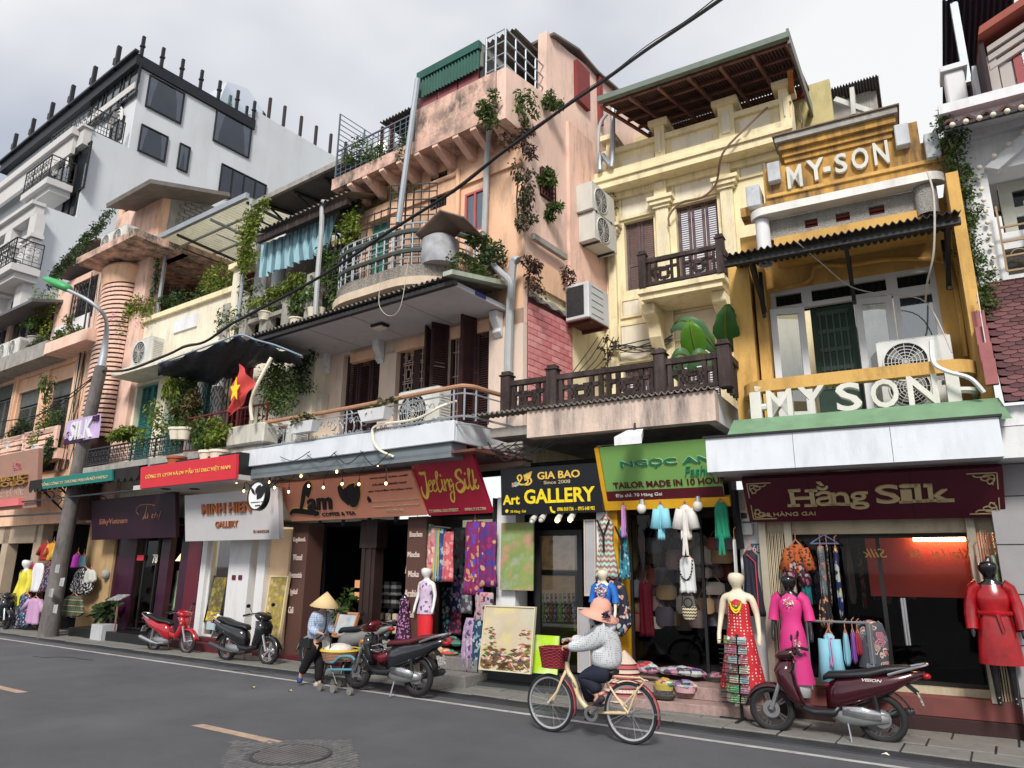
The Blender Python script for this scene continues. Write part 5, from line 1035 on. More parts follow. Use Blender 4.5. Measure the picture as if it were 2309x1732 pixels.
for xx,lb in((1015,'middle'),(465,'left')):
 yy=1400 if xx>900 else 1500;c=pe(OR,'F',xx,yy,-1.38);w_=.34 if xx>900 else .36;m=MB();z=c[2];m.add([(c[0]-w_*.8,-1.52,z-.2),(c[0]+w_*.8,-1.52,z-.2),(c[0]+w_*.8,-1.36,z-.2),(c[0]-w_*.8,-1.36,z-.2),(c[0]-w_,-1.56,z),(c[0]+w_,-1.56,z),(c[0]+w_,-1.34,z),(c[0]-w_,-1.34,z)],[(0,3,2,1),(4,5,6,7),(0,1,5,4),(1,2,6,5),(2,3,7,6),(3,0,4,7)])
 tp_=T('planter_box','white planter box hung on the %s of the tan handrail'%('middle' if xx>900 else 'left end'),'planter',OR,(c[0],-1.45,z-.2));m.Bd('box',WHITE,tp_);m=MB();lS(m,(c[0],-1.45,z+.06),(w_,.1,.1),260,.09,5,xx);m.Bd('foliage',M('leaf_succulent',(.10,.10,.05),.6,island=.6),tp_,kind='stuff')
aC('condenser behind the scrollwork railing, below the lattice doors',OR,(at('F',1350,1400,-.7)[0],-.8,zft),1.0,.8)
aC('condenser at the left end of the scrollwork balcony',OR,(at('F',260,1570,-.8)[0],-.8,zft),.95,.7)
m=MB();a,b,c,d=rect(OR,'F',495,1300,605,1410,-.05);m.box(a,b,-.2,-.003,c,d);solo('meter_box',m,M('meter_cream',(.6,.58,.48),.6,dirt=.2),'cream meter cabinet on the wall left of the brown shutters','cabinet',OR,(a,-.1,c),bevel=.01)
cA('cable','pale flexible hose sagging along the white fascia',[pe(OR,'F',1620,1330,-1.0),pe(OR,'F',1500,1370,-1.4),pe(OR,'F',1300,1470,-1.42),pe(OR,'F',1000,1520,-1.42),pe(OR,'F',970,1600,-1.42),pe(OR,'J',1500,40,-1.42),pe(OR,'J',1620,100,-1.3)],.022,CREAMP,OR)
cA('cable','thin wire loop hanging in front of the canopy',[pe(OR,'F',1250,200,df-.3),pe(OR,'F',1190,580,df-.3),pe(OR,'F',1100,665,df-.3),pe(OR,'F',1020,580,df-.3),pe(OR,'F',1030,390,df-.3)],.006,WIREW,OR)
# ---------------------------------------------------------------- pale yellow house set back behind its terrace (shop 70)
CU=Fr(-6.75,13.0,4.0);CL=Fr(-6.62,10.05,4.0)
t=T('cream_classical_house','pale yellow classical house with fluted pilasters and mauve shutters behind the concrete terrace','building',CU,(2,0,0));CT=t
at=CU.at;IV=CREAM;zc0=(at('C',830,1340,-.45)[1]+at('C',2000,1000,-.45)[1])/2;zc1=zc0+.42;uR=at('D',250,1120,0)[0];uE=at('D',360,850,0)[0];zt0=CL.at('G',1000,1300,-1)[1]
za=at('C',1500,860,-.2)[1]
sh=[rect(CU,'C',990,1600,1225,1659,0),rect(CU,'C',1390,1470,1732,1659,0)]
zsb=at('G',1100,455,0)[1];sh=[(a,b,zsb if i==0 else at('G',1560,400,0)[1]-.35,d)for i,(a,b,c,d)in enumerate(sh)]
lo=[rect(CU,'G',985,1065,1235,1300,0),rect(CU,'G',1385,1010,1750,1300,0)];lo=[(a,b,zt0-.1,d)for a,b,c,d in lo]
m=MB();wall_holes(m,-.1,uE,zt0-.6,zc0,0,.4,sh+lo);m.Bd('wall',IV,t)
for i,h in enumerate(sh):
 n=2 if i==0 else 3
 for j in range(n):a=h[0]+(h[1]-h[0])*j/n;sH(t,a+.01,a+(h[1]-h[0])/n-.01,h[2],h[3],.12,SHUTG,slat=.05)
 q=MB();q.box(h[0]-.12,h[1]+.12,-.05,-.002,h[3]+.05,h[3]+.12);q.Bd('lintel_moulding',IV,t)
for i,h in enumerate(lo):
 for j in range(3):a=h[0]+(h[1]-h[0])*j/3;sH(t,a+.01,a+(h[1]-h[0])/3-.01,h[2],h[3],.12,SHUTG,slat=.05)
for k,x0,y0,x1,y1 in(('C',975,1390,1222,1500),('C',1380,1250,1700,1350),('C',1890,1090,2075,1200),('G',985,560,1110,645),('G',972,755,1222,890),('G',1365,660,1740,790),('G',965,945,1200,985)):
 a,b,c,d=rect(CU,k,x0,y0,x1,y1,-.02);q=MB();q.box(a,b,-.03,-.002,c,d);q.Bd('wall_panel',CREAMP,t);q=MB()
 for s in((a-.06,a-.01,c-.06,d+.06),(b+.01,b+.06,c-.06,d+.06),(a-.01,b+.01,c-.06,c-.01),(a-.01,b+.01,d+.01,d+.06)):q.box(s[0],s[1],-.045,-.002,s[2],s[3])
 q.Bd('panel_frame',IV,t)
for k,xl,xr,yt in(('C',1243,1340,1480),('C',1748,1845,1330),('G',868,925,40)):
 a,b=at(k,xl,yt+150,-.1)[0],at(k,xr,yt+150,-.1)[0];zt_=at(k,(xl+xr)/2,yt,-.1)[1];zmid=at('G',1290,760,-.1)[1]
 q=MB();q.box(a,b,-.1,-.002,zt0-.5,zt_);q.box(a-.03,b+.03,-.14,-.101,zt0-.5,zt0+.3);q.Bd('pilaster',IV,t);q=MB();n=6
 for i in range(n):u=a+.03+(b-a-.06)*i/n;q.box(u+.008,u+(b-a-.06)/n-.012,-.115,-.101,zmid+.4,zt_-.02)
 q.Bd('fluting',CREAMP,t,kind='stuff');q=MB()
 for e_,z0,z1 in((.05,0,.07),(.1,.07,.16),(.14,.16,.24)):q.box(a-e_,b+e_,-.1-e_,-.003,zt_+z0,zt_+z1)
 q.box(a,b,-.16,-.003,zt_+.241,zc0-.002);q.Bd('capital',IV,t);q=MB();q.la([(0,-.19),(.07,-.19),(.1,-.161)],12,((a+b)/2,0,zt_+.5),1);q.Bd('rosette',CREAMP,t)
m=MB()
for e_,z0,z1 in((.12,-.14,0),(.45,.002,.16),(.5,.16,.24),(.42,.24,.42)):m.box(-.1,uE+.0,-e_,-.0 if z0<0 else .3,zc0+z0,zc0+z1-.001)
m.Bd('cornice',IV,t)
m=MB();m.box(-.1,uE,-.2,.1,zc1,za-.12);m.box(-.1,uE,-.28,.14,za-.119,za);m.Bd('attic_parapet',IV,t)
for k,x0,x1,yt in(('C',1215,1335,905),('C',1705,1875,715),('C',845,935,1140),('D',215,345,640)):
 a,b=at(k,x0,yt+80,-.25)[0],at(k,x1,yt+80,-.25)[0];a+=.06;b-=.06;q=MB();q.box(a,b,-.3,.12,zc1+.0,za+.2);q.box(a-.1,b+.1,-.4,.2,za+.2,za+.32);q.Bd('attic_pier',IV,t);q=MB();q.box(a+.08,b-.08,-.33,-.301,zc1+.15,za+.05);q.Bd('pier_panel',CREAMP,t)
for x0,y0,x1,y1 in((975,1120,1235,1200),(1360,930,1690,1060),(1890,790,2140,890)):
 a,b,c,d=rect(CU,'C',x0,y0,x1,y1,-.2);q=MB();q.box(a,b,-.22,-.201,max(c,zc1+.1),min(d,za-.2));q.Bd('attic_panel',CREAMP,t)
sb=at('G',1100,540,-1.0)[1];b0,b1=at('G',1095,545,-1.0)[0],at('G',1775,385,-1.0)[0]
m=MB();m.box(b0,b1,-1.0,0,sb+.12,sb+.22);m.box(b0+.06,b1-.06,-.94,0,sb,sb+.119);m.Bd('balcony_slab',IV,t)
for xx in(1240,1780):u=at('G',xx,700,-.3)[0];q=MB();q.pZ([(-.005,sb),(-.75,sb),(-.72,sb-.2),(-.45,sb-.35),(-.4,sb-.6),(-.15,sb-.9),(-.005,sb-.95)],0,u-.13,u+.13);q.Bd('corbel',IV,t,bevel=.02)
def cP(u0,u1,z0,z1,y,parent,W=.07):
 w_=u1-u0;h=z1-z0
 def B(x0,y0,x1,y1,nm='baluster'):q=MB();q.bar((u0+w_*x0,y,z0+h*y0),(u0+w_*x1,y,z0+h*y1),W);q.Bd(nm,DWOOD,parent)
 for x in(.08,.92):B(x,0,x,1)
 for x in(.27,.73):B(x,0,x,.98)
 B(.08,.62,.44,.62,'cross_rail');B(.56,.62,.92,.62,'cross_rail')
 for a in((.38,.14,.38,.52),(.62,.14,.62,.52),(.38,.14,.62,.14),(.38,.52,.62,.52)):B(*a,nm='fret')
 B(.27,.33,.38,.33,'fret');B(.62,.33,.73,.33,'fret');B(.5,.52,.5,.66,'fret');B(.5,0,.5,.14,'fret')
def balustrade(parent,fr,posts,y,z0,z1,cap=.16,pw=.15):
 for i,u in enumerate(posts):q=MB();q.box(u-pw/2,u+pw/2,y-pw/2,y+pw/2,z0,z1+cap*.6);q.box(u-pw*.62,u+pw*.62,y-pw*.62,y+pw*.62,z1+cap*.6,z1+cap*.8);q.box(u-pw*.45,u+pw*.45,y-pw*.45,y+pw*.45,z1+cap*.8,z1+cap*1.2);q.Bd('newel_post',DWOOD,parent,bevel=.008)
 for a,b in zip(posts,posts[1:]):a,b=a+pw/2,b-pw/2;q=MB();q.box(a,b,y-.05,y+.05,z1-.08,z1);q.Bd('top_rail',DWOOD,parent);q=MB();q.box(a,b,y-.035,y+.035,z0+.04,z0+.1);q.Bd('bottom_rail',DWOOD,parent)
zb1=at('G',1450,170,-.95)[1];P_=[at('G',1142,350,-.95)[0],at('G',1750,250,-.95)[0]]
tb=T('wooden_balustrade','small dark wooden fretwork balustrade of the upper balcony','balustrade',CU,((P_[0]+P_[1])/2,-.95,sb+.22));balustrade(tb,CU,P_,-.95,sb+.22,zb1)
mid=(P_[0]+P_[1])/2
for a,b in((P_[0]+.08,mid),(mid,P_[1]-.08)):cP(a,b,sb+.32,zb1-.06,-.95,tb,.05)
q=MB()
for i in range(5):q.bar((P_[1],-.95+.18*(i+1),sb+.3),(P_[1],-.95+.18*(i+1),zb1),.05)
q.bar((P_[1],-.9,zb1-.04),(P_[1],0,zb1-.04),.08);q.bar((P_[0],-.9,zb1-.04),(P_[0],0,zb1-.04),.08);q.Bd('side_rail',DWOOD,tb,kind='stuff')
tt=T('terrace','mould streaked concrete terrace front over the art gallery and green tailor sign','terrace',CL,(2,-1,3));ca=CL.at
a,b=ca('G',235,1520,-1.0),ca('G',1700,1330,-1.0);ztop=(ca('G',240,1435,-1)[1]+ca('G',1690,1210,-1)[1])/2;zbot=(ca('G',240,1615,-1)[1]+ca('G',1690,1480,-1)[1])/2
m=MB();m.box(a[0],b[0],-1.0,-.8,zbot,ztop);m.Bd('terrace_front',M('mould_streaked_concrete',(.66,.52,.44),.9,var=.15,scale=1.2,dirt=1.2,dirtcol=(.17,.145,.135),bump=.15,bs=20,dz=.2,dscale=1.4),tt)
m=MB();m.box(b[0]-.15,b[0]+.002,-.8,.6,zbot,ztop-.01);m.Bd('terrace_return',WHITE,tt)
m=MB();m.box(a[0]-.8,b[0],-.8,3.3,zbot+.1,zbot+.25);m.Bd('terrace_floor',GREYC,tt)
m=MB();n=300;m.grid([[(a[0]-1.1+(b[0]-a[0]+1.1)*i/n,yy,ztop+.03+.022*sin(i*.9))for i in range(n+1)]for yy in(-1.06,-.78)]);m.Bd('corrugated_cap',ROOFC,tt,solid=.012)
pz=[ca('G',82,1300,-.9)[0],ca('G',440,1250,-.9)[0],ca('G',1280,1100,-.9)[0],ca('G',1780,1050,-.9)[0]]
zr_=ca('G',1280,1015,-.9)[1]
tw=T('wooden_balustrade','long dark weathered balustrade with square fretwork along the concrete terrace','balustrade',CL,(pz[1],-.9,ztop));balustrade(tw,CL,pz,-.9,ztop+.03,zr_,.14,.17)
pm=(pz[1]+pz[2])/2
for a_,b_ in((pz[0]+.08,pz[1]-.08),(pz[1]+.08,pm),(pm,pz[2]-.08),(pz[2]+.08,pz[3]-.08)):cP(a_,b_,ztop+.1,zr_-.08,-.9,tw,.065)
q=MB()
for i in range(8):q.bar((pz[3],-.9+.17*(i+1),ztop),(pz[3],-.9+.17*(i+1),zr_),.07)
q.bar((pz[3],-.85,zr_-.04),(pz[3],.6,zr_-.04),.1);q.Bd('side_rail',DWOOD,tw,kind='stuff')
def sdp(k,x,y):return OR.side(k,x,y,.01)
p0,p1,p2,p3=sdp('G',240,535),sdp('G',580,745),sdp('G',570,1180),sdp('G',222,1250)
tb=T('brick_panel','panel of painted pink bricks on the side wall above the terrace','brick panel',OR,(.02,(p0[0]+p1[0])/2,zt0))
y0,y1=p0[0],p1[0];z0=zt0;z1=(p0[1]+p1[1])/2+.1
q=MB();q.box(.012,.022,y0,y1,z0,z1);q.Bd('mortar',M('dark_mortar',(.10,.03,.035),.9),tb)
PB=[M('pink_brick_%d'%i,c,.85,var=.2,scale=8,dirt=.35,dirtcol=(.12,.04,.05))for i,c in enumerate(((.62,.24,.24),(.68,.30,.30),(.56,.19,.20)))]
bh,bw=.118,.30;r=random.Random(2);protos={};j=0;z=z0+.01
while z+bh<z1:
 y=y0-(bw/2 if j%2 else 0)
 while y<y1:
  a_,b_=max(y,y0),min(y+bw,y1)
  if b_-a_>.05:
   key=(round(b_-a_,2),r.randrange(3))
   if key not in protos:q=MB();q.box(0,.018,.006,b_-a_-.006,.006,bh-.006);q.v=[v+OFF[tb.name]for v in q.v];ob=q.Bd('brick',PB[key[1]],tb);protos[key]=ob
   else:ob=protos[key].copy();COL.objects.link(ob)
   ob.location=Vector((.02+r.uniform(0,.006),a_,z))-OFF[tb.name]
  y+=bw
 z+=bh;j+=1
q=MB();n=20;q.grid([[(.0,y0+(y1-y0)*i/n,z1+.03*sin(i*1.1))for i in range(n+1)],[(.09,y0+(y1-y0)*i/n,z1-.02+.03*sin(i*1.1))for i in range(n+1)],[(.09,y0+(y1-y0)*i/n,z1+.06+.02*sin(i*.8))for i in range(n+1)]]);q.Bd('ragged_edge',GREYC,tb)
f0,f1=at('C',890,650,-1.3),at('D',305,125,-1.3);k0,k1=at('C',1110,880,1.6),at('D',430,470,1.6)
tr=T('tin_roof','wide rust red corrugated tin roof on a steel frame above the pale yellow house','roof',CU,((f0[0]+f1[0])/2,0,za))
zf_,zk=(f0[1]+f1[1])/2,(k0[1]+k1[1])/2;uA,uB=(f0[0]+k0[0])/2,(f1[0]+k1[0])/2
m=MB();corr(m,(uA,-1.3,zf_),(uB,-1.3,zf_),(uB,1.8,zk),(uA,1.8,zk),56,.03);m.Bd('roof_sheet',M('rusty_tin',(.17,.10,.10),.7,var=.3,scale=1.5,dirt=.5,dirtcol=(.06,.03,.03)),tr)
m=MB();m.box(uA-.05,uB+.05,-1.42,-1.3,zf_-.07,zf_+.05);m.Bd('gutter',M('sage_gutter',(.16,.20,.17),.6,dirt=.3),tr);m=MB();m.bar((uB+.03,-1.35,zf_),(uB+.03,3.2,zk-.55),.05,.3);m.Bd('verge_board',M('grey_trim',(0,0,0)),tr)
RU=M('rust_steel',(.24,.12,.10),.85,var=.35,scale=5)
for i in range(5):f_=i/4*.94+.03;y=-1.3+3.1*f_;z=zf_+(zk-zf_)*f_-.08;q=MB();q.bar((uA,y,z),(uB,y,z),.06);q.Bd('purlin',RU,tr)
for i in range(7):u=uA+(uB-uA)*i/6;q=MB();q.bar((u,-1.3,zf_-.15),(u,1.8,zk-.15),.06);q.Bd('rafter',RU,tr)
q=MB();q.box(uA,uB,1.7,1.8,zk-.35,zk-.2);q.Bd('wall_plate',M('oxide_red',(0,0,0)),tr)
pt=at('D',300,235,-.6);pb=at('D',335,620,-.2);q=MB();q.bar((pt[0],-.6,zf_-.2),(pb[0],-.2,za+.1),.1);q.Bd('post',M('orange_rust',(.42,.16,.05),.85,var=.4,scale=5),tr)
m=MB();m.box(-.1,uE+.6,1.8,2.0,zc1-.1,zk-.05);m.box(-.12,.0,.1,1.8,zc1,zk);m.Bd('attic_wall',M('olive_plaster',(.52,.45,.22),.85,var=.12,dirt=.4),t)
s0,s1,s2=CU.side('D',440,400,uE+.62),CU.side('D',650,830,uE+.62),CU.side('D',480,860,uE+.62)
m=MB();m.pZ([(1.8,s0[1]-2.2),(1.8,s0[1]),(s1[0],s1[1]),(s1[0],s1[1]-2)],0,uE+.5,uE+.62);m.Bd('gable_wall',M('stained_white',(.58,.58,.54),.85,dirt=.6),t)
q=MB();a,b=CU.side('D',385,750,uE),CU.side('D',445,900,uE)
for i in range(3):
 for j in range(5):q.la([(.09,-.02),(.12,.02)],8,(uE+.0,a[0]+(b[0]-a[0])*(i+.5)/3,b[1]+(a[1]-b[1])*(j+.5)/5),0)
q.Bd('pierced_blocks',IV,t,kind='stuff')
BB=Fr(-2.6,19,4);u0,u1,z0,z1=rect(BB,'D',570,640,1025,830,0)
tb=T('rear_building','grey rear building with stone balustrade and tin roof seen above the ochre parapet','building',BB,(u0,0,0));zt_=(BB.at('D',1020,490,-.5)[1]+BB.at('D',575,630,-.5)[1])/2
m=MB();m.box(u0-.5,u1,0,5,3,zt_-.7);m.box(u1-1.1,u1,-.3,0,3,zt_-.1);m.Bd('wall',GREYC,tb);m=MB();corr(m,(u0-.4,-.8,zt_),(u1+.1,-.8,zt_),(u1+.1,5,zt_-.6),(u0-.4,5,zt_-.6),26,.04);m.Bd('roof_sheet',M('grey_tin',(0,0,0)),tb)
a=BB.at('D',760,700,-.2);q=BB.at('D',985,740,-.2);
for i in range(7):u=a[0]+.2+(q[0]-a[0]-.3)*i/6;mm=MB();zb=q[1]-.2;mm.la([(.1,zb),(.06,zb+.15),(.13,zb+.4),(.05,zb+.7),(.1,zb+.8)],8,(u,-.25,0));mm.Bd('stone_baluster',GREYC,tb,smooth=True)
mm=MB();mm.box(a[0],u1-1.11,-.4,0,zb+.8,zb+1.0);mm.box(a[0],u1-1.11,-.4,0,zb-.25,zb);mm.Bd('stone_rail',GREYC,tb)
m=MB();p=BB.at('D',670,640,-2);m.bar((p[0],-2,p[1]),(p[0]+.8,-2,BB.at('D',740,810,-2)[1]),.12);m.bar((p[0]+.4,-2,p[1]+.1),(BB.at('D',820,780,-2)[0],-2,BB.at('D',820,780,-2)[1]),.35,.1);m.Bd('roof_brace',M('stained_white',(0,0,0)),tb)
tn=T('banana_plant','banana plant with broad green leaves behind the terrace balustrade','plant',CL,(pz[2]+.9,.3,ztop))
def bleaf(p,q,w_,mat,bend=.15,seed=1):
 p,q=Vector(p),Vector(q);d=q-p;s=d.cross(Vector((0,1,.15))).normalized();n=12;rows=[];r=random.Random(seed)
 for i in range(n+1):
  f=i/n;c=p+d*f+Vector((0,-bend*sin(pi*f),bend*sin(pi*f)));ww=w_*.95*max(.02,min(1,f*3.5+.08)*(1-f)**.65);ww*=1+r.uniform(-.08,.08)
  rows.append([c-s*ww+Vector((0,.06,-.05)),c-s*ww*.5+Vector((0,-.0,0)),c+Vector((0,.05,0)),c+s*ww*.5,c+s*ww+Vector((0,.06,-.05))])
 m=MB();m.grid(rows);o=m.Bd('leaf',mat,tn,smooth='all');m=MB();m.tu([r_[2]+Vector((0,-.012,0))for r_ in rows],[.02*(1-i/14)+.004 for i in range(len(rows))],5);m.Bd('midrib',LEAFY,o)
BG=M('banana_green',(.10,.26,.025),.4,var=.3,scale=3,trans=.25,bump=0,coat=.15);BD=M('banana_dark',(.04,.13,.025),.4,var=.3,scale=3,trans=.15,bump=0);BP=M('banana_pale',(.10,.22,.10),.45,var=.2,trans=.25,bump=0)
def lp(x,y,d):return pe(CL,'G',x,y,d)
bleaf(lp(1560,1000,-.2),lp(1505,705,-.4),.27,BG,seed=1);bleaf(lp(1720,940,.1),lp(1350,775,0),.22,BP,.25,2);bleaf(lp(1790,930,-.2),lp(1815,570,-.4),.26,BD,seed=3);bleaf(lp(1700,930,.2),lp(1600,830,.2),.12,BG,seed=4)
bleaf(lp(1500,1130,-.2),lp(1205,1110,-.3),.2,BP,seed=5);bleaf(lp(1550,1030,-.4),lp(1340,1060,-.5),.22,BP,seed=6);bleaf(lp(1700,1000,-.4),lp(1480,1100,-.5),.2,BP,seed=7);bleaf(lp(1840,940,-.1),lp(1890,620,0),.14,BG,seed=8)
m=MB();m.tu([(pz[2]+1.0,.1,ztop-.3),(pz[2]+1.0,.05,zr_+.1)],[.13,.1],10);m.Bd('stem',LEAFY,tn,smooth=True)
r=random.Random(33)
for i in range(7):
 cA('facade_cable',ORD[i]+' strand of the cables strung from the condenser over the yellow panels',[pe(CU,'G',880+r.uniform(-15,15),880+r.uniform(-60,60),-.2),pe(CU,'G',1000,930+r.uniform(-50,20),-.25),pe(CU,'G',1200,900+r.uniform(-60,60),-.25),pe(CU,'G',1370,830+r.uniform(-20,30),-.2)],.012,WIRE,CU,group='cables over the yellow house front',n=4,sm=4)
cA('facade_cable','thick looping cable hanging from the attic over the middle pilaster',[pe(CU,'C',2110,700,-.4),pe(CU,'C',1940,860,-.55),pe(CU,'C',1760,1060,-.6),pe(CU,'C',1710,1290,-.25),pe(CU,'C',1600,1400,-.2),pe(CU,'C',1440,1440,-.2),pe(CU,'C',1345,1540,-.2),pe(CU,'C',1345,1620,-.2)],.022,M('brown_cable',(.22,.14,.11),.7),CU)
for i in range(5):
 x=640+i*40;cA('loose_wire',ORD[i]+' loose drooping wire from the left below the big white condenser',[pe(CL,'G',x+150,830,.8),pe(CL,'G',x+60,960+i*20,.3),pe(CL,'G',x-60,1120,-.6)],.008,WIRE,CL,group='loose wires below the white condenser',n=4)
cB('joint_creeper','black dead roots running down the wall joint beside the brick panel',CL,[pe(CL,'G',850,820,2.5),pe(CL,'G',860,1000,2.4),pe(CL,'G',850,1280,2.3)],.12,300,LEAFB,.07,77)
pipe('drain_pipe','thin grey pipe at the corner between orange and yellow houses',CU,[('C',905,650,-.5),('C',900,1120,-.5),('C',870,1130,-.5),('C',810,1060,-.5),('C',805,1190,-.5)],.06,GALV)
pipe('drain_pipe','white wall pipe beside the two small condensers',CU,[('C',860,750,-.3),('C',800,850,-.3),('C',790,1100,-.3),('C',795,1659,-.3),('G',785,350,-.3)],.04,PIPEW)
# ---------------------------------------------------------------- ochre house (shop 68)
MS=Fr(-3.2,10.02,6.0)
t=T('ochre_house','ochre yellow house with stepped parapet, raised white lettering and letter balustrade','building',MS,(1.5,0,0));MT=t;at=MS.at
P=[at('D',x,y,0)for x,y in((105,1190),(285,1145),(1090,900),(1128,850),(1315,840),(1335,990),(1500,940),(1560,940),(1580,1230),(100,1500))]
uL,uR=P[0][0],P[7][0];z1_,z2_,z3_,z4_=P[0][1],8.06,P[3][1],P[6][1]
zB=(at('D',110,1530,-.0)[1]+at('D',1500,1210,0)[1])/2
uM0,uM1=at('D',285,1050,0)[0],at('D',1090,850,0)[0];uS=at('D',1335,990,0)[0];uLL=at('D',-60,1600,0)[0]
m=MB();m.pZ([(uLL,zB),(uLL,z1_-.55),(uL,z1_-.55),(uL,z1_),(uM0,z1_),(uM0,z2_-.1),(uM1,z2_-.1),(uM1,z3_),(uS-.0,z3_),(uS,z4_),(uR,z4_),(uR,zB)],1,0,.3);m.Bd('parapet',M('weathered_ochre',(.66,.37,.09),.9,var=.22,scale=1.4,dirt=1.4,dirtcol=(.13,.08,.045),bump=.15,bs=25,dz=.15,dscale=1.5),t)
for e_,za_,zb_ in((.04,-.3,-.22),(.08,-.22,-.13),(.14,-.13,-.02),(.2,-.02,.07)):m=MB();m.box(uM0-e_*.6,uM1+e_*.6,-e_,.3+e_,z2_+za_,z2_+zb_-.001);m.Bd('cornice_step',M('weathered_ochre',(0,0,0))if zb_<0 else GREYC,t)
m=MB();m.box(uM0-.15,uM1+.15,-.23,.3,z2_+.07,z2_+.09);m.Bd('parapet_cornice',M('blackened_cornice',(.20,.14,.10),.9,var=.4,scale=3,dirt=.8,bump=.2),t)
m=MB();a=at('D',1340,1145,0)[1];m.box(uL+.03,uR-.03,-.035,-.001,zB+.2,zB+.25);m.Bd('moulding',YEL,t)
bd=BO(MS,('D',0,1000),('D',1500,700),('D',1500,1300),('D',0,1600),-.01,-.01)
LW=M('letter_white',(.66,.66,.60),.85,var=.12,dirt=.35,dirtcol=(.25,.22,.18))
tl=T('letter_row','raised white letters MY-SON on the ochre parapet','lettering',MS,(at('D',700,1150,0)[0],-.01,z1_))
for ch,x0,y0,x1,y1 in(('M',292,1180,425,1322),('Y',445,1132,600,1262),('-',580,1182,640,1206),('S',662,1085,775,1208),('O',792,1045,942,1175),('N',960,995,1100,1140)):
 a=bd.hit('D',x0,y0);b=bd.hit('D',x1,y1);m=MB();text_on(m,bd,ch,a[0],min(a[1],b[1]),b[0],max(a[1],b[1]),0.002,.06,bold=.045);m.Bd('letter',LW,tl)
for x0,y0,x1,y1 in((135,1135,245,1258),(-30,1315,90,1455),(1125,838,1260,975),(1358,905,1503,1068)):
 a,b,c,d=rect(MS,'D',x0,y0,x1,y1,-.12);q=MB();q.box(a,b,-.12,.32,c,d);q.Bd('parapet_block',M('limewashed_block',(.55,.57,.60),.9,var=.2,scale=3,dirt=.5),t,bevel=.01)
l0,l1=at('D',5,1620,-.2)[0],at('D',1535,1225,-.2)[0];zl=6.95;S=sD(l0,l1,.24,.22);m=MB();m.pZ(S,2,zl-.05,zl+.07);m.Bd('curved_ledge',M('bright_stained_white',(.76,.75,.72),.85,dirt=.5,dirtcol=(.2,.19,.17)),t)
vt=[rect(MS,'D',430,1560,538,1620,0),rect(MS,'D',668,1500,787,1560,0),rect(MS,'D',925,1430,1055,1492,0)]
zpb=6.58;vt=[(a,b,6.66,6.79)for a,b,c,d in vt]
m=MB();wall_holes(m,l0+.1,l1-.2,zpb,zl-.051,.0,.3,vt);m.Bd('pebble_wall',M('white_pebbledash',(.50,.49,.46),.95,var=.4,scale=45,bump=.5,bs=70,dirt=.5),t)
for a,b,c,d in vt:
 q=MB();q.box(a,b,.12,.14,c,d);q.Bd('vent_back',DARK,t)
 for i in range(2):q=MB();q.box(a,b,.04,.1,c+.01+i*.06,c+.05+i*.06);q.Bd('vent_brick',M('dark_red_brick',(0,0,0)),t)
q=MB();q.la([(.14,zpb-.1),(.14,zl-.06)],16,(l1-.25,-.02,0));q.Bd('round_corner',M('white_pebbledash',(0,0,0)),t,smooth=True);q=MB();q.la([(.1,zpb-.4),(.1,zl-.06)],14,(l0+.16,-.06,0));q.Bd('round_corner',WHITE,t,smooth=True)
m=MB();zw1=at('H',800,200,.0)[1];m.box(l0+.3,l1-.3,-.06,.3,zpb-.35,zpb-.001);m.Bd('ochre_band',YEL,t)
w0,w1=at('H',0,195,-1.1),at('D',1640,1450,-1.1);za=(w0[1]+w1[1])/2;uw0=w0[0]-.35;uw1=w1[0]
ta=T('tin_awning','dark corrugated tin awning over the white framed doors of the ochre house','awning',MS,((uw0+uw1)/2,-.6,za));m=MB();corr(m,(uw0,-1.1,za),(uw1,-1.1,za),(uw1,.0,za+.25),(uw0,0,za+.25),34,.02);m.Bd('roof_sheet',M('black_tin',(.05,.045,.042),.8,var=.4,dirt=.3),ta,solid=.01)
m=MB();m.box(uw0,uw1,-1.0,-.92,za-.12,za-.04);m.Bd('awning_beam',BLACKM,ta)
for k,xx in(('H',40),('H',770),('H',1560)):
 u=at(k,xx,200,-.5)[0];q=MB();q.bar((u,-1.0,za-.06),(u,.2,za-.5),.05);q.bar((u,-.02,za-1.0+.4),(u,-.02,za+.1),.05);q.bar((u,-.6,za+.02),(u,-.02,za-.55),.045);q.Bd('bracket',BLACKM,ta)
wf=rect(MS,'H',185,560,1530,860,.35);a,b=at('H',185,500,.35),at('H',1480,700,.35);zfl=at('H',600,1300,.0)[1]-.25
W0,W1=at('H',190,800,.35)[0],at('H',1490,600,.35)[0];WZ1=at('H',700,420,.35)[1];WZ1=(at('H',187,490,.35)[1]+at('H',1430,250,.35)[1])/2
pl0,pl1=at('H',-60,600,0)[0],at('H',110,700,0)[0];pr0,pr1=at('H',1640,400,0)[0],at('H',1790,700,0)[0]
m=MB();wall_holes(m,pl0,pr1,zfl-.5,zpb+.3,.35,.6,[(W0,W1,zfl,WZ1)]);m.Bd('recess_wall',YEL,t)
m=MB();m.box(pl0-.15,pl1-.14,-.02,.34,2.6,zpb-.3);m.box(pl1-.1,pl1+.05,.1,.34,zfl-.5,zpb-.36);m.Bd('left_pier',YEL,t)
m=MB();m.box(pr0,pr1,-.35,.34,zfl-.5,zpb+.3);m.Bd('right_pier',YEL,t)
UPV=M('white_frame',(.66,.67,.68),.4,var=.05,dirt=.15,dirtcol=(.3,.3,.3));GLR=glassmat('street_glass',(.45,.5,.52),.22)
zmid=at('H',1300,455,.35)[1];zmid=(at('H',330,640,.35)[1]+at('H',1290,430,.35)[1])/2
c1,c2=at('H',465,700,.35)[0],at('H',1150,700,.35)[0]
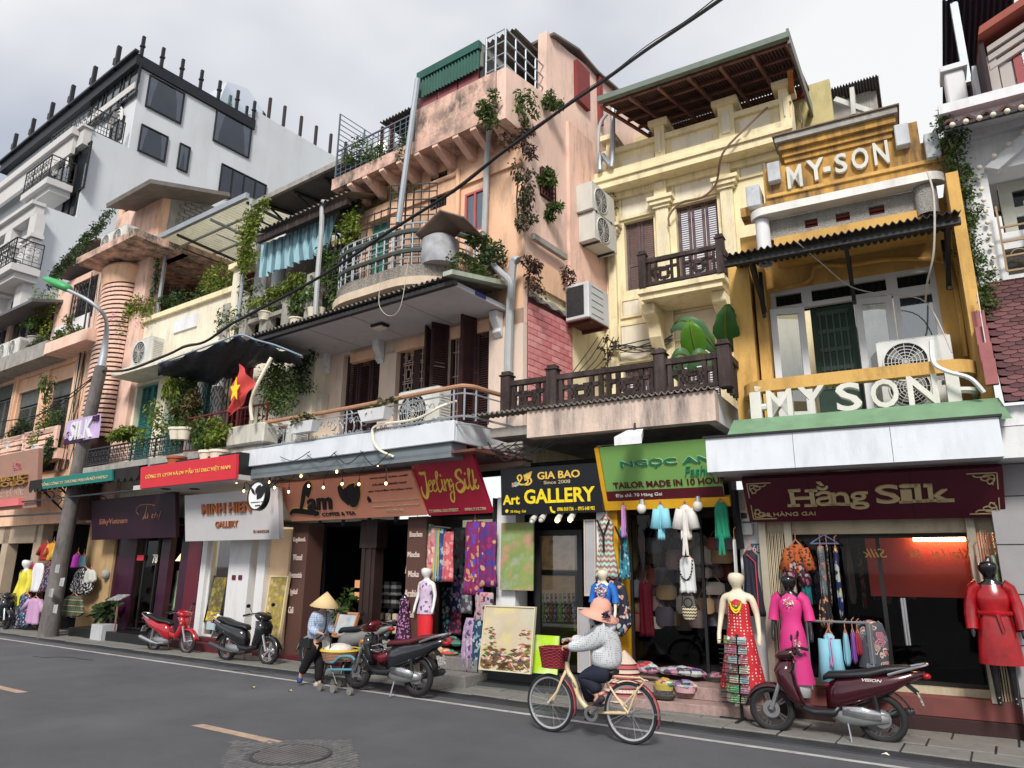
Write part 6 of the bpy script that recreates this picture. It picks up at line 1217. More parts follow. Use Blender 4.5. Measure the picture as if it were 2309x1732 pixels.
for a,b,z0,z1 in((W0,c1,zmid,WZ1),(c1,c2,zmid,WZ1),(c2,W1,zmid,WZ1),(c2,W1,zfl+.9,zmid)):window(t,a,b,z0,z1,.38,UPV,1,1,.07,GLR,.07,True,.0 if z1==WZ1 else .45)
m=MB();m.box(c2+.02,W1-.02,.39,.44,zfl,zfl+.88);m.Bd('lower_panel',UPV,t)
dg=M('old_green_door',(.02,.05,.035),.6,var=.4,dirt=.3);ud=at('H',840,800,.5)[0]
m=MB();m.box(c1+.02,ud,.5,.54,zfl,zmid);g=m.Bd('green_door',dg,t);q=MB()
for i in range(5):u=c1+.14+(ud-c1-.25)*i/4;q.bar((u,.47,zfl+.5),(u,.47,zmid-.1),.02)
for j in range(5):z=zfl+.5+(zmid-zfl-.6)*j/4;q.box(c1+.1,ud-.08,.485,.498,z-.03,z+.03)
q.Bd('door_bars',M('green_bars',(.06,.09,.07),.6),g,kind='stuff')
def leafdoor(u0,u1,y0,y1):
 L_=sqrt((u1-u0)**2+(y1-y0)**2);o=window(t,0,L_,zfl+.05,zmid-.02,0,UPV,1,1,.09,GLR,.05,False,name='door_leaf');M_=Matrix.Translation(Vector((u0,y0,0))-OFF[t.name])@Matrix.Rotation(atan2(y1-y0,u1-u0),4,'Z')@Matrix.Translation(OFF[t.name]);o.data.transform(M_);[c.data.transform(M_)for c in o.children]
leafdoor(W0+.0,c1-.04,.18,.30);leafdoor(ud+.02,c2-.02,.30,.36)
aC('clean white condenser with round fan on the letter balcony',MS,(at('H',1290,1000,.0)[0],0,at('H',1100,1180,0)[1]-.05),.86,.6,mat=M('new_ac',(.66,.67,.66),.4));aC('second condenser stacked beneath, half hidden by the letters',MS,(at('H',1330,1250,.0)[0],0,zfl),.86,.55)
yb=-.55;r0=(at('H',30,1240,yb)[1]+at('H',1480,1020,yb)[1])/2;g0=(at('H',250,1470,yb)[1]+at('H',1500,1320,yb)[1])/2;e0=at('G',1895,1300,yb)[0];e1=at('H',1795,1050,yb+.3)[0]
S=sD(e0,e1,.55,.4);S_in=sD(e0+.14,e1-.14,.41,.28);m=MB();m.pZ(S+S_in[::-1],2,r0-.09,r0+.07);m.Bd('letter_balcony_rail',YEL,t)
tl=T('letter_balustrade','big white letters M Y S O N standing as balcony balusters','lettering',MS,((e0+e1)/2,yb,g0));bd=BO(MS,('H',0,1000),('H',1500,1000),('H',1500,1400),('H',0,1400),yb,yb)
OE=M('letter_ochre_edge',(.55,.33,.10),.85)
for ch,x0,x1 in(('M',138,328),('Y',388,588),('S',682,872),('O',957,1166),('N',1250,1478)):
 a=bd.hit('H',x0,1350)[0];b=bd.hit('H',x1,1250)[0];m=MB();z0=g0-bd.o.z+.0;z1=r0-.09-bd.o.z;text_on(m,bd,ch,a,z0,b,z1,-.14,.0,bold=.035);m.Bd('letter',[LW,OE],tl)
for sx,uu in((1,at('H',1590,1200,yb)[0]),(-1,at('H',50,1350,yb)[0])):
 q=MB();q.box(uu-.07,uu+.07,yb,yb+.14,g0,r0-.09);q.Bd('upright',LW,tl)
 for j in range(2):
  z=g0+.16+j*.26;q=MB();en=e1 if sx>0 else e0;pts=[(uu,yb+.07,z),(en-sx*.35,yb+.07,z),(en-sx*.12,yb+.2,z),(en-sx*.06,.0,z)];q.tu(sP(pts,4),.045,6);q.Bd('bar',LW,tl)
m=MB();y2=-.95;m.add([(e0-.1,yb-.02,g0),(e1+.1,yb-.02,g0),(e1+.15,y2,g0-.32),(e0-.15,y2,g0-.32),(e0-.1,0,g0-.01),(e1+.1,0,g0-.01)],[(0,3,2,1),(4,0,1,5),(1,2,5),(0,4,3)]);m.Bd('green_flashing',M('pale_green_metal',(.17,.30,.18),.5,var=.2,dirt=.3),t)
TLf,TRf=at('Y',1590,990,y2),at('Y',2252,940,y2);BLf,BRf=at('Y',1592,1053,y2),at('Y',2258,1044,y2);ft,fb=(TLf[1]+TRf[1])/2,(BLf[1]+BRf[1])/2
n=3
for i in range(n):a,b=TLf[0]+(TRf[0]-TLf[0])*i/n,TLf[0]+(TRf[0]-TLf[0])*(i+1)/n;m=MB();m.box(a+.003,b-.003,y2,y2+.04,fb,ft);m.Bd('fascia_panel',M('white_panel_metal',(0,0,0)),t)
m=MB();m.box(TLf[0],TRf[0],y2+.05,.3,fb+.01,fb+.05);m.box(TRf[0]-.04,TRf[0],y2+.05,.3,fb+.051,ft);m.box(TLf[0],TLf[0]+.04,y2+.05,.3,fb+.051,ft);m.Bd('soffit',M('dim_white_soffit',(.5,.49,.5),.7,var=.06),t)
m=MB();m.box(TLf[0]-.03,TRf[0]+.03,y2-.03,y2+.02,ft+.002,ft+.03);m.Bd('fascia_cap',BLACKM,t)
c=MS.flat('N',1050,20,fb);m=MB();m.la([(0,fb-.11),(.16,fb-.08),(.2,fb-.02),(.2,fb+.005)],20,(c[0],c[1],0));solo('ceiling_lamp',m,M('opal_glass',(.7,.68,.6),.3),'round opal dome lamp under the white fascia','lamp',MS,(c[0],c[1],fb),smooth=True)
cA('cable','thick pale hose looping over the letter balcony rail to the street',[pe(MS,'H',1420,860,-.5),pe(MS,'H',1440,1030,-.62),pe(MS,'H',1550,1100,-.7),pe(MS,'H',1720,1150,-.75),pe(MS,'H',1830,1260,-.7)],.028,WHITE,MS)
cA('cable','tan conduit waving across the ochre wall above the doors',[pe(MS,'H',120,480,.3),pe(MS,'H',450,400,.3),pe(MS,'H',530,280,.3),pe(MS,'H',780,270,.3),pe(MS,'H',1100,225,.3),pe(MS,'H',1480,235,.3),pe(MS,'H',1580,330,.3),pe(MS,'H',1640,600,.2),pe(MS,'H',1690,980,.2)],.03,YEL,MS)
cA('cable','pale wire hanging vertically in front of the ochre house',[pe(MS,'D',1390,1200,-.85),pe(MS,'D',1440,1400,-1.15),pe(MS,'H',1440,150,-1.15),pe(MS,'H',1390,400,-.9),pe(MS,'H',1375,550,-.4)],.012,WIREW,MS)
cA('cable','thin diagonal wire from the awning to the balcony condensers',[pe(MS,'H',380,95,-1.1),pe(MS,'H',560,250,-.7),pe(MS,'H',800,440,-.2),pe(MS,'H',1100,505,.1),pe(MS,'H',1380,560,0),pe(MS,'H',1580,950,-.3)],.008,WIREW,MS)
# ---------------------------------------------------------------- white villa at the right edge
WR=Fr(.12,10.35,4.5);at=WR.at
t=T('white_villa','white house at the right edge with red gable window, scalloped tile skirt and lamp strings','building',WR,(1.5,0,0));
zc=(at('D',1580,970,-.1)[1]);zt_=at('D',1580,830,-.3)[1];ar=rect(WR,'D',1850,1200,2300,1620,0);gr=rect(WR,'H',1945,15,2300,300,0)
ztile=at('H',1880,430,0)[1];uW=at('D',1600,1100,0)[0];uW=min(uW,at('H',1750,300,0)[0])
m=MB();wall_holes(m,uW,6,ztile-.2,zt_+.1,0,.4,[(ar[0],4.5,ar[2],ar[3]),]);m.Bd('wall',WHITE,t)
m=MB();u=ar[0];pts=[(u-.02,ar[3]+.02),(u+.9,ar[3]+.75),(u+2,ar[3]+1.1),(u+2.1,ar[3]+.95),(u+.95,ar[3]+.6),(u+.12,ar[3]-.05)];m.pZ(pts,1,-.1,.05);m.Bd('arch_moulding',WHITE,t)
window(t,ar[0]+.15,ar[0]+1.6,ar[2],ar[3]+.0,.45,M('olive_white_frame',(.42,.42,.36),.6),1,2,.14,GLASSD,.08)
for e_,z0,z1 in((.1,0,.1),(.25,.1,.28),(.4,.28,.42)):q=MB();q.box(uW-e_*.3,6,-e_,0,zc+z0,zc+z1-.001);q.Bd('cornice',WHITE,t)
RT=M('mauve_tile',(.20,.11,.11),.7,var=.25,scale=4);m=MB();ze=(at('D',1580,800,-.6)[1]);zk=ze+.55
corr(m,(uW-.1,-.6,ze),(6,-.6,ze),(6,.5,zk),(uW-.1,.5,zk),30,.03);m.Bd('eave_roof',RT,t,solid=.03);m=MB()
tc_=T('lamp_string','string of round white bulbs along the eave of the white villa','string lights',WR,(uW+.5,-.6,ze))
q=MB();q.bar((uW-.1,-.62,ze-.1),(6,-.62,ze-.1),.04);q.Bd('rail',WIRE,tc_)
for i in range(14):q=MB();q.sF((uW-.02+i*.145,-.66,ze-.1),.035,8,5);q.Bd('bulb',CREAMP,tc_,smooth='all')
for i in range(9):f=i/8;q=MB();q.sF((ar[0]-.08+f*1.4,-.12,ar[3]+.02+f*.95),.035,8,5);q.Bd('bulb',CREAMP,tc_,smooth='all')
for i in range(12):q=MB();q.sF((ar[0]-.09,-.06,ar[3]-.1-i*.16),.03,8,5);q.Bd('bulb',CREAMP,tc_,smooth='all')
d_=.2;A0=at('X',835,585,d_-.3);A1=at('X',1659,30,d_-.3);gl=at('X',925,1000,d_)[0];zg0=ze+.2;sl=(A1[1]-A0[1])/(A1[0]-A0[0]);zz=lambda u:A0[1]+(u-A0[0])*sl
m=MB();um=3.0;m.pZ([(gl,zg0),(gl,zz(gl)-.18),(um,zz(um)-.18),(um,zg0)],1,d_,d_+3);m.Bd('gable',WHITE,t)
m=MB()
for o_,y_ in((-.2,.08),(-.32,.05),(-.45,.03)):m.pZ([(gl+.01,zz(gl)+o_-.08),(gl+.01,zz(gl)+o_),(um,zz(um)+o_),(um,zz(um)+o_-.08)],1,d_-y_-.08,d_)
m.box(gl-.03,gl+.1,d_-.1,d_,zg0,zz(gl)-.3);m.box(gl+.12,gl+.26,d_-.06,d_-.001,zg0+.1,zz(gl)-.45);m.Bd('gable_moulding',M('greige_moulding',(.40,.36,.34),.8,var=.1),t)
m=MB();m.pZ([(A0[0]-.03,A0[1]-.06),(um,zz(um)-.08),(um,zz(um)+.06),(A0[0]-.0,A0[1]+.06)],1,d_-.32,d_+3);m.Bd('verge',M('orange_red_tile',(.30,.07,.045),.7,var=.2),t)
m=MB();m.box(A0[0]-.02,gl-.02,d_-.2,d_+2.5,zg0,A0[1]-.08);m.Bd('tile_edge',M('black_tile_edge',(.03,.015,.02),.8),t)
rw=at('X',1370,750,d_-.02);rb=at('X',1510,1620,d_-.02);m=MB();RDM=M('red_window',(.24,.015,.02),.5,var=.15);u0=rb[0];m.pZ([(rw[0],rb[1]),(rw[0],rw[1]),(rw[0]+.9,rw[1]+.55),(rw[0]+.9,rb[1])],1,d_-.06,d_-.002);rwn=m.Bd('red_window',RDM,t)
for i in range(4):a=at('X',1440+i*30,880+i*175,d_-.07);z=rb[1]+(rw[1]-rb[1])*(.80-.2*i);q=MB();q.box(rw[0]+.1,rw[0]+.38,d_-.07,d_-.061,z-.13,z+.02);q.Bd('pane',M('sky_pane',(.30,.34,.38),.1,spec=.8),rwn)
a=at('X',1120,800,d_-.01);b=at('X',1300,920,d_-.01);m=MB();m.box(a[0],b[0],d_-.03,d_-.001,b[1],a[1]);m.Bd('plaque',WHITE,t)
a,b=at('X',120,480,1.6),at('X',1450,60,1.6);s0=at('X',170,1330,.6);zt2=(a[1]+b[1])/2-.0
m=MB();sl2=(b[1]-a[1])/(b[0]-a[0]);corr(m,(a[0],1.0,a[1]),(b[0],1.0,a[1]),(b[0],4.2,a[1]-.35),(a[0],4.2,a[1]-.35),12,.03);m.Bd('rear_roof',M('dark_blue_tin',(.03,.04,.07),.6),t)
m=MB();corr(m,(a[0]+.1,3.0,zt_),(b[0],3.0,zt_),(b[0],3.01,a[1]-.15),(a[0]+.1,3.0,a[1]-.15),12,.03);m.Bd('rear_wall',M('grey_purple_tin',(.08,.07,.09),.7),t)
for i in range(3):q=MB();z=a[1]-.1-i*(a[1]-s0[1])*.45;q.bar((a[0],2.9,z),(b[0],2.9,z),.07);q.Bd('rail',M('grey_trim',(0,0,0)),t)
q=MB();q.bar((a[0]+.15,1.1,s0[1]),(a[0]+.15,1.1,a[1]-.05),.1);q.Bd('post',GALV,t)
c0=at('X',215,1350,.6);c1=at('X',520,1250,.6);m=MB();m.box(c0[0]-.04,c1[0],.6,.9,zk-.1,c0[1]);m.Bd('parapet_block',WHITE,t,bevel=.02);m=MB();m.box(c0[0]-.08,c1[0]+.05,.55,.95,c0[1],c0[1]+.08);m.Bd('coping',WHITE,t);m=MB();m.box(c1[0]+.1,gl,.6,.9,zk-.1,c0[1]-.02);m.Bd('parapet_block',WHITE,t)
ts=T('tile_skirt','steep skirt roof of overlapping scalloped maroon tiles beside the ochre house','roof',WR,(1,-.5,3));zt3=ztile;yt=-.02;zb3=at('H',1885,1350,-.75)[1];yb3=-.75;uL3=at('H',1890,900,-.4)[0]
n=30;nc=9;tw_=.155;q=MB();q.quad((uL3,yb3+.03,zb3),(6,yb3+.03,zb3),(6,yt+.03,zt3),(uL3,yt+.03,zt3));q.Bd('battens',M('dark_batten',(.02,.01,.012),.9),ts)
TM=[M('scallop_tile_%d'%i,c,.7,var=.2,scale=10,dirt=.3)for i,c in enumerate(((.11,.042,.045),(.15,.058,.062),(.08,.03,.034)))];r=random.Random(6);rh=(zt3-zb3)/n;ry=(yt-yb3)/n;pr=[]
for mt in TM:
 q=MB();prof=[(.0,1.7),(0,.35),(tw_*.2,.1),(tw_*.5,0),(tw_*.8,.1),(tw_,.35),(tw_,1.7)];vs=[]
 for off in(0,-.022):vs+=[(x+(.002 if x<tw_/2 else-.004),ry*f+off+(-.02 if f<1 else 0),rh*f)for x,f in prof]
 k=len(prof);q.add(vs,[list(range(k))[::-1],list(range(k,2*k))]+[(i,(i+1)%k,k+(i+1)%k,k+i)for i in range(k)]);q.v=[v+OFF[ts.name]for v in q.v];pr.append(q.Bd('roof_tile',mt,ts))
first=[True]*3
for j in range(n):
 for i in range(nc):
  k=r.randrange(3)
  if first[k]:ob=pr[k];first[k]=False
  else:ob=pr[k].copy();COL.objects.link(ob)
  ob.location=Vector((uL3+(i+(j%2)*.5)*tw_,yb3+ry*j,zb3+rh*j))-OFF[ts.name]
q=MB();a=at('H',1830,950,-.8);b=at('H',1895,1270,-.8)
for i in range(6):q=MB();q.box(uL3-.14,uL3-.01,yb3+.1+.1*i,yb3+.19+.1*i,zb3+.25+rh*4.2*i,zb3+.55+rh*4.2*i);q.Bd('edge_tile',M('pink_edge_tile',(.34,.12,.12),.7,var=.2),ts)
m=MB();m.box(uL3-.3,6,yb3+.1,0,zb3-.25,zb3-.02);m.box(uL3-.3,6,yb3+.05,.3,zb3-.62,zb3-.27);m.Bd('shop_cornice',WHITE,t);m=MB();m.box(uL3-.25,6,-.2,.3,0,zb3-.63);m.Bd('shop_pier',M('dim_panels',(.30,.29,.30),.6,var=.1),t)
for i in range(5):q=MB();z=.5+i*.55;q.box(uL3-.25,6,-.203,-.2,z,z+.012);q.Bd('panel_joint',BLACKM,t)
m=MB();gu0,gu1=gr[0],gr[0]+1.2;z0,z1=gr[2],gr[3];m.box(gu0+.03,gu1,-.01,-.002,z0,z1-.25);tg=T('window_guard','rusty yellow window guard with a leaf ornament beside the ivy','window guard',WR,(gu0,-.1,z0));m.Bd('mesh_screen',M('dark_mesh',(.05,.05,.05),.8,var=.5,scale=60),tg);m=MB()
for i in range(4):m.bar((gu0+i*.3,-.14,z0),(gu0+i*.3,-.14,z1+.3),.022);m.bar((gu0,-.14,z0+i*(z1-z0)/3),(gu1,-.14,z0+i*(z1-z0)/3),.022)
m.la([(.08,-.15),(.095,-.13)],12,(gu0+.15,0,z1-.4),1);m.Bd('bars',M('rust_yellow',(.35,.24,.12),.7,var=.3),tg,kind='stuff');m=MB();m.add([(gu0+.35,-.15,z0+.2),(gu0+.42,-.16,z0+.55),(gu0+.62,-.15,z1),(gu0+.6,-.16,z0+.5)],[(0,1,2,3)]);m.Bd('leaf_ornament',M('gold_leaf',(.40,.30,.12),.6),tg)
cB('ivy','long green ivy hanging down between the ochre and white houses',WR,[pe(WR,'D',1520,780,-.3),pe(WR,'D',1590,950,-.2),pe(WR,'D',1640,1200,-.1),pe(WR,'D',1690,1450,-.1),pe(WR,'D',1700,1659,-.1),pe(WR,'H',1740,200,-.15),pe(WR,'H',1800,420,-.2),pe(WR,'H',1850,640,-.3)],.16,2600,LEAF,.055,51)
cB('creeper','sparse bluish creeper tip against the sky beside the villa eave',WR,[pe(WR,'D',1560,760,-.2),pe(WR,'D',1500,830,-.2),pe(WR,'D',1560,930,-.2)],.12,200,LEAFD,.05,52)
m=MB();a=at('H',1780,480,-.5);b=at('H',1890,940,-.5);m.box(a[0],b[0]-.05,-.5,-.45,b[1],a[1]);solo('metal_flashing',m,M('white_panel_metal',(0,0,0)),'bent pale metal sheet between ochre pier and tile skirt','flashing',WR,(a[0],-.5,b[1]))
# ---------------------------------------------------------------- shop fronts, signs
def mk(n,c,**k):return M(n,c,.6,**k)
GOLD=M('sign_gold',(.75,.50,.10),.45,var=.05,bump=0);GOLDP=M('sign_pale_gold',(.55,.45,.28),.5,var=.05,bump=0);SWH=M('sign_white',(.75,.73,.68),.6,var=.04,bump=0);SBK=M('sign_black',(.01,.008,.01),.6,var=.05,bump=0);SYEL=M('sign_yellow',(.82,.62,.02),.5,var=.05,bump=0)
def sign(name,label,fr,TL,TR,BR,BL,dt,db,mat,th=.08,rows=()):
 bd=BO(fr,TL,TR,BR,BL,dt,db);t=T(name,label,'sign',fr,tuple(bd.pt(bd.w/2,0)));m=MB();bd.panel(m,th);m.Bd('panel',mat,t,bevel=.006)
 for s,mt,k,x0,y0,x1,y1,kw in rows:wR(bd,t,s,mt,k,x0,y0,x1,y1,**kw)
 return bd,t
TEALS=M('sign_teal',(.02,.20,.17),.55,var=.08,bump=0)
sign('company_sign','narrow teal sign with white company lettering on the awning edge',LF,('I',322,335),('I',842,252),('I',832,343),('I',308,412),-1.3,-1.25,TEALS,.05,[('TỔNG CÔNG TY THƯƠNG MẠI HÀ NỘI HAPRO',GOLDP,'I',315,393,805,290,dict(bold=.03))])
REDS=M('sign_red',(.62,.03,.045),.5,var=.06,bump=0)
bdR,tR=sign('company_sign','bright red fascia sign with yellow company lettering above the white gallery',LF,('I',1062,248),('J',440,75),('J',430,265),('I',1035,408),-1.35,-1.3,REDS,.08,[('CÔNG TY CPTM VÀ DV ĐẦU TƯ D&C VIỆT NAM',GOLD,'I',1090,338,1725,212,dict(bold=.03))])
z0=LF.at('I',1040,408,-1.3)[1]
t=T('shop_canopy','shallow white soffit canopy behind the red company sign','canopy',LF,(0,0,z0));m=MB();m.box(bdR.u0-.4,bdR.u0+bdR.w,-1.25,.4,z0,z0+.1);m.Bd('soffit',M('dim_white_soffit',(0,0,0)),t)
m=MB();m.box(bdR.u0+.2,bdR.u0+bdR.w,-1.25,0,z0+.11,z0+.55);m.Bd('box',BLACKM,t)
for x in(1240,1455):c=LF.flat('I',x,405,z0);m=MB();m.la([(.07,z0-.015),(.11,z0-.015),(.11,z0)],14,(c[0],c[1],0));m.Bd('downlight',BLACKM,t)
ua_,ub_=LF.at('I',215,400,-1.2)[0],LF.at('I',1040,260,-1.2)[0];za_=LF.at('I',560,345,-1.2)[1]-.02
t=T('old_awning','dark scalloped old awning on scrolled iron brackets behind the teal sign','awning',LF,(ua_+1,-.6,za_));m=MB();n=60;r0=[];r1=[];r2=[]
for i in range(n+1):u=ua_+(ub_-ua_)*i/n;r0.append((u,-1.2,za_-.05-.12*abs(sin(i*pi/3))));r1.append((u,-1.2,za_+.18));r2.append((u,0,za_+.5))
m.grid([r0,r1,r2]);m.Bd('canvas',M('black_canvas',(.018,.015,.016),.9,var=.4),t,solid=.01);m=MB();m.box(ua_+.4,ub_,-1.15,.3,za_+.1,za_+.14);m.Bd('soffit',M('dim_grey',(.2,.2,.22),.8),t)
m=MB()
for u in(ua_+.3,ua_+1.4,ua_+2.5):
 m.bar((u,-1.1,za_+.05),(u,0,za_-.9),.04)
 for j in range(5):m.la([(.13-.01*j,-.012),(.15-.01*j,.012)],12,(u,-.15-.2*j,za_-.55+.12*j),0)
m.bar((ua_-.8,-1.0,za_-.35),(ub_-.5,-1.0,za_-.35),.04);m.bar((ua_-3,-.9,za_-.7),(ua_+2,-.9,za_-.75),.05);m.Bd('iron_brackets',IRON,t)
PUR=M('dark_aubergine',(.022,.004,.014),.5,var=.2,bump=0)
bd,t=sign('shop_sign','almost black aubergine sign with thin copper script lettering',LF,('I',720,480),('I',1335,440),('I',1290,760),('I',650,800),-.55,-.4,PUR,.1,[('SilkyVietnam',M('copper_print',(.30,.13,.08),.5),'I',745,685,955,620,dict(shear=.1)),('ú thị',M('copper_print',(0,0,0)),'I',1085,640,1210,575,dict(shear=.3))])
m=MB();st=[bd.hit('I',x,y)for x,y in((1040,600),(1020,570),(1050,530),(1110,522),(1160,530))];bd.stroke(m,sP(st,5),.02,.002,.01);st=[bd.hit('I',x,y)for x,y in((1105,525),(1090,590),(1070,635))];bd.stroke(m,sP(st,5),.025,.002,.01);m.Bd('lettering',M('copper_print',(0,0,0)),t,kind='stuff')
WSG=M('sign_offwhite',(.50,.49,.50),.5,var=.04,bump=0);CPR=M('copper_letters',(.40,.13,.05),.35,metal=.4,var=.2,bump=0)
sign('shop_sign','large white gallery sign with copper MINH HIEN letters',LF,('J',68,390),('J',760,325),('J',750,712),('J',42,740),-.75,-.6,WSG,.12,[('MINH HIEN',CPR,'J',195,532,560,428,dict(o1=.05,bold=.035)),('GALLERY',CPR,'J',292,630,458,575,dict(o1=.03,bold=.02)),('76 HANGGAI',M('brown_print',(.18,.07,.04),.5),'J',570,672,685,645,{})])
bd=BO(LF,('J',500,290),('J',690,290),('J',690,492),('J',500,492),-1.45,-1.45);t=T('round_sign','round white coffee sign with two bean leaves hanging by a wire','sign',LF,tuple(bd.pt(bd.w/2,bd.h/2)));R_=bd.h*.49;cx,cz=bd.w/2,bd.h/2
m=MB();m.pZ([(bd.o.x+cx+R_*cos(a*pi/16),bd.o.z+cz+R_*sin(a*pi/16))for a in range(32)],1,bd.o.y,bd.o.y+.09);m.Bd('panel',M('round_white',(.62,.62,.63),.5,var=.03,emit=.12,bump=0),t);m=MB();m.la([(R_,-.01),(R_+.03,-.01),(R_+.03,.1),(R_,.1)],32,(bd.o.x+cx,bd.o.y,bd.o.z+cz),1);m.Bd('rim',BLACKM,t)
def leaf3(m,bd,k,pts,o0=.004,o1=.01):bd.poly(m,[p[:2]for p in sP([bd.hit(k,*q)for q in pts]+[bd.hit(k,*pts[0])],4)[:-1]][::-1],o0,o1)
m=MB();leaf3(m,bd,'J',[(585,388),(560,365),(553,330),(575,350)]);leaf3(m,bd,'J',[(590,385),(585,350),(605,318),(628,312),(612,345)]);leaf3(m,bd,'J',[(596,420),(598,380),(620,330),(650,318),(655,360),(630,405)]);m.Bd('bean_logo',SBK,t);wR(bd,t,'COFFEE & TEA',SBK,'J',552,446,652,432,bold=.02);wR(bd,t,'SHOP',SBK,'J',583,472,622,458,bold=.02)
PE=M('sign_peach',(.66,.27,.18),.4,var=.08,scale=.6,bump=0,spec=.5)
bd,t=sign('cafe_sign','long peach brown coffee sign with black brush script and beans',OR,('J',765,268),('K',965,-90),('K',1055,205),('K',38,255),-.95,-.5,PE,.1,[('COFFEE & TEA',SBK,'J',1090,545,1328,505,dict(bold=.02)),('am',SBK,'J',988,500,1148,400,dict(bold=.06,shear=.35,o1=.03)),('HTX MAY DÂN CHỦ',SBK,'J',1445,268,1720,228,dict(bold=.02)),('CÀ PHÊ RANG XAY',SBK,'J',1462,318,1715,278,{}),('GIA TRUYỀN TỪ NĂM 1979',SBK,'J',1430,365,1755,325,{}),('74 Hàng Gai - Hoàn Kiếm - Hà Nội',GOLDP,'K',660,108,1005,72,{}),('WhatsApp 0352 411 659 - 096 263 6789',GOLDP,'K',672,150,1010,118,{}),('HTX Dân Chủ',GOLDP,'K',775,178,890,155,{})])
for e_,mt,o in((.03,GOLD,.008),(0,SBK,.02)):
 m=MB()
 for pts,w_ in(([(925,495),(940,430),(955,340),(975,292),(992,290),(995,320),(970,390)],[.05,.09,.1,.05,.05,.09,.12]),([(850,530),(870,505),(930,505),(1000,515),(1060,520),(1030,540)],[.04,.09,.12,.11,.07,.02])):
  P2_=sP([(*bd.hit('J',x,y),ww+e_)for(x,y),ww in zip(pts,w_)],5);bd.stroke(m,[p[:2]for p in P2_],[max(.01,p[2])for p in P2_],.002,o)
 m.Bd('brush_letter',mt,t,kind='stuff')
for s_,mt,o in((1.02,GOLD,.008),(.93,SBK,.02)):
 m=MB()
 for pts in([(1290,470),(1225,410),(1200,330),(1215,305),(1245,340),(1262,330)],[(1300,475),(1262,400),(1265,320),(1325,290),(1322,350)],[(1305,480),(1300,400),(1335,310),(1365,300),(1372,390),(1345,470)]):
  cx=sum(p[0]for p in pts)/len(pts);cy=sum(p[1]for p in pts)/len(pts);leaf3(m,bd,'J',[(cx+(p[0]-cx)*s_,cy+(p[1]-cy)*s_)for p in pts],.002,o)
 m.Bd('bean_logo',mt,t)
m=MB();a=bd.hit('K',635,108);bd.poly(m,[(a[0],a[1]),(a[0]+.09,a[1]),(a[0]+.09,a[1]+.07),(a[0]+.045,a[1]+.13),(a[0],a[1]+.07)],.002,.01);m.Bd('house_icon',SBK,t)
CRS=M('sign_crimson',(.40,.012,.045),.35,var=.1,bump=0,spec=.5)
bd,t=sign('silk_sign','tilted crimson silk sign with yellow script above the scarves',OR,('U',358,262),('U',1400,150),('U',1630,1165),('U',590,1205),-1.0,-.45,CRS,.08,[('72 HANG GAI STREET',GOLDP,'U',660,1148,1130,1075,dict(bold=.03)),('0904.713.755',GOLDP,'U',1250,1118,1585,1055,dict(bold=.03))])
m=MB()
for pts,w_ in(([(480,480),(520,500),(580,480),(570,530)],[.07,.09,.05,.03]),([(585,520),(605,640),(630,780),(620,880),(600,905),(560,860),(530,780),(520,710)],[.03,.05,.1,.1,.07,.07,.05,.02]),([(640,720),(685,650),(670,610),(645,640),(645,740),(680,800),(730,740)],.035),([(715,700),(745,640),(730,605),(712,640),(715,740),(755,795),(800,720)],.035),([(770,640),(790,500),(765,465),(760,520),(790,700),(835,810),(880,700)],.04),([(855,590),(880,700),(905,780),(930,720)],.045),([(825,510),(845,545)],.05),([(900,590),(935,790)],.04),([(925,660),(955,590),(985,700),(1010,780)],.04),([(1035,640),(1000,590),(985,650),(1020,720),(1050,660),(1060,780),(1075,900),(1060,970),(1020,930),(1010,840),(1040,800),(1085,820)],.04),([(1190,500),(1165,435),(1110,450),(1095,530),(1160,600),(1240,680),(1225,760),(1170,800),(1120,760),(1100,680),(1140,640),(1200,650)],[.03,.06,.07,.08,.08,.09,.1,.09,.05,.04,.03,.02]),([(1240,580),(1260,690),(1300,750),(1330,650)],.045),([(1235,480),(1250,515)],.05),([(1310,600),(1325,460),(1295,415),(1300,520),(1330,680),(1370,770),(1390,700)],.04),([(1365,430),(1385,560),(1405,760)],.045),([(1395,640),(1430,590),(1425,640),(1405,670),(1440,740),(1470,740),(1470,680)],.04)):
 ww=w_ if isinstance(w_,list)else[w_]*len(pts);P2_=sP([(*bd.hit('U',x,y),q)for(x,y),q in zip(pts,ww)],4);bd.stroke(m,[p[:2]for p in P2_],[max(.01,p[2]*.6)for p in P2_],.002,.012)
m.Bd('script_lettering',M('script_yellow',(.80,.55,.10),.5,var=.05,bump=0),t,kind='stuff')
NV=M('sign_blueblack',(.004,.005,.009),.3,var=.1,bump=0,spec=.5)
bd,t=sign('gallery_sign','black art gallery sign with big yellow letters and a gold ribbon emblem',CL,('L',160,120),('L',910,80),('L',925,440),('L',168,480),-.55,-.5,NV,.1,[('GIA BAO',GOLD,'L',440,205,755,128,dict(bold=.05)),('Since 2008',GOLDP,'L',487,240,683,203,{}),('Art',SYEL,'L',182,395,305,315,dict(bold=.06)),('GALLERY',SYEL,'L',342,388,868,252,dict(bold=.06)),('70 Hàng  Gai',SYEL,'L',237,460,352,430,{}),('0986 010 756  -  0915 648 982',SYEL,'L',588,440,868,402,dict(bold=.02))])
m=MB();bd.poly(m,[bd.hit('L',*p)for p in((335,170),(400,140),(385,195),(345,215))][::-1],.002,.012);
for pts in([(300,215),(290,185),(310,170),(322,195),(300,235),(345,240),(370,215),(340,190)],[(330,240),(370,242),(395,220),(385,195)],[(250,235),(300,232)]):bd.stroke(m,sP([bd.hit('L',*p)for p in pts],4),.025,.002,.012)
m.Bd('ribbon_emblem',GOLD,t)
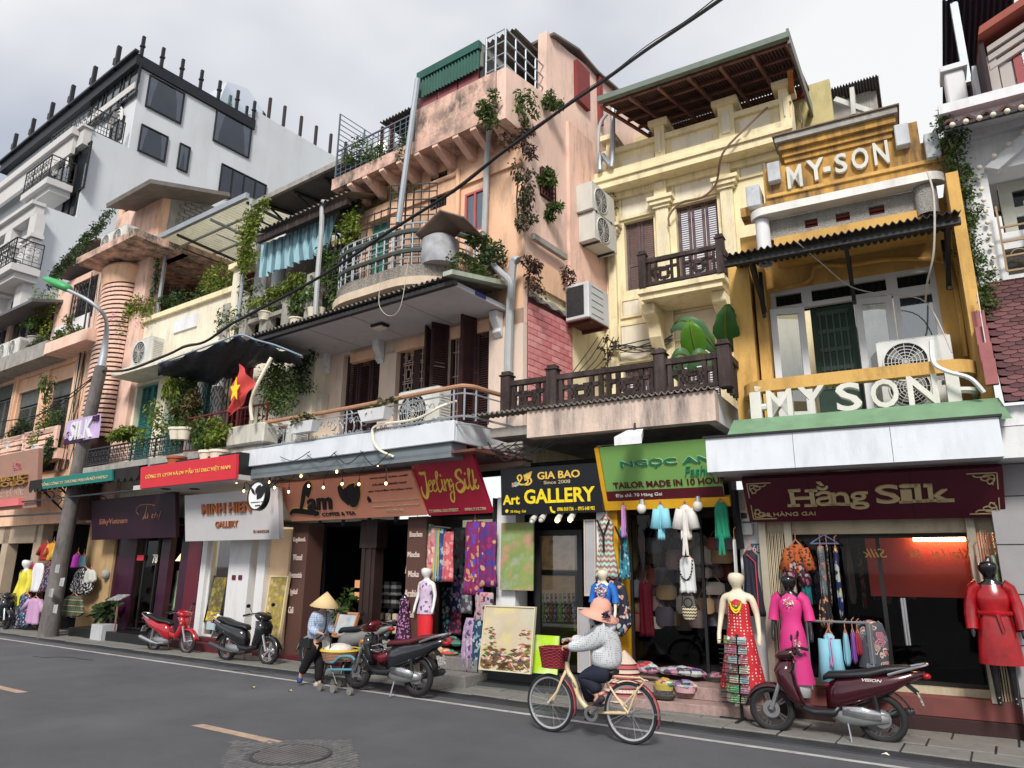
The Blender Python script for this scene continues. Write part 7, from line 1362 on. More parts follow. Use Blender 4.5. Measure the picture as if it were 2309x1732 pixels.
for i,(x,y,c)in enumerate(((258,237,(.6,.2,.2)),(280,228,(.1,.35,.5)),(258,253,(.5,.2,.3)),(275,250,(.4,.5,.6)),(292,244,(.2,.5,.4)))):m=MB();a=bd.hit('L',x,y);bd.poly(m,[(a[0]+.03*cos(q),a[1]+.02*sin(q))for q in(0,1.26,2.5,3.8,5)],.002,.012);m.Bd('emblem_drop',mk('drop_%d'%i,c),t)
m=MB();a=bd.hit('L',211,440);bd.poly(m,[(a[0]+.03*cos(q),a[1]+.03*sin(q))for q in(0,1,2,3,4,5)],.002,.012);a=bd.hit('L',555,425);bd.stroke(m,sP([(a[0]-.04,a[1]+.04),(a[0]-.02,a[1]-.03),(a[0]+.04,a[1]-.05)],4),.03,.002,.012);m.Bd('icons',SYEL,t)
GS_=M('sign_green',(.20,.40,.11),.4,var=.05,bump=0,spec=.5)
bd,t=sign('tailor_sign','big green tailor sign with maroon footer on a yellow frame',CL,('L',905,-40),('M',1060,-110),('M',1330,385),('M',190,440),-.75,-.45,GS_,.06,[('TAILOR MADE IN 10 HOUR',M('print_maroon',(.09,.008,.015),.5),'M',255,325,1250,215,dict(bold=.05)),('Fashion',M('print_green',(.01,.22,.12),.5),'M',890,215,1200,105,dict(shear=.3,o1=.02)),('CÔNG TY TNHH SINH THÀNH',CREAMP,'M',100,-55,385,-82,{})])
GN=M('print_green',(0,0,0));a=bd.hit('M',318,130);b=bd.hit('M',1260,20)
for mt,e_,o in((CREAMP,.08,.01),(GN,.045,.02)):m=MB();text_on(m,bd,'NGỌC ANH',a[0],a[1]-.03,b[0],b[1]+.02,.002,o,bold=e_);m.Bd('lettering',mt,t,kind='stuff')
a=bd.hit('M',190,440);b=bd.hit('M',1325,290);c=bd.hit('M',190,350);m=MB();bd.slab(m,0,0,bd.w,c[1],.0,.004);m.Bd('maroon_footer',M('print_maroon',(0,0,0)),t);wR(bd,t,'Địa chỉ: 70 Hàng Gai',SWH,'M',275,408,680,352)
m=MB();bd.slab(m,-.07,-.14,bd.w+.07,-.005,-.1,.01);bd.slab(m,-.07,-.005,-.005,bd.h,-.1,.01);m.Bd('yellow_frame',M('frame_yellow',(.75,.40,.02),.5,var=.15),t)
MRN=M('sign_maroon',(.065,.003,.014),.4,var=.15,scale=.8,bump=0,spec=.4);GT=M('sign_champagne',(.50,.40,.22),.4,metal=.2,var=.06,bump=0)
bd,t=sign('silk_sign','wide maroon silk sign with champagne serif letters under the white fascia',MS,('N',85,78),('Y',2256,1058),('O',1240,402),('N',240,485),-.55,-.15,MRN,.1,[('68 HÀNG GAI',GT,'N',315,412,782,358,{})])
sp=[('H',560,780,168,318,1),('ằ',795,915,95,312,0),('n',920,1092,190,306,1),('g',1100,1250,185,342,0),('S',1330,1525,122,292,0),('i',1530,1655,118,285,1)]
def zo(x,y):return bd.hit('O',x,y)
for ch,x0,x1,y0,y1,sf in sp:
 a=bd.hit('N',x0+(14 if sf else 0),y1);b=bd.hit('N',x1-(14 if sf else 0),y0);m=MB();text_on(m,bd,ch,a[0],a[1],b[0],b[1],.002,.03,bold=.015)
 if sf:
  for x in([x0+35,x1-35]if ch!='i' else[(x0+x1)/2]):p=bd.hit('N',x,y1);bd.slab(m,p[0]-.075,p[1]-.0,p[0]+.075,p[1]+.03,.002,.03)
  if ch=='H':
   for x in(x0+35,x1-35):p=bd.hit('N',x,y0);bd.slab(m,p[0]-.075,p[1]-.03,p[0]+.075,p[1],.002,.03)
 m.Bd('letter',GT,t)
for ch,x0,x1,y0,y1 in(('l',395,490,118,280),('k',510,720,112,275)):
 a=zo(x0+20,y1);b=zo(x1-12,y0);m=MB();a_,b_=a,b
 if ch=='l':c=zo((x0+x1)/2,y1);bd.slab(m,c[0]-.035,a[1],c[0]+.035,b[1],.002,.03)
 else:text_on(m,bd,ch,a[0],a[1],b[0],b[1],.002,.03,bold=.02);c=zo(x0+55,y1);e_=zo(x1-40,y1);bd.slab(m,e_[0]-.09,e_[1],e_[0]+.09,e_[1]+.035,.002,.03)
 bd.slab(m,c[0]-.09,a[1],c[0]+.09,a[1]+.035,.002,.03);bd.slab(m,c[0]-.08,b[1]-.035,c[0],b[1],.002,.03);m.Bd('letter',GT,t)
m=MB()
for sx,sz in((0,0),(0,1),(1,0),(1,1)):
 ox,oz=(.06 if sx==0 else bd.w-.06),(.06 if sz==0 else bd.h-.06);dx,dz=(1 if sx==0 else-1),(1 if sz==0 else-1)
 for pts in([(0,0),(.3,0)],[(0,0),(0,.22)],[(.03,.03),(.12,.03),(.16,.08),(.1,.1),(.08,.05),(.2,.05),(.24,.02)],[(.03,.03),(.03,.1),(.08,.15),(.1,.09),(.04,.08),(.05,.16)]):bd.stroke(m,sP([(ox+dx*a,oz+dz*b)for a,b in pts],4),.012,.002,.01)
m.Bd('corner_ornament',GT,t,kind='stuff')
for x in(720,1630):m=MB();p=bd.hit('N',x,100);bd.slab(m,p[0]-.004,0,p[0]+.004,bd.h,.0005,.0012);m.Bd('panel_joint',SBK,t)
# ---------------------------------------------------------------- ground floor rooms
PIV=M('ivory_gate',(.50,.43,.30),.6,var=.15,dirt=.5,dirtcol=(.15,.1,.06))
def shop(name,label,fr,k,xl,xr,yref,ztop,zf,depth=3.2,front=.25,wallm=DARK):
 a,b=fr.at(k[0],xl,yref,front)[0],fr.at(k[-1],xr,yref,front)[0];t=T(name,label,'shop',fr,((a+b)/2,front,0));m=MB();y1=front+depth
 m.box(a,b,y1,y1+.1,0,ztop);m.box(a,a+.08,front,y1,0,ztop);m.box(b-.08,b,front,y1,0,ztop);m.box(a,b,front,y1,ztop,ztop+.1);m.Bd('interior',wallm,t)
 m=MB();m.box(a,b,front-.05,y1,0,zf);m.Bd('shop_floor',M('dark_floor',(.04,.03,.03),.5),t);return t,a,b
def step(t,fr,u0,u1,d0,d1,z0,z1,mat):m=MB();m.box(u0,u1,d0,d1,z0,z1);m.Bd('step',mat,t,bevel=.008)
t80,a,b=shop('clothes_shop','far left open clothes shop beneath the tan cafe sign',PK,'I',-120,470,1000,3.1,.12,front=.4)
m=MB()
for x0,x1 in((0,45),(235,290)):u0,u1=PK.at('I',x0,900,.1)[0],PK.at('I',x1,900,.1)[0];m.box(u0,u1,.1,.4,0,3.0)
m.box(a-2,PK.at('I',290,700,.1)[0],.1,.4,PK.at('I',60,815,.1)[1],3.05);m.Bd('door_surround',M('tan_stone',(.42,.33,.24),.8,var=.12),t80)
m=MB();m.box(PK.at('I',640,1000,.2)[0],PK.at('I',850,1000,.2)[0],.15,.35,0,3.0);m.Bd('ochre_wall',M('old_ochre',(.45,.30,.15),.85,dirt=.5),t80);m=MB();p=PK.at('I',795,1045,.1);m.sF((p[0],.1,p[1]),.13,12,8);m.Bd('gas_meter',GREYC,t80)
t78,a78,b78=shop('silk_shop','dark aubergine silk shop number 78 with glass door',LF,'I',790,1490,1000,2.7,.3,front=.25,wallm=PUR)
m=MB()
for x0,x1 in((830,1000),(1190,1255),(1340,1410)):u0,u1=LF.at('I',x0,1000,.1)[0],LF.at('I',x1,1000,.1)[0];m.box(u0,u1,.1,.25,.25,2.75)
m.Bd('aubergine_pier',M('aubergine_gloss',(.035,.006,.022),.3,var=.4,scale=2),t78);step(t78,LF,a78,b78-.2,-.45,.25,0,.26,M('black_granite',(.012,.012,.014),.35))
ud0,ud1=LF.at('I',1000,1000,.2)[0],LF.at('I',1190,1000,.2)[0];window(t78,ud0,ud1,.28,2.65,.12,BLACKM,2,1,.05,GLASSD,.05,False,name='glass_door')
bd78=BO(LF,('I',1000,850),('I',1210,850),('I',1210,1200),('I',1000,1200),.1,.1);wR(bd78,t78,'78',CREAMP,'I',1140,962,1185,895,bold=.02);m=MB();a,b=bd78.hit('I',1025,942),bd78.hit('I',1080,902);bd78.slab(m,a[0],a[1],b[0],b[1],0,.01);m.Bd('red_notice',REDS,t78)
t76,a76,b76=shop('gallery_shop','white framed gallery shop 76 with lit paintings behind glass',LF,'J',75,640,1000,2.6,.25,depth=1.6,front=.3,wallm=M('warm_glow_wall',(.60,.46,.26),.8,emit=.35))  # room light put into the walls as warm emission, no lamp inside
WF=M('white_shop_frame',(.66,.66,.67),.5,var=.05,dirt=.2)
for x0,x1,y in((185,262,1000),(390,545,1000),(600,660,1000)):u0,u1=LF.at('J',x0 if x0!=185 else 178,y,.05)[0],LF.at('J',x1 if x0!=185 else 215,y,.05)[0];m=MB();m.box(u0,u1,.0,.3,.2,2.62);m.Bd('white_pier',WF,t76,bevel=.005)
ul=LF.at('J',75,1000,.05)[0];ur=LF.at('J',178,1000,.05)[0];m=MB();m.box(ul,ur-.02,.0,.25,.2,2.6);m.Bd('maroon_pier',M('maroon_gloss',(.10,.008,.02),.3),t76)
u0,u1=LF.at('J',215,1000,.05)[0],LF.at('J',390,1000,.05)[0];window(t76,u0,u1,.3,2.6,.1,WF,1,1,.05,GLASS,.05,False)
u2,u3=LF.at('J',545,1000,.05)[0],LF.at('J',600,1000,.05)[0];m=MB();m.box(u2,u3,.6,.65,.2,2.5);m.Bd('doorway_screen',M('blue_grey_room',(.10,.14,.17),.6,var=.4,scale=2),t76)
u4,u5=LF.at('J',655,1000,.05)[0],LF.at('J',800,1000,.05)[0];m=MB();m.box(u4,u5,.12,.25,.3,2.6);m.Bd('tan_pier',M('tan_glow_pier',(.52,.36,.22),.7,emit=.1),t76)  # pier glows faintly of itself, its lit look set as emission
step(t76,LF,a76,b76,-.3,.3,0,.22,M('maroon_step',(.09,.012,.018),.6,dirt=.3));step(t76,LF,a76,b76,-.1,.3,.221,.3,M('maroon_step',(0,0,0)))
for x in(407,455):bdw=BO(LF,('J',390,900),('J',545,900),('J',545,1200),('J',390,1200),-.01,-.01);a,b=bdw.hit('J',x,1020),bdw.hit('J',x+30,985);m=MB();bdw.slab(m,a[0],a[1],b[0],b[1],0,.008);m.Bd('red_plate',M('maroon_gloss',(0,0,0)),t76)
def pI(label,fr,k,x0,y0,x1,y1,d,mat,frame=None,tilt=.12,cat='painting',name='painting',fw=.035,extra=None):
 u0,u1,z0,z1=rect(fr,k,x0,y0,x1,y1,d);t=T(name,label,cat,fr,((u0+u1)/2,d,z0));m=MB();m.add([(u0,d-.03-tilt,z0),(u1,d-.03-tilt,z0),(u1,d-.03,z1),(u0,d-.03,z1),(u0,d-tilt,z0),(u1,d-tilt,z0),(u1,d,z1),(u0,d,z1)],[(0,1,2,3),(7,6,5,4),(0,4,5,1),(1,5,6,2),(2,6,7,3),(3,7,4,0)]);m.Bd('canvas',mat,t)
 if frame:
  for a,b,c,e in((u0-fw,u0,z0-fw,z1+fw),(u1,u1+fw,z0-fw,z1+fw),(u0,u1,z0-fw,z0),(u0,u1,z1,z1+fw)):q=MB();q.box(a,b,d-.05,d+.01,c,e);q.v=[v-Vector((0,tilt*(1-(v.z-z0)/(z1-z0)),0))for v in q.v];q.Bd('frame_side',frame,t)
 return t
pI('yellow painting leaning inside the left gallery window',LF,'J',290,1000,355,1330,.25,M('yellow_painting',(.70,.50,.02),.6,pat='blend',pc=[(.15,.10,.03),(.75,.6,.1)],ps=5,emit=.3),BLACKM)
pI('tall golden painting with pink flowers beside the brown pylon',LF,'J',715,1000,800,1440,.0,M('golden_painting',(.55,.38,.05),.6,pat='blend',pc=[(.25,.2,.06),(.6,.45,.2)],ps=6),M('pale_gold_frame',(.6,.5,.3),.4),.1)
pI('blue handwritten notice taped low on the gallery window',LF,'J',230,1330,280,1395,.04,M('pale_blue_paper',(.40,.55,.60),.7),None,0,'notice','paper_notice')
t74,a74,b74=shop('coffee_shop','dark open coffee shop between two brown lettered pylons',OR,'K',60,1050,700,2.65,.2,4,.35)
BP_=M('brown_pylon',(.095,.045,.035),.6,var=.06,bump=0);SLW=M('pylon_letter',(.62,.50,.45),.6)
def pylon(label,k,TL,TR,BR,BL,words):
 bd=BO(OR,TL,TR,BR,BL,-.25,-.25);t=T('pylon',label,'signboard',OR,tuple(bd.pt(bd.w/2,0)));m=MB();bd.slab(m,0,-bd.o.z+.12,bd.w,bd.h,-.4,0);m.Bd('panel',BP_,t)
 for s,x0,y0,x1,y1 in words:wR(bd,t,s,SLW,k,x0,y0,x1,y1,bold=.04,o1=.02)
pylon('brown pylon lettered with coffee kinds left of the coffee shop','J',('J',872,600),('J',990,600),('J',905,1580),('J',785,1580),[('Kopiluwak',870,745,965,700),('Weasel',868,875,938,828),('Bluemountain',836,1005,935,962),('Typical',836,1138,902,1088),('Culi',832,1270,872,1222)])
pylon('brown pylon with lettering half hidden by hanging scarves','K',('K',945,215),('K',1085,215),('K',1020,1100),('K',880,1100),[('Bourbon',945,370,1040,325),('Mocha',930,520,1020,478),('Moka',935,668,1015,622),('Arabica',905,815,1025,765),('Culi',930,970,975,925)])
m=MB()
for i in range(4):u=OR.at('K',590+i*24,600,.1)[0];m.box(u,u+.09,.05+.02*(i%2),.3,.12,2.75)
m.box(OR.at('K',590,600,.1)[0]-.05,OR.at('K',690,600,.1)[0]+.05,.03,.32,2.2,2.75);m.Bd('folding_door',M('brown_black_wood',(.035,.02,.018),.5,var=.3),t74);m=MB();m.box(a74+.15,OR.at('K',300,600,.3)[0],.3,.34,.12,2.65);m.Bd('blue_wall',M('night_blue',(.012,.013,.028),.6),t74)
step(t74,OR,a74-.2,OR.at('K',1000,1200,.2)[0],-.35,.35,0,.14,M('maroon_step',(0,0,0)))
for x,y in((270,270),(445,262),(640,248),(840,235)):p=OR.at('K',x,y,-.2);m=MB();m.la([(.035,p[1]-.06),(.04,p[1]+.06)],10,(p[0],-.2,0));m.Bd('spot_lamp',BLACKM,t74)
ts_=T('cake_shelf','shelf of coffee bags and white jars with glowing trays inside the coffee shop','shelf',OR,(OR.at('K',780,1000,.9)[0],.9,.2))
for i,y in enumerate((890,985,800,1080)):
 p=OR.at('K',780,y,.9);m=MB();m.box(p[0]-.45,p[0]+.4,.75,1.1,p[1]-.02,p[1]);m.Bd('shelf_board',BLACKM,ts_)
 for j in range(4):q=MB();u=p[0]-.35+j*.2;(q.box(u-.07,u+.07,.8,.95,p[1]+.0,p[1]+.26)if i in(0,2)else q.la([(0,p[1]),(.06,p[1]),(.065,p[1]+.12),(0,p[1]+.13)],10,(u,.85,0)));q.Bd('coffee_bag' if i in(0,2)else 'jar',M('black_bag',(.03,.03,.03),.4,pat='hstripe',pc=[(.25,.25,.25)],ps=7)if i in(0,2)else M('jar_white',(.6,.5,.38),.5),ts_)
for x,y,k in((750,740,'K'),(780,745,'K'),(545,720,'K'),(540,810,'K'),(720,830,'K')):p=OR.at(k,x,y,1.2);m=MB();m.box(p[0]-.06,p[0]+.06,1.2,1.24,p[1]-.08,p[1]+.08);m.Bd('glow_tray',M('warm_tray',(.6,.28,.12),.5,emit=.5),ts_)  # trays emit warm light themselves though they are no lamps
pI('framed menu poster on an easel in front of the coffee shop',OR,'J',1225,1272,1345,1440,-.1,M('poster_print',(.55,.52,.50),.6,pat='blend',pc=[(.35,.45,.52),(.65,.35,.25)],ps=6),M('orange_wood',(.45,.20,.09),.5),.12,'poster','easel_poster')
pI('small chalkboard with coloured chalk leaning beside the steps',OR,'K',690,1050,800,1170,-.2,M('chalkboard',(.04,.05,.05),.7,pat='floral',pc=[(.1,.4,.4),(.6,.25,.2)],ps=14),None,.15,'chalkboard','chalkboard')
pT('shop_plant','leafy green plant at the back of the coffee shop',OR,(OR.at('J',1220,1280,.1)[0],.1,OR.at('J',1220,1290,.1)[1]),(.35,.2,.45),350,LEAF,.14,4)  # plain leaf material without emission
ES=M('bulb_glow',(1,.55,.25),.5,emit=5,var=0,bump=0);tls=T('string_lights','festoon of small glowing bulbs strung before the coffee sign','string lights',OR,(OR.at('J',900,250,-1.2)[0],-1.2,3.5))
bl=[(443,290),(497,355),(535,388),(585,395),(688,290),(728,330),(832,362),(678,432),(925,245),(982,318),(1092,330),(1192,212),(1232,302),(1358,305),(1560,300),(1500,160)]
pts=[]
for x,y in bl:
 p=pe(OR,'J',x,y,-1.2);q=MB();q.sF(p,.021,8,6,(1,1,1.3));q.Bd('bulb',ES,tls,smooth='all');q=MB();q.la([(.016,p[2]+.03),(.016,p[2]+.09)],8,(p[0],p[1],0));q.Bd('socket',BLACKM,tls);pts.append((p[0],p[1],p[2]+.09))
q=MB();pts.sort();tops=[(p[0],-1.2,p[2]+.12)for p in pts];q.tu(sP(tops,4),.008,4);[q.tu([a_,b_],.006,4)for a_,b_ in zip(pts,tops)];q.Bd('wire',WIRE,tls)
for i,(x,y)in enumerate(((875,212),(1080,195),(1290,172),(755,205))):c=pe(OR,'J',x,y,-.6);m=MB();m.la([(0,c[2]),(.09,c[2]),(.09,c[2]+.01)],16,(c[0],c[1],0));m.Bd('downlight',M('down_glow',(.75,.5,.4),.5,emit=1.2),tls)
m=MB();zc_=zfb_+.12 if 'zfb_' in globals()else 3.4;m.box(OR.at('J',480,200,-.9)[0],0,-1.28,.4,zc_-.3,zc_-.26);m.Bd('ceiling_panel',M('copper_soffit',(.16,.06,.045),.4,var=.3),t74)
t72,a72,b72=shop('scarf_shop','open scarf shop full of hanging patterned silk',OR,'K',1085,1600,600,2.75,.35,1.2,.35,M('dim_shop_wall',(.03,.025,.025),.8,var=.3))  # walls coloured dark in place of the shade inside the open shop
m=MB();u0,u1=OR.at('K',1590,600,0)[0],OR.at('L',165,600,0)[0];m.box(u0,OR.at('L',130,600,0)[0]-.01,-.1,.35,0,3.0);m.Bd('shabby_post',M('shabby_black',(.05,.05,.055),.8,dirt=.8,dirtcol=(.45,.45,.43),dscale=4),t72)
GRN_=M('grey_granite',(.20,.19,.18),.8,var=.25,scale=20,dirt=.4);step(t72,OR,OR.at('K',1075,1450,-.55)[0],u0,-.75,.35,0,.22,GRN_);step(t72,OR,OR.at('K',1180,1350,-.3)[0],u0,-.35,.35,.221,.42,GRN_)
m=MB();p=OR.at('K',1300,270,.8);m.box(p[0]-.3,p[0]+.7,1.2,1.25,p[1]-.5,p[1]+.1);m.Bd('bright_wall',M('cream_glow',(.6,.6,.48),.7,emit=.2),t72)  # back wall brightened by its own emission, no lamp on it
tgl,ag,bg_=shop('art_gallery','narrow art gallery shop with a black framed glass front',CL,'L',130,900,700,2.65,.3,1.5,.3,M('gallery_dark',(.06,.05,.045),.7))  # dark wall colour takes the place of indoor shade
for x0,x1,d0_,d1_ in((135,275,-.1,.3),(880,960,-.35,.3)):u0,u1=CL.at('L',x0,600,d0_)[0],CL.at('L',x1,600,d0_)[0];m=MB();m.box(u0,u1,d0_,d1_,0,3.0);m.Bd('white_pier',WHITE,tgl)
u0,u1=CL.at('L',420,700,.1)[0],CL.at('L',770,700,.1)[0];window(tgl,u0,u1,.3,2.45,.1,BLACKM,1,1,.09,GLASS,.06,False)
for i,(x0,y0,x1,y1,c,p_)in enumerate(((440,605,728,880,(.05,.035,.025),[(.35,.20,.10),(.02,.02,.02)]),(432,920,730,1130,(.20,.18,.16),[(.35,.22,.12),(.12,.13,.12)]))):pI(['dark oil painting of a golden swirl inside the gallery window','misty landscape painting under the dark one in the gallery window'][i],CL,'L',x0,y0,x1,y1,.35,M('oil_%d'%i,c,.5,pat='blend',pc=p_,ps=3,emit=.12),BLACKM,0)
for i in range(9):
 p=CL.at('L',445+i*33,1270,.25);q=MB();q.la([(0,p[1]),(.045,p[1]),(.045,p[1]+.24),(.018,p[1]+.34),(.018,p[1]+.44),(0,p[1]+.44)],10,(p[0],.25,0));solo('painted_bottle',q,M('bottle_%d'%(i%4),[(.02,.02,.025),(.10,.22,.05),(.03,.02,.03),(.02,.03,.02)][i%4],.25,pat='floral',pc=[[(.35,.3,.5)],[(.3,.4,.1)],[(.6,.55,.5)],[(.5,.1,.1)]][i%4],ps=30),'painted bottle on the gallery sill, %s from the left'%['first','second','third','fourth','fifth','sixth','seventh','eighth','ninth'][i],'bottle',CL,(p[0],.25,p[1]),'painted bottles on the gallery sill',smooth=True)
m=MB();p=CL.at('L',445,1272,.25);m.box(u0+.1,u1-.1,.17,.5,p[1]-.05,p[1]-.002);m.Bd('sill',GREYC,tgl)
step(tgl,CL,ag,CL.at('L',960,600,0)[0],-.45,.3,0,.12,M('dark_slate',(.06,.065,.07),.7));step(tgl,CL,ag,CL.at('L',960,600,0)[0],-.2,.3,.121,.26,M('dark_slate',(0,0,0)))
pI('pastel lotus painting hung on the white gallery pier',CL,'L',175,530,415,1035,-.18,M('lotus_painting',(.38,.36,.34),.6,pat='blend',pc=[(.20,.30,.08),(.55,.22,.22)],ps=3.2,var=.2),None,.02)
tm=pI('large floating market painting with a golden sky standing on the pavement',CL,'L',62,1150,425,1640,-.5,M('market_painting',(.62,.55,.22),.6,pat='blend',pc=[(.5,.42,.3),(.45,.48,.42)],ps=1.5),M('canvas_edge',(.6,.56,.4),.7),.15,fw=.015)
u0,u1,z0,z1=rect(CL,'L',62,1150,425,1640,-.5);r=random.Random(5)
for i,c in enumerate(((.30,.22,.04),(.07,.12,.03),(.45,.10,.08),(.03,.04,.12),(.60,.50,.36),(.12,.07,.03))):
 m=MB()
 for j in range(70):
  f=r.random()**1.6*.62;u=u0+.03+(u1-u0-.06)*r.random();z=z0+.03+(z1-z0)*f;s=r.uniform(.02,.06)*(1.2-f);y=-.535-.15*(1-(z-z0)/(z1-z0))-.0006*(i+1)
  if f>.3 and abs(u-(u0+u1)/2)<(u1-u0)*.22:continue
  if i==3:z=z0+.02+.2*r.random();y=-.535-.15*(1-(z-z0)/(z1-z0))-.001
  a=r.uniform(-.5,.5);k_=.15/(z1-z0);P=[(-s*1.4,.2*s),(0,-s*.5),(s*1.4,s*.3),(0,s*.5)];m.add([(u+x_*cos(a)-q_*sin(a),y+(x_*sin(a)+q_*cos(a))*k_,z+x_*sin(a)+q_*cos(a))for x_,q_ in P],[(0,1,2,3)])
 m.Bd('brushwork',mk('market_%d'%i,c),tm,kind='stuff')
pI('lime green canvas with yellow tulips beside the market painting',CL,'P',268,420,522,830,-.35,M('lime_canvas',(.42,.68,.02),.6,pat='blend',pc=[(.42,.68,.02),(.7,.75,.5)],ps=2),None,.08)
for x0,y0,x1,y1,lb in((802,515,880,1065,'back of an upper grey canvas stacked by the tailor door'),(755,1170,840,1640,'back of a lower grey canvas leaning by the tailor door')):pI(lb,CL,'L',x0,y0,x1,y1,-.3,M('canvas_back',(.36,.36,.38),.8),M('stretcher',(.5,.42,.36),.7),.02,'canvas','stretched_canvas',.02)
for i,(x,y)in enumerate(((420,500),(488,490),(610,490),(706,485))):
 p=pe(CL,'L',x,y,-.45);t=T('spotlight','small spotlight under the gallery sign, %s one from the left'%['first','second','third','fourth'][i],'spotlight',CL,p,'spotlights under the gallery sign');m=MB();m.tu([(p[0],p[1]+.05,p[2]+.08),(p[0]-.02,p[1]-.06,p[2]-.03)],[.035,.05],10);m.Bd('housing',ACW,t);m=MB();m.sF((p[0]-.024,p[1]-.07,p[2]-.045),.036,8,6);m.Bd('lamp',M('spot_glow' if i>1 else 'spot_off',(1,.7,.25)if i>1 else(.5,.5,.5),.4,emit=3 if i>1 else 0),t)
tta,at_,bt_=shop('tailor_shop','deep dark tailor shop crowded with bags behind the yellow frame',CL,'LN',960,320,700,2.8,.38,2.5,.25)
YF=M('frame_yellow',(0,0,0));u0,u1=CL.at('L',962,700,-.2)[0],CL.at('L',1050,700,-.2)[0];m=MB();m.box(u0,u1,-.25,.25,.1,2.78);m.box(u1,CL.at('M',1330,420,-.2)[0],-.25,.2,CL.at('M',700,460,-.2)[1],2.8);m.Bd('yellow_door_frame',YF,tta)
u2=CL.at('N',120,800,-.1)[0];m=MB();m.box(u2,CL.at('N',330,800,-.1)[0],-.1,.3,.3,2.95);m.Bd('white_pier',WHITE,tta);u3=CL.at('M',1040,900,.1)[0];window(tta,u1+.02,u3,.4,2.7,.15,BLACKM,1,1,.04,GLASSD,.05,False)
for e_,z0,z1 in((-.75,0,.16),(-.4,.161,.32)):step(tta,CL,CL.at('L',1060,1500,-.5)[0]-.5,CL.at('N',330,1400,0)[0],e_,.25,z0,z1,M('pink_granite',(.36,.25,.23),.8,var=.25,scale=18,dirt=.4))
r=random.Random(14);tb_=None
for i in range(60):
 x,y=440+88*(i%10)+r.uniform(-25,25),800+135*(i//10)+r.uniform(-35,35);p=pe(CL,'M',x,y,r.uniform(.4,1.1));s=r.uniform(.12,.18);q=MB();w_,h_=s,s*r.uniform(.6,1.1)
 q.loft([[Vector((p[0]+w_*f*cos(a*pi/5),p[1]+.05*sin(a*pi/5),p[2]+zz_*h_))for a in range(10)]for f,zz_ in((.75,-1),(1,-.7),(.95,.4),(.7,.7))],10);q.tu([(p[0]-w_*.6,p[1],p[2]+h_*.65),(p[0]-w_*.2,p[1],p[2]+h_*1.6),(p[0]+w_*.2,p[1],p[2]+h_*1.6),(p[0]+w_*.6,p[1],p[2]+h_*.65)],.008,4)
 solo('handbag',q,M('bag_%d'%(i%7),[(.30,.20,.18),(.36,.10,.08),(.20,.20,.24),(.50,.44,.38),(.10,.08,.10),(.38,.24,.13),(.24,.20,.18)][i%7],.6,var=.3),['rose brown','brick red','slate','cream','black','tan','taupe'][i%7]+' handbag, '+ORD[i%10]+' from the left in the '+ORD[i//10]+' row inside the tailor shop','bag',CL,p,'handbags hanging in the tailor shop',smooth=True)
ths,ah,bh_=shop('silk_shop','wide black glass silk shop under the maroon sign with folding gates',MS,'NO',330,1330,700,2.5,.42,2.5,.55)
m=MB();zl_=MS.at('N',900,570,.1)[1];m.box(ah,bh_,.1,.55,zl_,2.7);m.Bd('cream_lintel',PIV,ths)
r=0
for x0k,x0,x1k,x1,n in(('N',355,'N',540,12),('O',970,'O',1230,11)):
 u0,u1=MS.at(x0k,x0,800,.08)[0],MS.at(x1k,x1,800,.08)[0];tg=T('folding_gate','ivory folding metal gate pushed to the %s side of the silk shop'%('left' if r==0 else 'right'),'gate',MS,((u0+u1)/2,.05,.42));r+=1
 for i in range(n):u=u0+(u1-u0)*i/n;q=MB();q.box(u,u+(u1-u0)/n*.55,.03+.02*(i%2),.06+.02*(i%2),.42,zl_+.02);q.Bd('slat',PIV,tg)
 for z in(.6,1.1,1.6,2.1):q=MB();q.box(u0,u1,.07,.085,z,z+.02);q.Bd('cross_bar',IRON,tg)
for k,x in(('N',330),('N',560),('O',945),('O',1290)):u=MS.at(k,x,800,.0)[0];q=MB();q.box(u-.045,u+.045,-.02,.09,.4,2.6);q.Bd('gate_post',M('old_pale_post',(.40,.36,.28),.7,dirt=.6),ths)
ug0,ug1=MS.at('N',600,800,.3)[0],MS.at('O',930,800,.3)[0];window(ths,ug0,ug1,.5,zl_,.3,M('black_frame',(.012,.012,.012),.4),2,1,.05,glassmat('shop_glass',(.6,.6,.62),.01,.03,1.2),.05,False);m=MB();m.box(ug0,ug1,.2,.32,.42,.5);m.Bd('cream_sill',PIV,ths)
p=MS.at('O',630,612,.8);w_=MS.at('O',870,612,.8)[0]-MS.at('O',385,612,.8)[0];m=MB();m.box(p[0]-w_/2,p[0]+w_/2,.8,.88,p[1]-.03,p[1]+.03);m.Bd('tube_lamp',M('tube_glow',(1,.55,.18),.5,emit=22,var=0,bump=0),ths);m=MB();m.box(p[0]-.9,p[0]+.8,.95,.99,p[1]-.75,p[1]+.1);m.Bd('red_backboard',M('red_glow_board',(.22,.025,.02),.5,emit=.12),ths)
bdg=BO(MS,('O',0,700),('O',900,700),('O',900,800),('O',0,800),.29,.29)
for s,k,x0,y0,x1,y1 in(('Silk','O',355,780,455,700),('Khai Lai','O',560,785,900,700),('Silk','N',1210,780,1415,700)):a=bdg.hit(k,x0,y0);b=bdg.hit(k,x1,y1);m=MB();text_on(m,bdg,s,b[0],a[1],a[0],b[1],.0,.004,shear=.3);m.Bd('reflected_lettering',M('reflection_gold',(.30,.20,.06),.5),ths,kind='stuff')  # reversed letters laid on the pane as a painted reflection of signs
for dx in(0,25):a=MS.at('O',285+dx,1140,.2);b=MS.at('O',325+dx,1560,.2);q=MB();q.tu([(a[0],.2,a[1]),(a[0],.2,b[1])],.016,8);q.Bd('door_handle',ALU,ths)
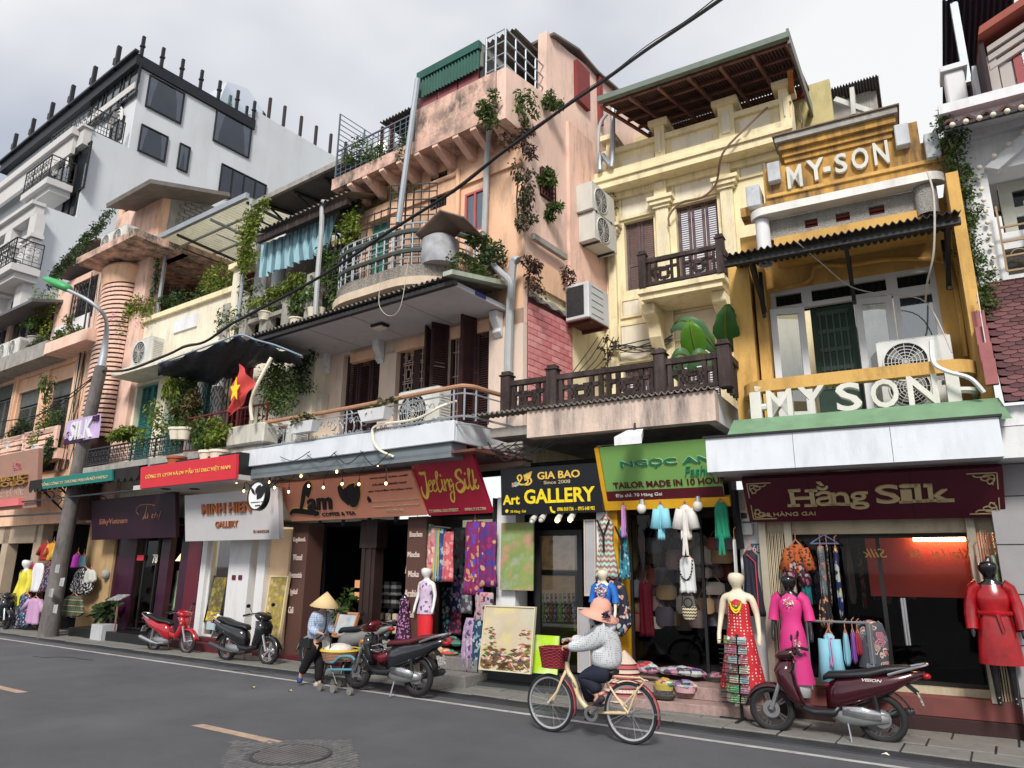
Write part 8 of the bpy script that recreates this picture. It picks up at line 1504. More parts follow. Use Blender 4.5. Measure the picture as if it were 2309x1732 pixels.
RS=M('red_oxide_step',(.16,.045,.04),.7,var=.2,dirt=.3);step(ths,MS,ah+.1,bh_+.6,.0,.6,.2,.42,RS);step(ths,MS,ah+.1,bh_+.6,-.05,.55,0,.2,M('dark_red_base',(.03,.012,.012),.7))
m=MB();m.box(-.3,3.4,.2,.5,2.6,3.6);solo('dark_beam',m,M('beam_black',(.02,.018,.018),.8,var=.4,dirt=.4,dirtcol=(.1,.09,.08)),'black beams and trunking over the gallery sign','beam',CL,(0,-.3,3.0))  # one near-black box with slightly paler patches
r=random.Random(3)
for i in range(5):a=pe(CL,'U',1180+r.uniform(0,200),20+i*40,-.7);b=pe(CL,'U',2200,60+r.uniform(-100,260),-.7);m=MB();m.bar(a,b,.035);solo('steel_bar',m,M('rusty_bars',(0,0,0))if i%2 else GREYC,ORD[i]+' thin steel bar from the top in the tangle above the gallery','bar',CL,a,'steel bars above the gallery')
p=rect(CL,'N',105,360,225,580,-.12);t=T('electric_meter','grey electric meter boxes on the white pier by the maroon sign','meter',CL,(p[0],-.15,p[2]));m=MB();m.box(p[0],p[1],-.2,-.11,(p[2]+p[3])/2+.01,p[3]);m.Bd('meter_box',ACW,t,bevel=.01);m=MB();m.box(p[0]+.01,p[1]+.02,-.2,-.11,p[2],(p[2]+p[3])/2-.01);m.Bd('meter_box',ACW,t,bevel=.01);m=MB();m.box(p[0]+.04,p[1]-.04,-.205,-.2,p[3]-.12,p[3]-.04);m.Bd('dial',BLACKM,t)
cA('cable','fat bundle of black cables falling beside the electric meters',[pe(CL,'N',60,180,-.3),pe(CL,'N',70,320,-.3),pe(CL,'N',95,520,-.25),pe(CL,'N',120,700,-.2)],.06,WIRE,CL)
bd=BO(CL,('N',210,655),('N',315,655),('N',318,740),('N',212,740),-.12,-.12);t=T('number_plate','blue enamel house number 68 half hidden by the black tunic','number plate',CL,tuple(bd.pt(0,0)));m=MB();bd.panel(m,.02);m.Bd('plate',M('enamel_blue',(.08,.13,.20),.5),t);wR(bd,t,'68',SWH,'N',230,728,295,670)
p=pe(CL,'G',1070,1600,-1.05);t=T('flood_light','white flood lamp under the concrete terrace edge','lamp',CL,p);m=MB();m.loft([[Vector((p[0]+sx*w_,p[1]+dy,p[2]+dz+sz*h_))for sx,sz in((-1,-1),(1,-1),(1,1),(-1,1))]for w_,h_,dy,dz in((.2,.06,-.25,-.1),(.12,.05,.05,.05))]);m.Bd('housing',WHITE,t);m=MB();m.bar((p[0],p[1],p[2]),(p[0],p[1]+.1,p[2]+.3),.03);m.Bd('bracket',IRON,t)
# ---------------------------------------------------------------- clothes and mannequins
def PF(n,c,pat,pc,ps,**k):return M(n,c,.75,pat=pat,pc=pc,ps=ps,var=.12,bump=0,**k)
STY=dict(dress=[(1,.2,.5),(.97,.52,.8),(.86,.50,1),(.62,.44,1),(.3,.62,1.1),(0,.78,1.2)],shirt=[(1,.18,.5),(.95,.5,.8),(.7,.48,1),(.3,.46,1),(0,.5,1)],tank=[(1,.3,.5),(.96,.42,.8),(.78,.5,1),(.3,.5,1),(0,.54,1)],scarf=[(1,.8,.6),(.9,.9,1),(.5,.8,1),(.1,.9,1),(0,.95,.9)],drape=[(1,.4,.6),(.8,.7,1),(.5,.8,1),(.2,.9,1),(0,.5,.9)],trousers=[(1,.5,.8),(.85,.6,1),(.5,.6,1),(0,.75,1)])
def gM(label,fr,k,x0,y0,x1,y1,d,mat,style='dress',name='garment',cat='clothes',group=None,sleeves=0,hanger=True,folds=7,th=.07,sx=0,extra=None):
 u0,u1,z0,z1=rect(fr,k,x0,y0,x1,y1,d);uc,W_=(u0+u1)/2,(u1-u0)/2;n=28;ph=(x0*7+y0)%6;t=T(name,label,cat,fr,(uc,d,z0),group);P=STY[style];rings=[]
 for i in range(13):
  f=1-i/12
  for(fa,wa_,da),(fb,wb,db)in zip(P,P[1:]):
   if fa>=f>=fb:q=(fa-f)/(fa-fb);w_=wa_+(wb-wa_)*q;dp_=da+(db-da)*q;break
  am=.022*(1-f)+.004;rings.append([Vector((uc+sx*(1-f)+W_*w_*1.25*cos(2*pi*j/n),d+th*dp_*sin(2*pi*j/n)+am*sin(folds*2*pi*j/n+ph+f*2),z0+(z1-z0)*f+(.012*sin(folds*2*pi*j/n+ph)if i==12 else 0)))for j in range(n)])
 m=MB();m.loft(rings,n);m.Bd('cloth',mat,t,smooth='all')
 if sleeves:
  for s in(-1,1):
   a=Vector((uc+s*W_*.5,d,z1-.07));b=Vector((uc+s*W_*(.98 if sleeves<2 else .8),d-.02,z1-.12-.22*sleeves));m=MB();m.tu([a,a.lerp(b,.5)+Vector((0,0,.03)),b],[.08,.075,.085],10);m.Bd('sleeve',mat,t,smooth='all')
 if hanger:
  m=MB();m.tu([(uc-W_*.55,d,z1-.05),(uc,d,z1+.06),(uc+W_*.55,d,z1-.05)],.014,6);m.tu([(uc,d,z1+.06),(uc,d,z1+.14),(uc+.03,d,z1+.17)],.006,5);m.Bd('hanger',M('hanger_wood',(.45,.20,.12),.5),t)
 return t
def skin(name,J,E,parent,mat,sub=1,root=0):
 me=bpy.data.meshes.new(name);off=OFF.get(parent.name,Vector((0,0,0)));me.from_pydata([Vector(j[0])-off for j in J],E,[]);me.materials.append(mat);o=bpy.data.objects.new(name,me);COL.objects.link(o);o.parent=parent;md=o.modifiers.new('k','SKIN');md.use_smooth_shade=True
 for i,j in enumerate(J):r=j[1];me.skin_vertices[0].data[i].radius=(r,r)if not isinstance(r,tuple)else r;me.skin_vertices[0].data[i].use_root=i==root
 s=o.modifiers.new('s','SUBSURF');s.levels=s.render_levels=sub;return o
def mQ(label,fr,k,xf,yf,yt,d,skinm,dress,prof,sleeve=None,arms=1,head=True,legs=True,pat2=None,scale=1,z=None,extra=None):
 a=fr.at(k,xf,yf,d);b=fr.at(k,xf,yt,d);z0=a[1]if z is None else z;H=(b[1]-z0)/(1 if head else .86);u=a[0];t=T('mannequin',label,'mannequin',fr,(u,d,z0));W=lambda x,y,zz:Vector((u+x*H,d-y*H,z0+zz*H))
 J=[(W(0,0,.53),(.085*H,.06*H)),(W(0,0,.62),(.066*H,.05*H)),(W(0,0,.73),(.085*H,.06*H)),(W(0,0,.81),(.06*H,.045*H)),(W(0,.003,.865),.026*H)];E=[(0,1),(1,2),(2,3),(3,4)]
 if head:J+=[(W(0,.012,.90),(.056*H,.06*H)),(W(0,.01,.945),(.075*H,.085*H)),(W(0,.0,.985),(.06*H,.07*H))];E+=[(4,5),(5,6),(6,7)]
 for s in(-1,1):
  if arms:
   n=len(J);J+=[(W(s*.105,0,.80),.034*H),(W(s*.135,-.01,.67),.024*H),(W(s*.15,.03,.54),.017*H),(W(s*.15,.045,.49),.02*H),(W(s*.15,.055,.455),.009*H),(W(s*.14,.06,.47),.007*H)];E+=[(3,n),(n,n+1),(n+1,n+2),(n+2,n+3),(n+3,n+4),(n+3,n+5)]
  if legs:n=len(J);J+=[(W(s*.05,0,.46),.052*H),(W(s*.05,.01,.27),.032*H),(W(s*.05,-.005,.05),.019*H),(W(s*.05,.05,.015),.018*H)];E+=[(0,n),(n,n+1),(n+1,n+2),(n+2,n+3)]
 skin('body',J,E,t,skinm)
 if head:m=MB();m.sF(W(0,.066,.925),.010*H,6,5,(.7,1,1.6));m.Bd('nose',skinm,t,smooth='all')
 if not legs:m=MB();m.tu([W(0,0,0),W(0,0,.5)],.015,8);m.la([(0,.02),(.16,.02),(.16,0)],16,(u,d,z0));m.Bd('stand',BLACKM,t)
 n=30;rings=[]
 for f in[prof[0][0]+(prof[-1][0]-prof[0][0])*i/16 for i in range(17)]:
  for(fa,wa_,da),(fb,wb,db)in zip(prof,prof[1:]):
   if fa>=f>=fb:q=(fa-f)/(fa-fb);w_=wa_+(wb-wa_)*q;dp_=da+(db-da)*q;break
  am=.05*max(0,.55-f)**1.2;rings.append([W(w_*(1+am*2*sin(6*th))*cos(th),-dp_*(1+am*2*sin(6*th))*sin(th),f)for th in[2*pi*j/n for j in range(n)]])
 m=MB();m.grid(rings,True);m.Bd('dress',dress,t,smooth='all')
 if sleeve:
  for s in(-1,1):m=MB();m.tu([W(s*.07,0,.815),W(s*.11,0,.79),W(s*.135,-.01,.70)]+([W(s*.145,0,.62)]if sleeve>1 else[])+([W(s*.15,.03,.51)]if sleeve>2 else[]),[.05*H,.045*H,.042*H,.045*H,.04*H][:3+(sleeve>1)+(sleeve>2)],10,False);m.Bd('sleeve',dress,t,smooth='all')
 return t,W,H
AOD=[(.855,.03,.03),(.83,.055,.045),(.80,.105,.058),(.74,.098,.075),(.62,.075,.06),(.52,.10,.075),(.3,.12,.09),(.13,.14,.10)];GOWN=[(.79,.07,.06),(.74,.09,.073),(.62,.078,.062),(.52,.10,.08),(.3,.125,.10),(.18,.15,.11)];TOP=[(.85,.03,.03),(.82,.08,.05),(.74,.10,.075),(.62,.085,.065),(.47,.12,.09),(.45,.12,.09)]
IVS=M('ivory_mannequin',(.72,.64,.48),.35,var=.05,bump=0);BKS=M('black_mannequin',(.01,.01,.012),.15,var=.1,bump=0,spec=.6);WTS=M('white_mannequin',(.72,.70,.70),.35,var=.05,bump=0)
Y80=M('yellow_silk',(.62,.55,.05),.5,var=.15,bump=0);
mQ('mannequin in a long yellow tunic over white trousers at the far left shop',PK,'I',120,1480,930,-.2,WTS,Y80,AOD[:6]+[(.36,.11,.08)],3);mQ('mannequin in an ivory trouser suit half behind the lamp post',PK,'I',335,1515,1090,-.55,IVS,M('ivory_suit',(.55,.52,.40),.7,var=.1),[(.82,.09,.05),(.74,.1,.08),(.55,.105,.08),(.45,.12,.085),(.2,.11,.08),(.03,.13,.09)],3)
g=[((235,960,325,1180),(.66,.66,.70),'tank','white sleeveless blouse hanging between yellow tunic and lamp post'),((330,945,400,1180),'fl1','dress','maroon black floral dress next to the white blouse'),((195,1220,310,1425),(.48,.28,.46),'shirt','lilac short blouse hanging low by the ivory suit'),((135,1190,215,1440),'fl2','dress','dark teal floral dress behind the lilac blouse'),((180,960,240,1200),(.25,.01,.02),'dress','deep red long robe behind the yellow tunic'),((310,810,365,940),(.30,.02,.02),'shirt','small red blouse on the upper rail'),((362,810,420,940),(.60,.28,.03),'shirt','small orange blouse on the upper rail'),((408,840,460,940),(.55,.45,.1),'shirt','small mustard blouse beside the lamp post'),((540,895,610,995),(.35,.02,.33),'tank','violet top right of the lamp post'),((600,905,640,990),(.12,.25,.32),'tank','teal grey top beside the violet top'),((560,1000,680,1200),'fl3','drape','black dress with white flowers draped by the shop corner'),((640,1010,710,1110),(.50,.50,.47),'drape','white cloth hanging over the black floral dress'),((480,1200,610,1370),'pl1','drape','plaid shawl in red and green hanging low behind the post'),((340,1000,395,1150),'fl2','dress','blue patterned dress behind the maroon one')]
FM=dict(fl1=PF('fabric_maroon_floral',(.03,.01,.02),'floral',[(.35,.08,.15),(.3,.25,.25)],18),fl2=PF('fabric_teal_floral',(.015,.025,.06),'floral',[(.05,.25,.28),(.4,.35,.4),(.2,.05,.15)],16),fl3=PF('fabric_black_white',(.012,.012,.015),'floral',[(.55,.55,.55)],16),pl1=PF('fabric_plaid',(.12,.02,.03),'plaid',[(.05,.15,.08),(.4,.35,.2)],14))
FMc=lambda c,i=[0]:FM[c]if isinstance(c,str)else M('cloth_%d_%d_%d'%tuple(int(v*100)for v in c),c,.7,var=.12,bump=0)
for(x0,y0,x1,y1),c,st,lb in g:gM(lb,PK,'I',x0,y0,x1,y1,-.1 if y0<1100 else-.35,FMc(c),st,sleeves=1 if st=='shirt' else 0)
mQ('headless dress form in a sage satin dress inside window 78',LF,'I',1310,1400,985,.55,BKS,M('sage_satin',(.30,.42,.30),.35,var=.3,scale=5,bump=0),GOWN,None,0,False,False);p=pe(LF,'I',1350,930,.4);m=MB();m.la([(.0,p[2]+.14),(.13,p[2]-.05)],4,(p[0],p[1],0));solo('pendant_lamp',m,M('rattan_glow',(.8,.5,.28),.6,emit=1.2),'pyramid rattan pendant lamp glowing above the sage dress','lamp',LF,(p[0],p[1],p[2]))
pT('potted_plant','broad leaved plant in a square white pot by the ochre wall',LF,pe(LF,'I',770,1340,-.35),(.38,.2,.32),260,LEAFD,.24,2,pot=(.01,.01,WHITE));p=LF.at('I',770,1480,-.35);m=MB();m.box(p[0]-.2,p[0]+.35,-.55,-.2,.04,LF.at('I',770,1415,-.35)[1]);solo('square_pot',m,M('pot_white',(.45,.46,.48),.6,dirt=.2),'square white planter at the foot of the ochre wall','planter',LF,(p[0],-.35,.04))
p,q=pe(LF,'I',858,1480,-.4),pe(LF,'I',885,1225,-.4);t=T('menu_stand','thin rusty stand with a tilted notice board before shop 78','stand',LF,(p[0],-.4,.04));m=MB();m.bar((p[0],-.4,.04),(q[0],-.4,q[2]),.03);m.Bd('pole',RU,t);m=MB();m.add([(q[0]-.3,-.55,q[2]-.05),(q[0]+.3,-.55,q[2]-.03),(q[0]+.33,-.3,q[2]+.1),(q[0]-.25,-.3,q[2]+.08)],[(0,1,2,3)]);m.Bd('board',M('notice_print',(.45,.45,.45),.6,pat='blend',pc=[(.05,.05,.05)],ps=16),t,solid=.02)
SF_=[((940,268,1040,640),(.55,.40,.35),[(.35,.03,.06),(.6,.6,.55)],'white scarf printed with red flowers at the left end of the rail'),((1010,275,1060,640),(.62,.50,.25),[(.3,.1,.05),(.6,.6,.4)],'cream and gold scarf second on the rail'),((1040,275,1100,680),(.05,.25,.15),[(.5,.6,.55),(.4,.4,.1)],'green and white scarf beside the gold one'),((1085,300,1150,690),(.60,.25,.25),[(.7,.5,.4),(.5,.1,.15)],'salmon pink scarf over the mannequin head'),((1130,305,1180,700),(.45,.40,.10),[(.2,.3,.3)],'mustard striped scarf in the middle of the rail'),((1160,310,1205,700),(.02,.06,.18),[(.3,.45,.45),(.05,.1,.3)],'dark blue silk scarf right of the mustard one'),((1200,330,1260,700),(.55,.10,.12),[(.65,.3,.3)],'coral red scarf at the end of the front rail'),((1255,300,1360,640),(.30,.38,.42),[(.55,.2,.3),(.15,.25,.1),(.6,.55,.5)],'pale blue scarf with pink blossoms hung inside'),((1350,325,1450,640),(.20,.22,.26),[(.05,.06,.08),(.35,.3,.35)],'slate grey scarf hung inside the scarf shop'),((1260,590,1330,930),(.02,.03,.12),[(.3,.1,.3),(.4,.4,.5)],'navy floral scarf on the lower inner rail'),((1330,600,1400,940),(.10,.10,.12),[(.4,.4,.45)],'charcoal scarf on the lower inner rail'),((1130,740,1185,1080),(.10,.03,.04),[(.5,.2,.1),(.1,.3,.3)],'dark rust scarf hanging low behind the mannequin'),((1175,745,1240,1100),(.02,.03,.05),[(.1,.4,.4),(.5,.5,.4)],'black teal scarf hanging low behind the mannequin'),((1370,255,1480,800),(.22,.02,.10),[(.10,.05,.35),(.5,.25,.12)],'long crimson and violet scarf at the doorway'),((1440,260,1580,740),(.14,.02,.12),[(.04,.04,.25),(.55,.3,.15),(.3,.02,.1)],'long purple scarf with orange circles tied to the post'),((1440,780,1560,1000),(.40,.30,.32),[(.05,.03,.08),(.5,.1,.15)],'pale floral blouse hanging by the doorway post'),((1340,970,1440,1370),(.35,.25,.38),[(.1,.05,.15),(.5,.4,.5)],'lilac robe with dark flowers at the shop step'),((1400,980,1520,1380),(.02,.05,.10),[(.2,.35,.4),(.45,.45,.5)],'navy robe with pale blossoms beside the lilac robe'),((1240,900,1320,1100),(.05,.02,.05),[(.35,.05,.12)],'dark red scarf low in the shop gloom')]
for i,((x0,y0,x1,y1),c,pc_,lb)in enumerate(SF_):gM(lb,OR,'K',x0,y0,x1,y1,(-.15 if x0<1250 and y0<400 else(-.3 if x0>1330 and(y0<270 or y0>700)else .7)),PF('scarf_silk_%d'%i,c,'floral' if i not in(4,)else 'stripe',pc_,9 if y0<700 else 14),'scarf' if y0<700 or y1<1110 else 'drape','silk_scarf' if 'robe' not in lb else 'robe','scarf' if 'robe' not in lb else 'robe','silks hanging at the scarf shop',folds=9,hanger=i in(0,13),th=.05)
m=MB();a,b=pe(OR,'K',975,270,-.15),pe(OR,'K',1250,300,-.15);m.tu([a,b],.015,6);solo('rail',m,ALU,'thin metal rail carrying the front row of scarves','rail',OR,a)
t_,W,H=mQ('white mannequin in a lilac blossom halter top and red trousers',OR,'K',1050,1240,590,-.3,WTS,PF('lilac_blossom',(.52,.44,.60),'floral',[(.6,.3,.4),(.15,.08,.15)],15),TOP,None);m=MB();m.loft([[W(w_*cos(q),dp_*sin(q),f)for q in[j*pi/8 for j in range(16)]]for f,w_,dp_ in((.52,.085,.065),(.45,.11,.08),(.2,.10,.08),(.1,.10,.08))]);m.Bd('trousers',M('scarlet_cloth',(.62,.02,.03),.7,bump=0),t_,smooth='all')
mQ('black dress form in a purple leafy sundress before the coffee shop',OR,'K',885,1230,795,-.35,BKS,PF('purple_leafy',(.02,.008,.02),'floral',[(.42,.16,.36)],26),GOWN,None,0,False,False)
def hP(label,fr,k,x0,y0,x1,y1,d,cols,n=40,basket=None,seed=1,cat='basket',name='goods_basket',s=.05):
 u0,u1,z0,z1=rect(fr,k,x0,y0,x1,y1,d);r=random.Random(seed);uc,W_=(u0+u1)/2,(u1-u0)/2;t=T(name,label,cat,fr,(uc,d,z0));hb=(z1-z0)*.45
 if basket:
  m=MB();
  for j in range(7):z=z0+hb*j/6;f=.82+.18*j/6;m.tu([(uc+W_*f*cos(q),d+W_*.6*f*sin(q),z+.008*(-1)**(int(q*9)%2))for q in[i*pi/14 for i in range(29)]],.009,4,False)
  for i in range(24):q=i*pi/12;m.tu([(uc+W_*.82*cos(q),d+W_*.49*sin(q),z0),(uc+W_*cos(q),d+W_*.6*sin(q),z0+hb)],.007,4,False)
  m.la([(0,z0+.01),(W_*.82,z0+.01),(W_*.95,z0+hb*.9)],16,(uc,d,0),2,.6);m.Bd('basket',basket,t,kind='stuff')
 for c in cols:
  m=MB()
  for i in range(n//len(cols)):a=r.uniform(0,6.28);rr_=sqrt(r.random())*.85;h_=z0+hb+(z1-z0-hb)*(1-rr_)*r.uniform(.2,1);m.sF((uc+W_*rr_*cos(a),d+W_*.5*rr_*sin(a),h_),s*r.uniform(.7,1.2),6,4,(1.3,1,.6))
  m.Bd('trinkets',c,t,kind='stuff')
 return t
CC=[M('trinket_%d'%i,c,.5,bump=0,island=.3)for i,c in enumerate(((.45,.05,.06),(.55,.45,.35),(.08,.25,.20),(.20,.10,.35),(.5,.3,.08),(.05,.05,.08),(.45,.2,.3),(.35,.4,.45)))]
YB=M('basket_yellow',(.45,.36,.08),.7);PKB=M('basket_pink',(.55,.33,.36),.7);BLB=M('basket_black',(.06,.05,.03),.7)
hP('wicker basket of knotted colourful toys on the scarf shop floor',OR,'K',1085,1180,1290,1290,-.15,CC[:5],60,BLB,2,s=.06);hP('heap of teal and red pouches behind the wicker basket',OR,'K',1180,1110,1340,1210,.3,[CC[0],CC[2],CC[5]],50,None,3,'goods','goods_heap',.07)
hP('yellow rimmed basket of bracelets on the pink granite step',CL,'S',255,690,470,840,-.45,CC[1:6],60,YB,4,s=.04);hP('pink wicker basket of fans on the pink granite step',CL,'S',470,700,705,865,-.45,[CC[3],CC[7],CC[1],CC[5]],60,PKB,5,s=.045);hP('black oval basket on the lowest granite step',CL,'S',225,830,485,930,-.65,[CC[5]],30,BLB,6,s=.04);hP('pile of red beaded bags at the left of the tailor steps',CL,'S',20,500,300,720,-.3,[CC[0],CC[5],CC[7],CC[6]],90,None,7,'goods','goods_heap',.06);hP('spread of purple purses and cloths inside the tailor doorway',CL,'S',330,560,800,720,.1,[CC[3],CC[5],CC[7],CC[6]],110,None,8,'goods','goods_heap',.07);hP('dim basket of shells in the doorway by the postcard rack',CL,'S',800,620,1030,760,.2,[CC[5],CC[6]],50,BLB,9,s=.05)
m=MB();p=pe(CL,'P',1200,1050,-.45)
t=T('hat_stack','tall stack of striped conical hats on the pavement behind the bicycle','hats',CL,(p[0],-.45,.1));z_=p[2]-.05;top=CL.at('P',1200,605,-.45)[1];nn=9
for i in range(nn):z=z_+(top-z_-.14)*i/(nn-1);w_=.33-.02*i;m=MB();m.la([(w_,z),(w_*.5,z+.1),(.01,z+.17)],20,(p[0],-.45,0));m.Bd('hat',M('hat_red_stripe' if i%2 else 'hat_cream',(.40,.09,.10)if i%2 else(.62,.48,.40),.7),t,smooth='all')
t_,W,H=mQ('ivory mannequin in a blue embroidered tunic behind the cyclist',CL,'L',945,1560,872,-.55,IVS,M('royal_blue',(.02,.13,.48),.6,var=.1,bump=0),AOD,2);m=MB();m.tu([W(.045*cos(q)+0,.08,.74+.06*sin(q))for q in[i*pi/10 for i in range(21)]],.012,5);m.Bd('bead_necklace',CC[6],t_);m=MB();lS(m,W(0,.085,.75),(.09,.01,.08),60,.04,0,5);m.Bd('embroidery',CREAMP,t_,kind='stuff')
TG=[('M',75,595,300,1120,'zz','dress','knee length dress with brown and mint zigzag stripes and black collar',0),('M',290,650,405,1125,'tb','dress','long teal patterned dress behind the zigzag dress',0),('M',315,475,372,758,(.50,.24,.56),'tank','narrow lilac top seen edge on under the green sign',0),('M',622,470,730,775,(.25,.60,.72),'shirt','sky blue short sleeved blouse under the green sign',1),('M',812,470,982,775,(.68,.65,.62),'shirt','white tied blouse with short sleeves under the green sign',1),('M',1110,450,1322,768,(.01,.22,.12),'tank','emerald sleeveless blouse with a tied waist',0),('M',795,935,1028,1250,(.62,.64,.64),'tank','white sleeveless top with a black bead necklace',0),('M',75,1120,400,1640,'fb','drape','dark floral skirts hanging behind the blue mannequin',0),('M',480,1160,610,1640,(.20,.01,.025),'scarf','deep red shawl hanging behind the tailor glass',0),('M',375,540,470,1060,(.16,.14,.07),'drape','olive gown hanging just inside the yellow frame',0),('N',95,715,350,1300,(.012,.014,.028),'dress','long black tunic piped in red on the white pier',0),('N',50,620,105,1100,(.55,.55,.56),'scarf','narrow white shawl beside the black tunic',0)]
FM.update(zz=M('zigzag_knit',(.30,.15,.14),.8,pat='zigzag',pc=[(.38,.60,.50),(.5,.5,.42)],ps=13,bump=0),tb=PF('teal_batik',(.03,.20,.28),'floral',[(.35,.5,.5),(.02,.04,.07)],16),fb=PF('blossom_night',(.02,.02,.035),'floral',[(.55,.3,.25),(.5,.5,.5),(.06,.15,.2)],14))
for k,x0,y0,x1,y1,c,st,lb,sl in TG:
 t=gM(lb,CL,k,x0,y0,x1,y1,-.45 if k=='M' and y0<480 else(-.35 if 'shawl hanging behind' not in lb and 'olive' not in lb else .45),FMc(c),st,sleeves=sl)
 if 'tied' in lb:u0,u1,z0,z1=rect(CL,k,x0,y0,x1,y1,-.45);m=MB();[m.tu([((u0+u1)/2,-.53,z0+.06),((u0+u1)/2+s*.03,-.54,z0-.22)],[.03,.018],6)for s in(-1,1)];m.Bd('tie',FMc(c),t)
 if 'zigzag' in lb:u0,u1,z0,z1=rect(CL,k,x0,y0,x1,y1,-.35);uc=(u0+u1)/2;m=MB();m.bar((uc-.1,-.44,z1-.02),(uc,-.445,z1-.25),.03,.02);m.bar((uc+.1,-.44,z1-.02),(uc,-.445,z1-.25),.03,.02);m.bar((uc,-.445,z1-.25),(uc,-.445,z1-.5),.03,.02);m.Bd('collar',SBK,t)
 if 'bead' in lb:u0,u1,z0,z1=rect(CL,k,x0,y0,x1,y1,-.35);uc=(u0+u1)/2;m=MB();[m.sF((uc+.1*cos(q),-.43,z1-.05-.26*sin(q)),.014,6,4)for q in[i*pi/16 for i in range(17)]];m.Bd('necklace',SBK,t)
 if 'piped' in lb:u0,u1,z0,z1=rect(CL,k,x0,y0,x1,y1,-.35);uc=(u0+u1)/2;m=MB();m.tu([(uc-.03,-.435,z1-.05),(uc+.08,-.44,z1-.16),(uc+.08,-.44,z0+.05)],.008,4);m.Bd('piping',M('pipe_red',(.5,.04,.08),.6),t)
p0,z0,p1,z1=(lambda q:(q[0],q[2],q[1],q[3]))(rect(CL,'M',858,1370,1000,1500,-.35));t=T('woven_handbag','half moon woven handbag hanging below the white top','bag',CL,(p0,-.35,z0));m=MB();uc=(p0+p1)/2;rr_=(p1-p0)/2;m.loft([[Vector((uc+rr_*f*cos(a*pi/8),-.35+.05*sin(a*pi/8),z0+(z1-z0)*g_))for a in range(16)]for f,g_ in((.5,0),(.85,.15),(1,.45),(.95,1))]);m.Bd('bag_body',PF('woven_bag',(.03,.03,.03),'zigzag',[(.55,.48,.30)],24),t,smooth='all');m=MB();m.tu([(uc-.1,-.36,z1),(uc,-.37,z1+.75),(uc+.1,-.36,z1)],.008,5);m.la([(.05,-.04),(.07,-.04)],10,(uc,-.36,z1+.05),1);m.Bd('handle',SBK,t)
for x,y in((505,470),(1005,445)):p=pe(CL,'M',x,y,-.5);t=T('bulb_lamp','fat white energy bulb hanging under the yellow frame, %s one'%('left' if x<600 else 'right'),'lamp',CL,p);m=MB();m.sF((p[0]-.01,p[1],p[2]-.05),.07,10,8,(1,1,1.1));m.Bd('bulb',M('opal_glass',(0,0,0)),t,smooth='all');m=MB();m.la([(.045,p[2]),(.03,p[2]+.08),(0,p[2]+.09)],10,(p[0],p[1],0));m.Bd('socket',ALU,t)
t_,W,H=mQ('bald ivory mannequin in a red dress with white dots and yellow beads',CL,'N',150,2000,897,-.5,IVS,M('red_dotted',(.48,.02,.03),.7,pat='dots',pc=[(.72,.62,.55)],ps=26,bump=0),[(.79,.06,.05),(.74,.085,.072),(.62,.085,.065),(.3,.14,.10),(.15,.17,.12)],z=.12)
for i in range(3):m=MB();m.tu([W(.04*cos(q),.082,.78-(.05+.02*i)*sin(q))for q in[j*pi/10 for j in range(11)]],.012,5);m.Bd('bead_string',SYEL if i else LEAFY,t_)
t_,W,H=mQ('glossy black mannequin in a magenta silk tunic with white blossoms',MS,'N',610,1790,925,-.45,BKS,M('magenta_silk',(.58,.035,.20),.55,var=.1,bump=0),AOD,2,z=.32);m=MB();lS(m,W(.0,.085,.76),(.05,.01,.07),50,.035,0,5);lS(m,W(.04,.105,.42),(.03,.015,.1),60,.035,0,6);m.Bd('blossom_print',CREAMP,t_,kind='stuff');m=MB();m.loft([[W(w_*cos(q),dp_*sin(q),f)for q in[j*pi/8 for j in range(16)]]for f,w_,dp_ in((.3,.10,.07),(.03,.11,.08))]);m.Bd('trousers',WHITE,t_,smooth='all')
t_,W,H=mQ('glossy black mannequin in a belted red satin robe at the right edge',MS,'T',2090,1250,-560,-.35,BKS,M('red_satin',(.30,.003,.007),.25,var=.5,scale=5,bump=0,spec=.7),[(.82,.085,.05),(.74,.11,.08),(.62,.09,.07),(.5,.12,.09),(.28,.14,.10)],3,z=.42);m=MB();m.tu([W(.1,.03,.625),W(0,.085,.62),W(-.1,.03,.625)],.025,6);m.tu([W(.01,.09,.62),W(.03,.1,.5)],.02,5);m.Bd('belt',M('red_satin',(0,0,0)),t_)
t_,W,H=mQ('headless form in a grey jacket with paisley sleeves',MS,'T',690,1200,90,-.1,M('rose_form',(.45,.10,.14),.6),PF('grey_paisley',(.06,.065,.08),'paisley',[(.50,.35,.28),(.15,.2,.25),(.45,.15,.2)],10),[(.85,.06,.05),(.82,.13,.07),(.7,.17,.09),(.5,.18,.1),(.3,.17,.1)],3,1,False,False,z=.42);m=MB();m.box(W(-.035,0,0).x,W(.035,0,0).x,W(0,.115,0).y,W(0,.10,0).y,W(0,0,.35).z,W(0,0,.82).z);m.Bd('grey_placket',M('slate_cloth',(.10,.11,.12),.7),t_)
